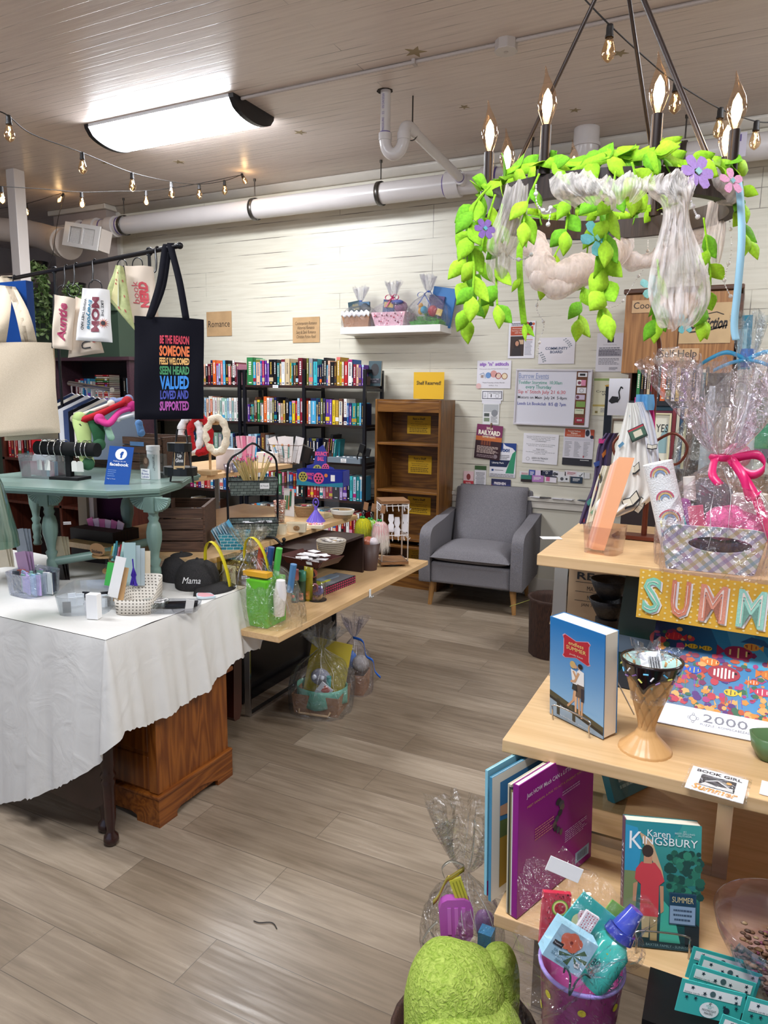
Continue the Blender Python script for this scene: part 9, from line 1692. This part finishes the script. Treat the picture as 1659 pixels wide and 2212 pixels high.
for z,w in((.03,.075),(.13,.055)):B().prism([(w*x,w*.7*y)for x,y in unit_circle(16,1)],z,z+.035,BLACKPL).build('tray',t)
B().tube([(-.05,0,0),(-.02,.02,.22),(.02,.02,.22),(.06,0,0)],.004,BLACKPL,6).build('frame',t)
Rr_=PD(382,532,2.9);Lr=PZ(18,603,Rr_.z);rd=(Lr-Rr_);rl=rd.length;rdn=rd.normalized()
def rodp(px,py):
 best=None
 for k in range(101):
  p_=Rr_+rd*(k/100);v=p_-CAM;x=CX+FPX*v.dot(R_)/v.dot(F_);e=abs(x-px)
  if best is None or e<best[0]:best=(e,p_)
 return best[1]
t=thing('tote_rack',(er.x,er.y,Zg),'black metal clamp-on rack with hooks holding tote bags and pouches','rack');o_=Vector(t.location)
B().cyl(Rr_-rdn*.02-o_,Lr+rdn*.0-o_,.010,DARKMETAL).sph(Rr_-rdn*.02-o_,.014,DARKMETAL,12).build('rail',t)
for px,lab in((322,'r'),(117,'l')):
 p_=rodp(px,0);B().cyl(p_-o_+Vector((0,0,.0)),Vector((p_.x,p_.y,Zg))-o_,.007,DARKMETAL).build('upright',t);B().tube([p_-o_+Vector((.016*cos(a),0,.016*sin(a)))for a in[2*pi*k/14 for k in range(14)]],.004,DARKMETAL,6,closed=True).build('rail_ring',t)
p_=rodp(322,0);b=B();q=Vector((p_.x,p_.y,Zg))-o_;b.bb(q.x-.02,q.x+.05,q.y-.02,q.y+.02,.0,.022,BLACKPL).bb(q.x+.03,q.x+.055,q.y-.02,q.y+.02,-.18,.02,BLACKPL).bb(q.x-.02,q.x+.05,q.y-.02,q.y+.02,-.19,-.17,BLACKPL).cyl((q.x,q.y,-.19),(q.x,q.y,-.03),.006,CHROME).cyl((q.x,q.y,-.215),(q.x,q.y,-.195),.018,BLACKPL);b.build('table_clamp',t)
for px in(143,165,205,32,340):
 p_=rodp(px,0)-o_;B().tube(smoothpts([p_+Vector((0,.012,0)),p_+Vector((0,0,.014)),p_+Vector((0,-.012,0)),p_+Vector((.02,-.03,-.05)),p_+Vector((.035,-.05,-.09)),p_+Vector((.03,-.055,-.10))],4),.006,BLACKPL,8,flat=.5).build('hook',t)
for px,dz in((143,-.11),(165,-.11),(213,-.11),(262,-.03),(298,-.035),(37,-.11)):
 p_=rodp(px,0)-o_+Vector((.03,-.05,dz))if dz<-.05 else rodp(px,0)-o_+Vector((0,0,dz));X=frame(p_,(1,.5 if px%2 else 0,0),(0,0,1));B().tube([X@Vector((.030*cos(a),.030*sin(a)-.01,0))for a in[2*pi*k/24 for k in range(24)]],.0022,DARKMETAL,6,closed=True).build('split_ring',t)
def flatbag(name,pts,dep,mat,label,draw=None,th=.012,cat='bag',z0=.0,wr=.006,zipm=None):
 """pts: TL, TR, BR, BL pixel corners"""
 P=[PD(*p,dep)for p in pts];o0=P[0].copy();nu,nv=24,28
 def S_(s_):return lambda u,v:tuple(P[0].lerp(P[1],u).lerp(P[3].lerp(P[2],u),v)-o0+F_*(s_*th*math.sqrt(max(0,1-(2*u-1)**4))*(.35+.65*v**.5 if v<.97 else.3)+wr*sin(u*7+v*3)*sin(v*5+1)))
 t=thing(name,o0,label,cat);b=B();b.grid(S_(-1),nu,nv,mat).grid(lambda u,v:S_(1)(1-u,v),nu,nv,mat);b.build('bag_body',t)
 if zipm:B().tube([P[0]-o0,P[3]-o0],.003,zipm,6).build('zip',t)
 if draw:
  w=((P[1]-P[0]).length+(P[2]-P[3]).length)/2;h=((P[3]-P[0]).length+(P[2]-P[1]).length)/2;b=B();draw(b,Matrix(),w,h)
  def warp(v):u=v.x/w+.5;vv=.5-v.y/h;return Vector(S_(-1)(max(0,min(1,u)),max(0,min(1,vv))))-F_*(.0015+v.z)
  b.V=[warp(v)for v in b.V];b.build('print',t)
 return t,P,o0
TBK=fabric('#0b0b16',None,500,.9,.15)
def D_tote(b,X,w,h):
 for i,(s_,cc,y,hh,ww)in enumerate((('BE THE REASON','#c8324a',.325,.085,.42),('SOMEONE','#e8743a',.215,.105,.43),('FEELS WELCOMED','#e8b46a',.115,.07,.43),('SEEN HEARD','#3f8a58',.025,.085,.43),('VALUED','#2f86d8',-.095,.135,.43),('LOVED AND','#3a44a0',-.215,.09,.42),('SUPPORTED','#a84a9c',-.325,.095,.43))):b.txt(X,s_,w*.09,h*(y-.05),h*hh,c(cc),w=w*ww,bold=.04)
tt,P,o0=flatbag('tote_bag',((290,682),(440,690),(440,905),(291,906)),2.80,TBK,'black tote bag with rainbow lettering starting BE THE REASON',D_tote)
pr=rodp(372,0)-o0;pr2=rodp(362,0)-o0;q1,q2=PD(322,686,2.79)-o0,PD(402,690,2.79)-o0
ribbon(tt,smoothpts([q1,PD(345,610,2.84)-o0,pr2+Vector((-.004,-.013,.0)),pr2+Vector((0,0,.013))],5),.026,TBK,'strap',R_);ribbon(tt,smoothpts([pr+Vector((0,0,.013)),pr+Vector((.004,-.014,0)),PD(388,610,2.82)-o0,q2],5),.028,TBK,'strap',R_);ribbon(tt,smoothpts([q1+F_*.02,PD(352,620,2.9)-o0,pr2+F_*.01],5),.024,TBK,'strap',R_)
NAT=fabric('#d3c3ac','#c2b198',500,.95,.2,'natural_canvas')
tt,P,o0=flatbag('tote_bag',((-60,740),(112,740),(130,935),(-60,948)),3.0,NAT,'plain natural canvas tote bag at the left edge of the photo',None,.014)
for(xa,xb,w_)in((-5,8,.07),(68,20,.05),(55,14,.03)):ribbon(tt,smoothpts([PD(xa,742,3.0)-o0,PD((xa+xb)/2+4,670,3.04)-o0,rodp(20,0)-o0+Vector((0,-.02,0)),rodp(20,0)-o0+Vector((0,0,.013))],5),w_,NAT,'strap',R_)
tt,P,o0=flatbag('tote_bag',((10,742),(116,742),(126,948),(10,952)),3.06,NAT,'second natural tote bag hanging behind the plain one',None,.01)
ZB=BLACKPL;CV=M('#dccbb8',.9)
flatbag('zip_pouch',((116,636),(163,645),(155,757),(113,752)),3.0,CV,'natural zip pouch with script reading Auntie',lambda b,X,w,h:b.txt(X,'Auntie',0,0,w*.46,c('#a02c54'),w=h*.72,rot=90,bold=.04,shear=.2),zipm=ZB)
flatbag('zip_pouch',((163,640),(195,655),(225,762),(147,773)),3.03,CV,'natural zip pouch with a black letter U behind the others',lambda b,X,w,h:(b.txt(X,'U',w*.05,-h*.33,h*.14,INK,w=w*.3,rot=-90),b.rect(X,w*.28,w*.36,-h*.3,-h*.25,c('#b8483c'))))
def D_mom(b,X,w,h):
 b.txt(X,'MOM',w*.05,.0,w*.26,c('#7a2a3c'),w=h*.66,rot=-90,bold=.05);b.txt(X,'Everyone',-w*.16,.0,w*.17,c('#2f7a9a'),w=h*.56,rot=-90,bold=.03,shear=.2);b.txt(X,'WISHES THEY HAD',-w*.33,.0,w*.08,INK,w=h*.6,rot=-90,bold=.02);b.txt(X,'LIKE THE',w*.27,h*.12,w*.08,INK,w=h*.3,rot=-90,bold=.02)
 for k in range(14):a=k*.449;b.pol(X,[(w*.30+w*.06*cos(a-.3),-h*.16+w*.06*sin(a-.3)),(w*.30+w*.18*cos(a),-h*.16+w*.18*sin(a)),(w*.30+w*.06*cos(a+.3),-h*.16+w*.06*sin(a+.3))],c(('#a8324a','#c87a3a')[k%2]),.0012)
 b.disc(X,w*.30,-h*.16,w*.07,INK,.002)
flatbag('zip_pouch',((178,622),(236,626),(243,740),(164,735)),2.93,M('#e8e6e4',.9),'white zip pouch with flower and lettering MOM Everyone wishes they had',D_mom)
flatbag('zip_pouch',((250,572),(266,576),(292,715),(228,640)),2.95,M('#b6bd84',.9,vary=.2,vs=40),'green and yellow floral zip pouch hanging diagonally',lambda b,X,w,h:(b.rect(X,-w*.3,w*.0,-h*.4,h*.4,c('#d8cf94')),b.rect(X,-w*.15,-w*.02,-h*.4,h*.4,c('#b9cdc8'),.0012),[b.disc(X,w*.3*sin(k*2),h*(-.4+.09*k),.005,c('#b04a48'),.002,6)for k in range(9)]))
flatbag('zip_pouch',((267,574),(330,576),(345,705),(279,696)),2.98,CV,'pinkish zip pouch with red lettering book NERD',lambda b,X,w,h:(b.txt(X,'book',-w*.16,.03*h,w*.22,c('#c05058'),w=h*.38,rot=90),b.txt(X,'NERD',w*.12,.0*h,w*.32,c('#c8424c'),w=h*.44,rot=90,bold=.06)),zipm=ZB)
FRB=lambda tint:clear(tint,.12,0,1,.12,.12,'#d4d4d6')
bin_(130,1330,hC+.004,118,.26,42,'large frosted clear bin with red stickers on the white cloth',35,fill=fill_mix(('#e8e4e8','#c84a5a','#2a2a30','#dfe4ea'),14,.7,3))
bin_(35,1290,hC+.004,90,.16,50,'ribbed clear bin of iridescent packs at the left edge',0,clear('#f4f6ff',.14,.5,40,.1,.15,'#c8d0d8'),fill=fill_mix(('#a8d0c0','#c8b0e0','#e8e8f0','#9ac0d8'),18,1.1,5))
q=PZ(199,1338,hC+.004);u1=szw(1,q);o=B().bb(-13*u1,13*u1,0,.03,0,55*u1,M('#f2f1f0',.5)).build('white_box',loc=q,rot=(0,0,.3),bevel=.001);tagit(o,'small blank white upright box at the front of the white cloth','box')
PW=NT('punched_plastic');PW.bsdf('#cfc8bc',.5);v=PW.coord((1,1,1));br=PW.n('ShaderNodeTexBrick');br.offset=0;br.inputs['Scale'].default_value=1;br.inputs['Brick Width'].default_value=.013;br.inputs['Row Height'].default_value=.012;br.inputs['Mortar Size'].default_value=.0038;br.inputs['Mortar Smooth'].default_value=0;br.inputs['Color1'].default_value=lin('#4a4238');br.inputs['Color2'].default_value=lin('#5a5044');br.inputs['Mortar'].default_value=lin('#d2cabe');sp=PW.n('ShaderNodeSeparateXYZ');PW.l(v,sp.inputs[0]);ad=PW.n('ShaderNodeMath',operation='ADD');PW.l(sp.outputs[0],ad.inputs[0]);PW.l(sp.outputs[1],ad.inputs[1]);cb=PW.n('ShaderNodeCombineXYZ');PW.l(ad.outputs[0],cb.inputs[0]);PW.l(sp.outputs[2],cb.inputs[1]);PW.l(cb.outputs[0],br.inputs['Vector']);PW.l(br.outputs[0],PW.b.inputs['Base Color'])
q=PZ(262,1322,hC+.004);u1=szw(1,q);t=bas('bookmark_organiser',q+Vector((.02,.07,0)),'cream perforated organiser basket of bookmarks with a purple tassel','organiser',28);n=40;V=[]
for z_ in(0,1):
 for i in range(n):a=2*pi*i/n;e=5;r_=1/((abs(cos(a))**e+abs(sin(a))**e)**(1/e));x_,y_=.068*r_*cos(a)*(1+.06*z_),.085*r_*sin(a)*(1+.06*z_);V.append((x_,y_,z_*(.055+.055*max(0,min(1,(x_*.5+y_)/.09+.35)))))
B().add(V,[(i,(i+1)%n,n+(i+1)%n,n+i)for i in range(n)]+[tuple(range(n))[::-1]],PW.m,True).build('organiser_wall',t,solid=.003)
def bm(name,px,py,tx,ty,wpx,d,col,label,draw=None):
 a,b_=PD(px,py,d),PD(tx,ty,d);h=(b_-a).length;w=wpx*d/FPX;X=frame(a,(b_-a).cross(F_)*1,b_-a);t=thing(name,a,label,'bookmark',mat=X);b=B();b.bb(-w/2,w/2,0,h,-.001,0,M(col,.45));
 if draw:draw(b,Matrix(),w,h)
 b.build('card',t);return t
dq=(q-CAM).dot(F_)
bm('bookmark',243,1290,262,1203,23,dq-.02,'#eceae8','white bookmark printed with a book stack in the organiser',lambda b,X,w,h:([b.rect(X,-w*.32,w*.32,h*(.56+.05*k),h*(.59+.05*k),c(('#2a4a8a','#2f6aa8','#d87a3a','#e8b0a0','#2a3a6a','#c84a4a','#3a8a8a')[k]))for k in range(7)],b.disc(X,0,h*.28,w*.48,c('#d8602a'),.001,16),b.rect(X,-w*.05,w*.12,h*.1,h*.42,c('#d880a8'),.0014)))
bm('bookmark',255,1300,268,1225,22,dq+.02,'#c8a070','engraved wooden bookmark behind the white one',lambda b,X,w,h:b.txt(X,'READ',0,h*.5,w*.5,c('#4a2e1c'),w=h*.5,rot=90));bm('bookmark',232,1265,240,1215,14,dq+.06,'#3fae4a','bright green fringed bookmark at the left of the organiser')
for k,(x,cc)in enumerate(((280,'#9fb8b8'),(290,'#a8b8bc'),(300,'#b0bcc0'),(312,'#d8c8ac'))):bm('bookmark',x,1265,x,1172+6*k,26,dq+.10+.01*k,cc,'%s hanging book light pack, %s from left behind the organiser'%(('grey-green','grey','pale grey','cream')[k],ORD[k]))
P0=PD(288,1225,dq-.02);t=thing('tassel',P0,'purple tassel hanging over the perforated organiser','tassel');b=B();rn=random.Random(1);PT=c('#3a1f96');b.tube([(-.002,0,.03),(0,0,.0)],.0025,PT,6);[b.tube([(0,0,-.0),(rn.uniform(-.008,.008),rn.uniform(-.006,.006),-.03),(rn.uniform(-.016,.016),rn.uniform(-.008,.008),-.068)],.0018,PT,5)for k in range(22)];b.build('threads',t)
q=PZ(325,1322,hC+.004);t=bas('clear_tray',q+Vector((.03,.07,0)),'clear tray with a bowl of lettered stickers and black pens','tray',28);tub(t,.22,.14,.018,clear('#eef0f4',.14,0,1,.06,.06,'#c8c8c8'),.97,'tray_wall');B().lathe([(.03,.004),(.045,.02),(.052,.035),(.05,.035),(.042,.02),(.001,.008)],ACRYL,(-.05,-.02,0),24).build('clear_bowl',t);b=B();rn=random.Random(4)
for i in range(12):x_,y_=-.05+rn.uniform(-.03,.03),-.02+rn.uniform(-.03,.03);X=T(x_,y_,.028+.0012*i)@RZ(rn.uniform(-60,60));b.bb(-.017,.017,-.012,.012,0,.001,PAPER,X);b.lines(X,-.014,.014,-.010,.010,3,INK,.6,.2,i,.0014)
b.build('letter_stickers',t)['kind']='stuff';B().box((.04,.01,.012),(.12,.035,.014),M('#1a1a1e',.2),RZ(8)).build('black_pen_bag',t);B().box((.075,-.03,.03),(.03,.002,.05),M('#e2ded8',.6),RY(10)).build('barcode_tag',t)
q=PZ(435,1292,hC+.004);o=B().prism([(x*.042*(1+.18*sin(3*math.atan2(y,x))),y*.030*(1+.15*cos(4*math.atan2(y,x))))for x,y in unit_circle(30)],0,.008,M('#cfe0e8',.5)).prism([(x*.036*(1+.18*sin(3*math.atan2(y,x))),y*.025)for x,y in unit_circle(24)],.008,.009,M('#e0a0a8',.5)).build('cloud_coaster',loc=q+Vector((0,.02,0)));tagit(o,'cloud-shaped pastel coaster at the right of the cloth','coaster')
def cap(px,py,h,label,txt_=True,rz=0):
 q=PZ(px,py,h);t=bas('baseball_cap',q+Vector((0,.09,0)),label,'cap',rz);G=fabric('#3a3838','#2c2b2c',300,.95,.3,'washed_grey');b=B();b.lathe([(.088,0),(.090,.02),(.086,.05),(.070,.085),(.04,.105),(.004,.112)],G,(0,0,0),30,sy=1.1);b.build('crown',t);B().sph((0,0,.113),.007,G,8).build('button',t)
 b=B();b.grid(lambda u,v:((.086+.085*v)*cos(radians(-62+u*90))if v else.086*cos(radians(-62+u*90)),(.095+.085*v)*sin(radians(-62+u*90)),.012-.022*v*v+.008*sin(u*pi)),14,6,G);b.build('brim',t,solid=.004)
 if txt_:X=frame((.030,-.090,.045),(1,.30,0),(0,.12,1));b=B();b.txt(X,'Mama',0,0,.026,PAPER,w=.075,shear=.3);b.build('embroidery',t)
cap(395,1275,hC+.004,'dark grey washed cap embroidered Mama in white',True,8);cap(362,1258,hC+.004,'second dark grey cap behind the embroidered one',False,10)
for i,(x,y,col,lb)in enumerate(((68,1290,'#3a4358','clear holder of dark packs with a barcode label'),(42,1285,'#b05a48','small clear holder of red and yellow notes'))):
 bin_(x+20*(1-i),y-3,hC+.004,42,.06,52,lb+' on the white cloth',12,ACRYL,'clear_holder',fill_mix((col,'#3a3a44','#d8c040')if i else(col,'#2c3048','#e8e4e4'),6,1.1,i))
for i,(x,y,cc,lb)in enumerate(((55,1215,'#9a7a98','purple-tinted card packs fanned at the left of the green leg'),(50,1165,'#8a929a','grey hang-hole packs with red stripes standing at the left'),(10,1190,'#c8bca4','cream card stack at the far left'),(132,1180,'#b5a88c','ornate beige booklet between the green legs'),(130,1218,'#2a2220','dark engraved card under the beige booklet'))):
 q=PD(x,y+35,2.85+.05*i);t=thing('card_pack',q,lb,'card pack');[B().bb(-.032,.032,0,.002,0,.11,M(cc,.4,vary=.05),T(.006*k,.006*k,0)@RY(-12+4*k)).build('card',t)for k in range(3)]
q=PZ(200,1290,hC+.004);t=bas('pedestal_stand',q+Vector((-.02,.14,0)),'wooden two-level pedestal stand under the green table','stand');PWd=wood('#b89468','#94703f',0,4,.5,'pale_ply');B().tube([(.03,0,0),(.02,0,.05),(-.02,0,.13)],[.022,.03,.02],PWd,12,flat=.4).build('pillar',t);B().cyl((.02,0,.075),(.02,0,.083),.065,PWd).build('lower_disc',t);B().cyl((-.05,0,.13),(-.05,0,.138),.055,PWd).build('upper_disc',t)
qq=Vector(t.location);o=thing('tassel_box',qq+Vector((.02,0,.085)),'clear box of colourful tassels on the wooden pedestal','box');B().bb(-.045,.045,-.03,-.028,0,.08,ACRYL).bb(-.045,.045,.028,.03,0,.08,ACRYL).bb(-.045,-.043,-.028,.028,0,.08,ACRYL).bb(.043,.045,-.028,.028,0,.08,ACRYL).build('clear_box',o)
for k,cc in enumerate(('#c8a83a','#9ad8d0','#2f7a8a','#d88a9c','#b01c24','#bfe0d8','#3a8ab0')):B().tube([(-.035+.012*k,-.01,.02+.012*(k%3)),(-.03+.012*k,0,.09+.012*(k%3))],[.008,.004],M(cc,.8),8).build('tassel',o)
o=B().prism([(x*.042,y*.026)for x,y in unit_circle(20)],-.002,0,M('#a07850',.7),frame(qq+Vector((-.05,-.045,.165)),(1,0,0),(0,0,1))).txt(frame(qq+Vector((-.05,-.045,.165)),(1,0,0),(0,0,1)),'Stickers',0,-.008,.014,INK,w=.06,bold=.02).build('sticker_sign');tagit(o,'oval kraft sign reading Stickers on the upper pedestal disc','sign')
crate(345,440,1192,gM,.20,'large dark weathered crate on the middle centre table',.30)
q=PZ(370,1170,gM);
HG=M('#3a4c3e',.45);q=PY(295,640,5.0);t=thing('green_hutch',(-6.1,4.94,0),'tall dark green hutch with cornice at the far left','hutch');B().bb(-1.5,.90,0,.34,0,2.35,HG).build('carcass',t);B().bb(-1.55,.92,-.06,.35,2.35,2.44,HG).build('cornice',t,bevel=.02);B().bb(-1.52,.91,-.03,.35,2.28,2.35,M('#4a5e4c',.45)).build('frieze',t,bevel=.01)
def plant(px,py,d,lens,label,seed):
 p0_=PY(px,py,d);rn=random.Random(seed);t=thing('hanging_plant',p0_,label,'plant');b=B();gs=(M('#7d9a5c',.7),M('#5c7a40',.7),M('#98b078',.7))
 for k in range(13):
  a=rn.uniform(0,6.28);L=rn.uniform(.4,1)*lens;P=smoothpts([(0,0,0),(.06*cos(a),.05*sin(a),.02),(.08*cos(a)+.02,.07*sin(a),-L*.4),(.09*cos(a),.07*sin(a),-L)],5);b.tube(P,.002,gs[1],4)
  for p_ in P[2:]:
   for j in range(3):leaf(b,p_,(rn.uniform(-1,1),rn.uniform(-1,1),rn.uniform(-.8,.3)),(rn.uniform(-1,1),rn.uniform(-1,1),.2),.055,.028,rn.choice(gs))
 b.build('foliage',t);B().lathe([(.05,-.02),(.07,.08),(.001,.08)],BLACKPL,(0,.05,-.02),14).build('pot',t)
plant(78,578,4.80,.62,'trailing green plant hanging on the hutch behind the tote rack',1);plant(160,625,4.80,.40,'smaller trailing plant right of the big one on the hutch',2)
PB=wood('#4a3038','#33202a',0,1,.45,'dark_plum',.3);xa,xb=PY(130,785,4.7).x,PY(292,785,4.7).x;zT=PY(200,780,4.7).z;t=thing('dark_bookcase',((xa+xb)/2,4.93,0),'dark plum bookcase behind the pouches at the left','bookcase');w=(xb-xa)/2
for s_ in(-1,1):B().bb(s_*w,s_*(w-.03),-.3,0,0,zT,PB).build('side_panel',t)
B().bb(-w-.02,w+.02,-.32,0,zT,zT+.03,PB).build('top_board',t);B().bb(-w,w,-.01,0,0,zT,M('#1a1218',.6)).build('back_panel',t);zs_=[PY(200,862,4.7).z,PY(200,960,4.7).z,.75,.4]
for z in zs_:B().bb(-w+.03,w-.03,-.3,-.01,z-.02,z,PB).build('shelf',t)
row('maroon:30:180,w:16:170,sky blue:26:185,blue:26:185,sky blue:24:185,w:16:160',xa+.10,xa+.42,4.76,zs_[0],'dark bookcase top shelf','books in the dark bookcase');row('k:20:190,pb:22:190,w:18:185,w:14:160',xb-.22,xb-.05,4.76,zs_[0],'dark bookcase right end','books in the dark bookcase')
for k,cc in enumerate(('violet','peach','red','salmon','white','maroon','purple','brown','crimson','green','olive','cream','red')):
 place_book(xa+.58,4.73,zs_[0]+.001+.0175*k,cc,.017,.17,.13,'flat %s book, number %d counting up in the stack in the dark bookcase'%(cc,k+1),'books in the dark bookcase',(0,-pi/2,0),k%9)
for z,nm in((zs_[1],'second'),(zs_[2],'third')):row('red,w,teal,n,salmon,w,blue,red,k,w,olive,red,peach,w,n',xa+.06,xb-.1,4.76,z,'%s shelf of dark bookcase'%nm,'books in the dark bookcase')
rb=wood('#5a2a1c','#3a180f',2,1,.4,'red_brown');
t=thing('low_bookcase',(PY(150,1150,3.9).x,3.9,0),'red-brown low bookcase seen between the green table legs','bookcase');B().bb(-.75,.55,0,.3,.98,1.0,rb).bb(-.75,.55,0,.3,.62,.64,rb).bb(-.75,.55,.29,.3,0,1.3,M('#1c100d',.6)).build('shelf_boards',t)
for x in(-.75,-.1,.53):B().bb(x,x+.025,0,.3,0,1.3,rb).build('side_panel',t)
xx=t.location.x;row('red,crimson,peach,red,w,red,k,maroon,red',xx-.70,xx-.12,3.92,1.001,'red-brown bookcase left bay','red books in the low bookcase');row('peach:24,red:18,red:18,k:20,n',xx-.06,xx+.12,3.92,1.001,'red-brown bookcase right bay','red books in the low bookcase')
X=frame(PY(145,1130,3.885),(1,0,.12),(0,0,1));o=B().rect(X,-.045,.045,-.012,.012,PAPER,0).txt(X,'General & Short Stories',0,0,.010,INK,w=.08).build('shelf_label');tagit(o,'white label strip on the red-brown bookcase','label')
o=B().bb(-.16,.16,0,.02,-.62,0,fabric('#3c1834',None,200,.95,.3)).build('purple_garment',loc=PD(215,1050,3.5));tagit(o,'dark purple garment hanging behind the green table','garment')
for k,(x,cc,lb)in enumerate(((175,'#8a7c6c','taupe'),(190,'#b8a8a4','pale pink'))):o=B().bb(-.03,.03,0,.02,-.28,0,fabric(cc,None,200,.95,.3)).build('garment',loc=PD(x,1045,3.45));tagit(o,lb+' garment hanging behind the green table','garment')
q=PD(232,1140,3.4);t=thing('wicker_basket',q,'dark wicker basket with pink packs behind the green table','basket');B().bb(-.16,.12,-.08,.08,-.25,0,wk.m).build('basket_wall',t);[B().bb(-.02,.02,-.002,.002,0,.05,M(('#e070a8','#f0c8dc')[k%2],.5),T(-.10+.035*k,0,-.01)@RY(-20+8*k)).build('pink_pack',t)for k in range(6)]
q0,q1=PD(150,828,3.7),PD(242,842,3.4);t=thing('clothes_rail',q0,'chrome clothes rail with hangers and baby clothes behind the socks','clothes rail');B().cyl((0,0,0),q1-q0,.012,CHROME).build('rail',t)
for k in range(8):
 p_=(q1-q0)*(k/8+.05);B().tube([p_+Vector((0,0,.01)),p_+Vector((0,0,-.05)),p_+Vector((-.12,-.05,-.11)),p_+Vector((.1,.05,-.11)),p_+Vector((0,0,-.05))],.004,M('#b8b4bc',.3),6).build('hanger',t)
 B().add([p_+Vector(v)for v in((0,0,-.05),(-.14,-.06,-.12),(-.14,-.06,-.34),(.12,.06,-.34),(.12,.06,-.12))],[(0,1,2,3,4)],fabric(('#24304e','#e0d8c8','#1c1c28','#d8d8dc','#3c4a70','#101018','#e8e0d4','#7a8494')[k],None,200,.95,.3)).build('garment',t,solid=.012)
p_=PD(-12,1120,2.5);o=B().lathe([(.075,-.02),(.072,.02),(.055,.10),(.035,.2),(.02,.24)],clear('#7fae98',.25,0,1,.15,.5,'#5f8a78'),(0,0,0),24).build('green_vase',loc=(p_.x,p_.y,PD(-12,1170,2.5).z));tagit(o,'pale green conical glass vase cut by the left edge','vase')
o=B().bb(-.14,.14,-.02,.02,-.26,.18,M('#123c7c',.3)).build('blue_package',loc=PD(28,690,3.6));tagit(o,'deep blue package seen through the straps of the natural tote','package')
P=[PZ(x,y,.003)for x,y in((548,1989),(560,1993),(582,1992),(592,1996),(598,2006))];o0=P[0].copy();o=B().tube([p-o0 for p in smoothpts(P,3)],.0016,M('#3a3430',.8),5).build('twig',loc=o0);tagit(o,'small dark twig lying on the bare floor planks','twig')
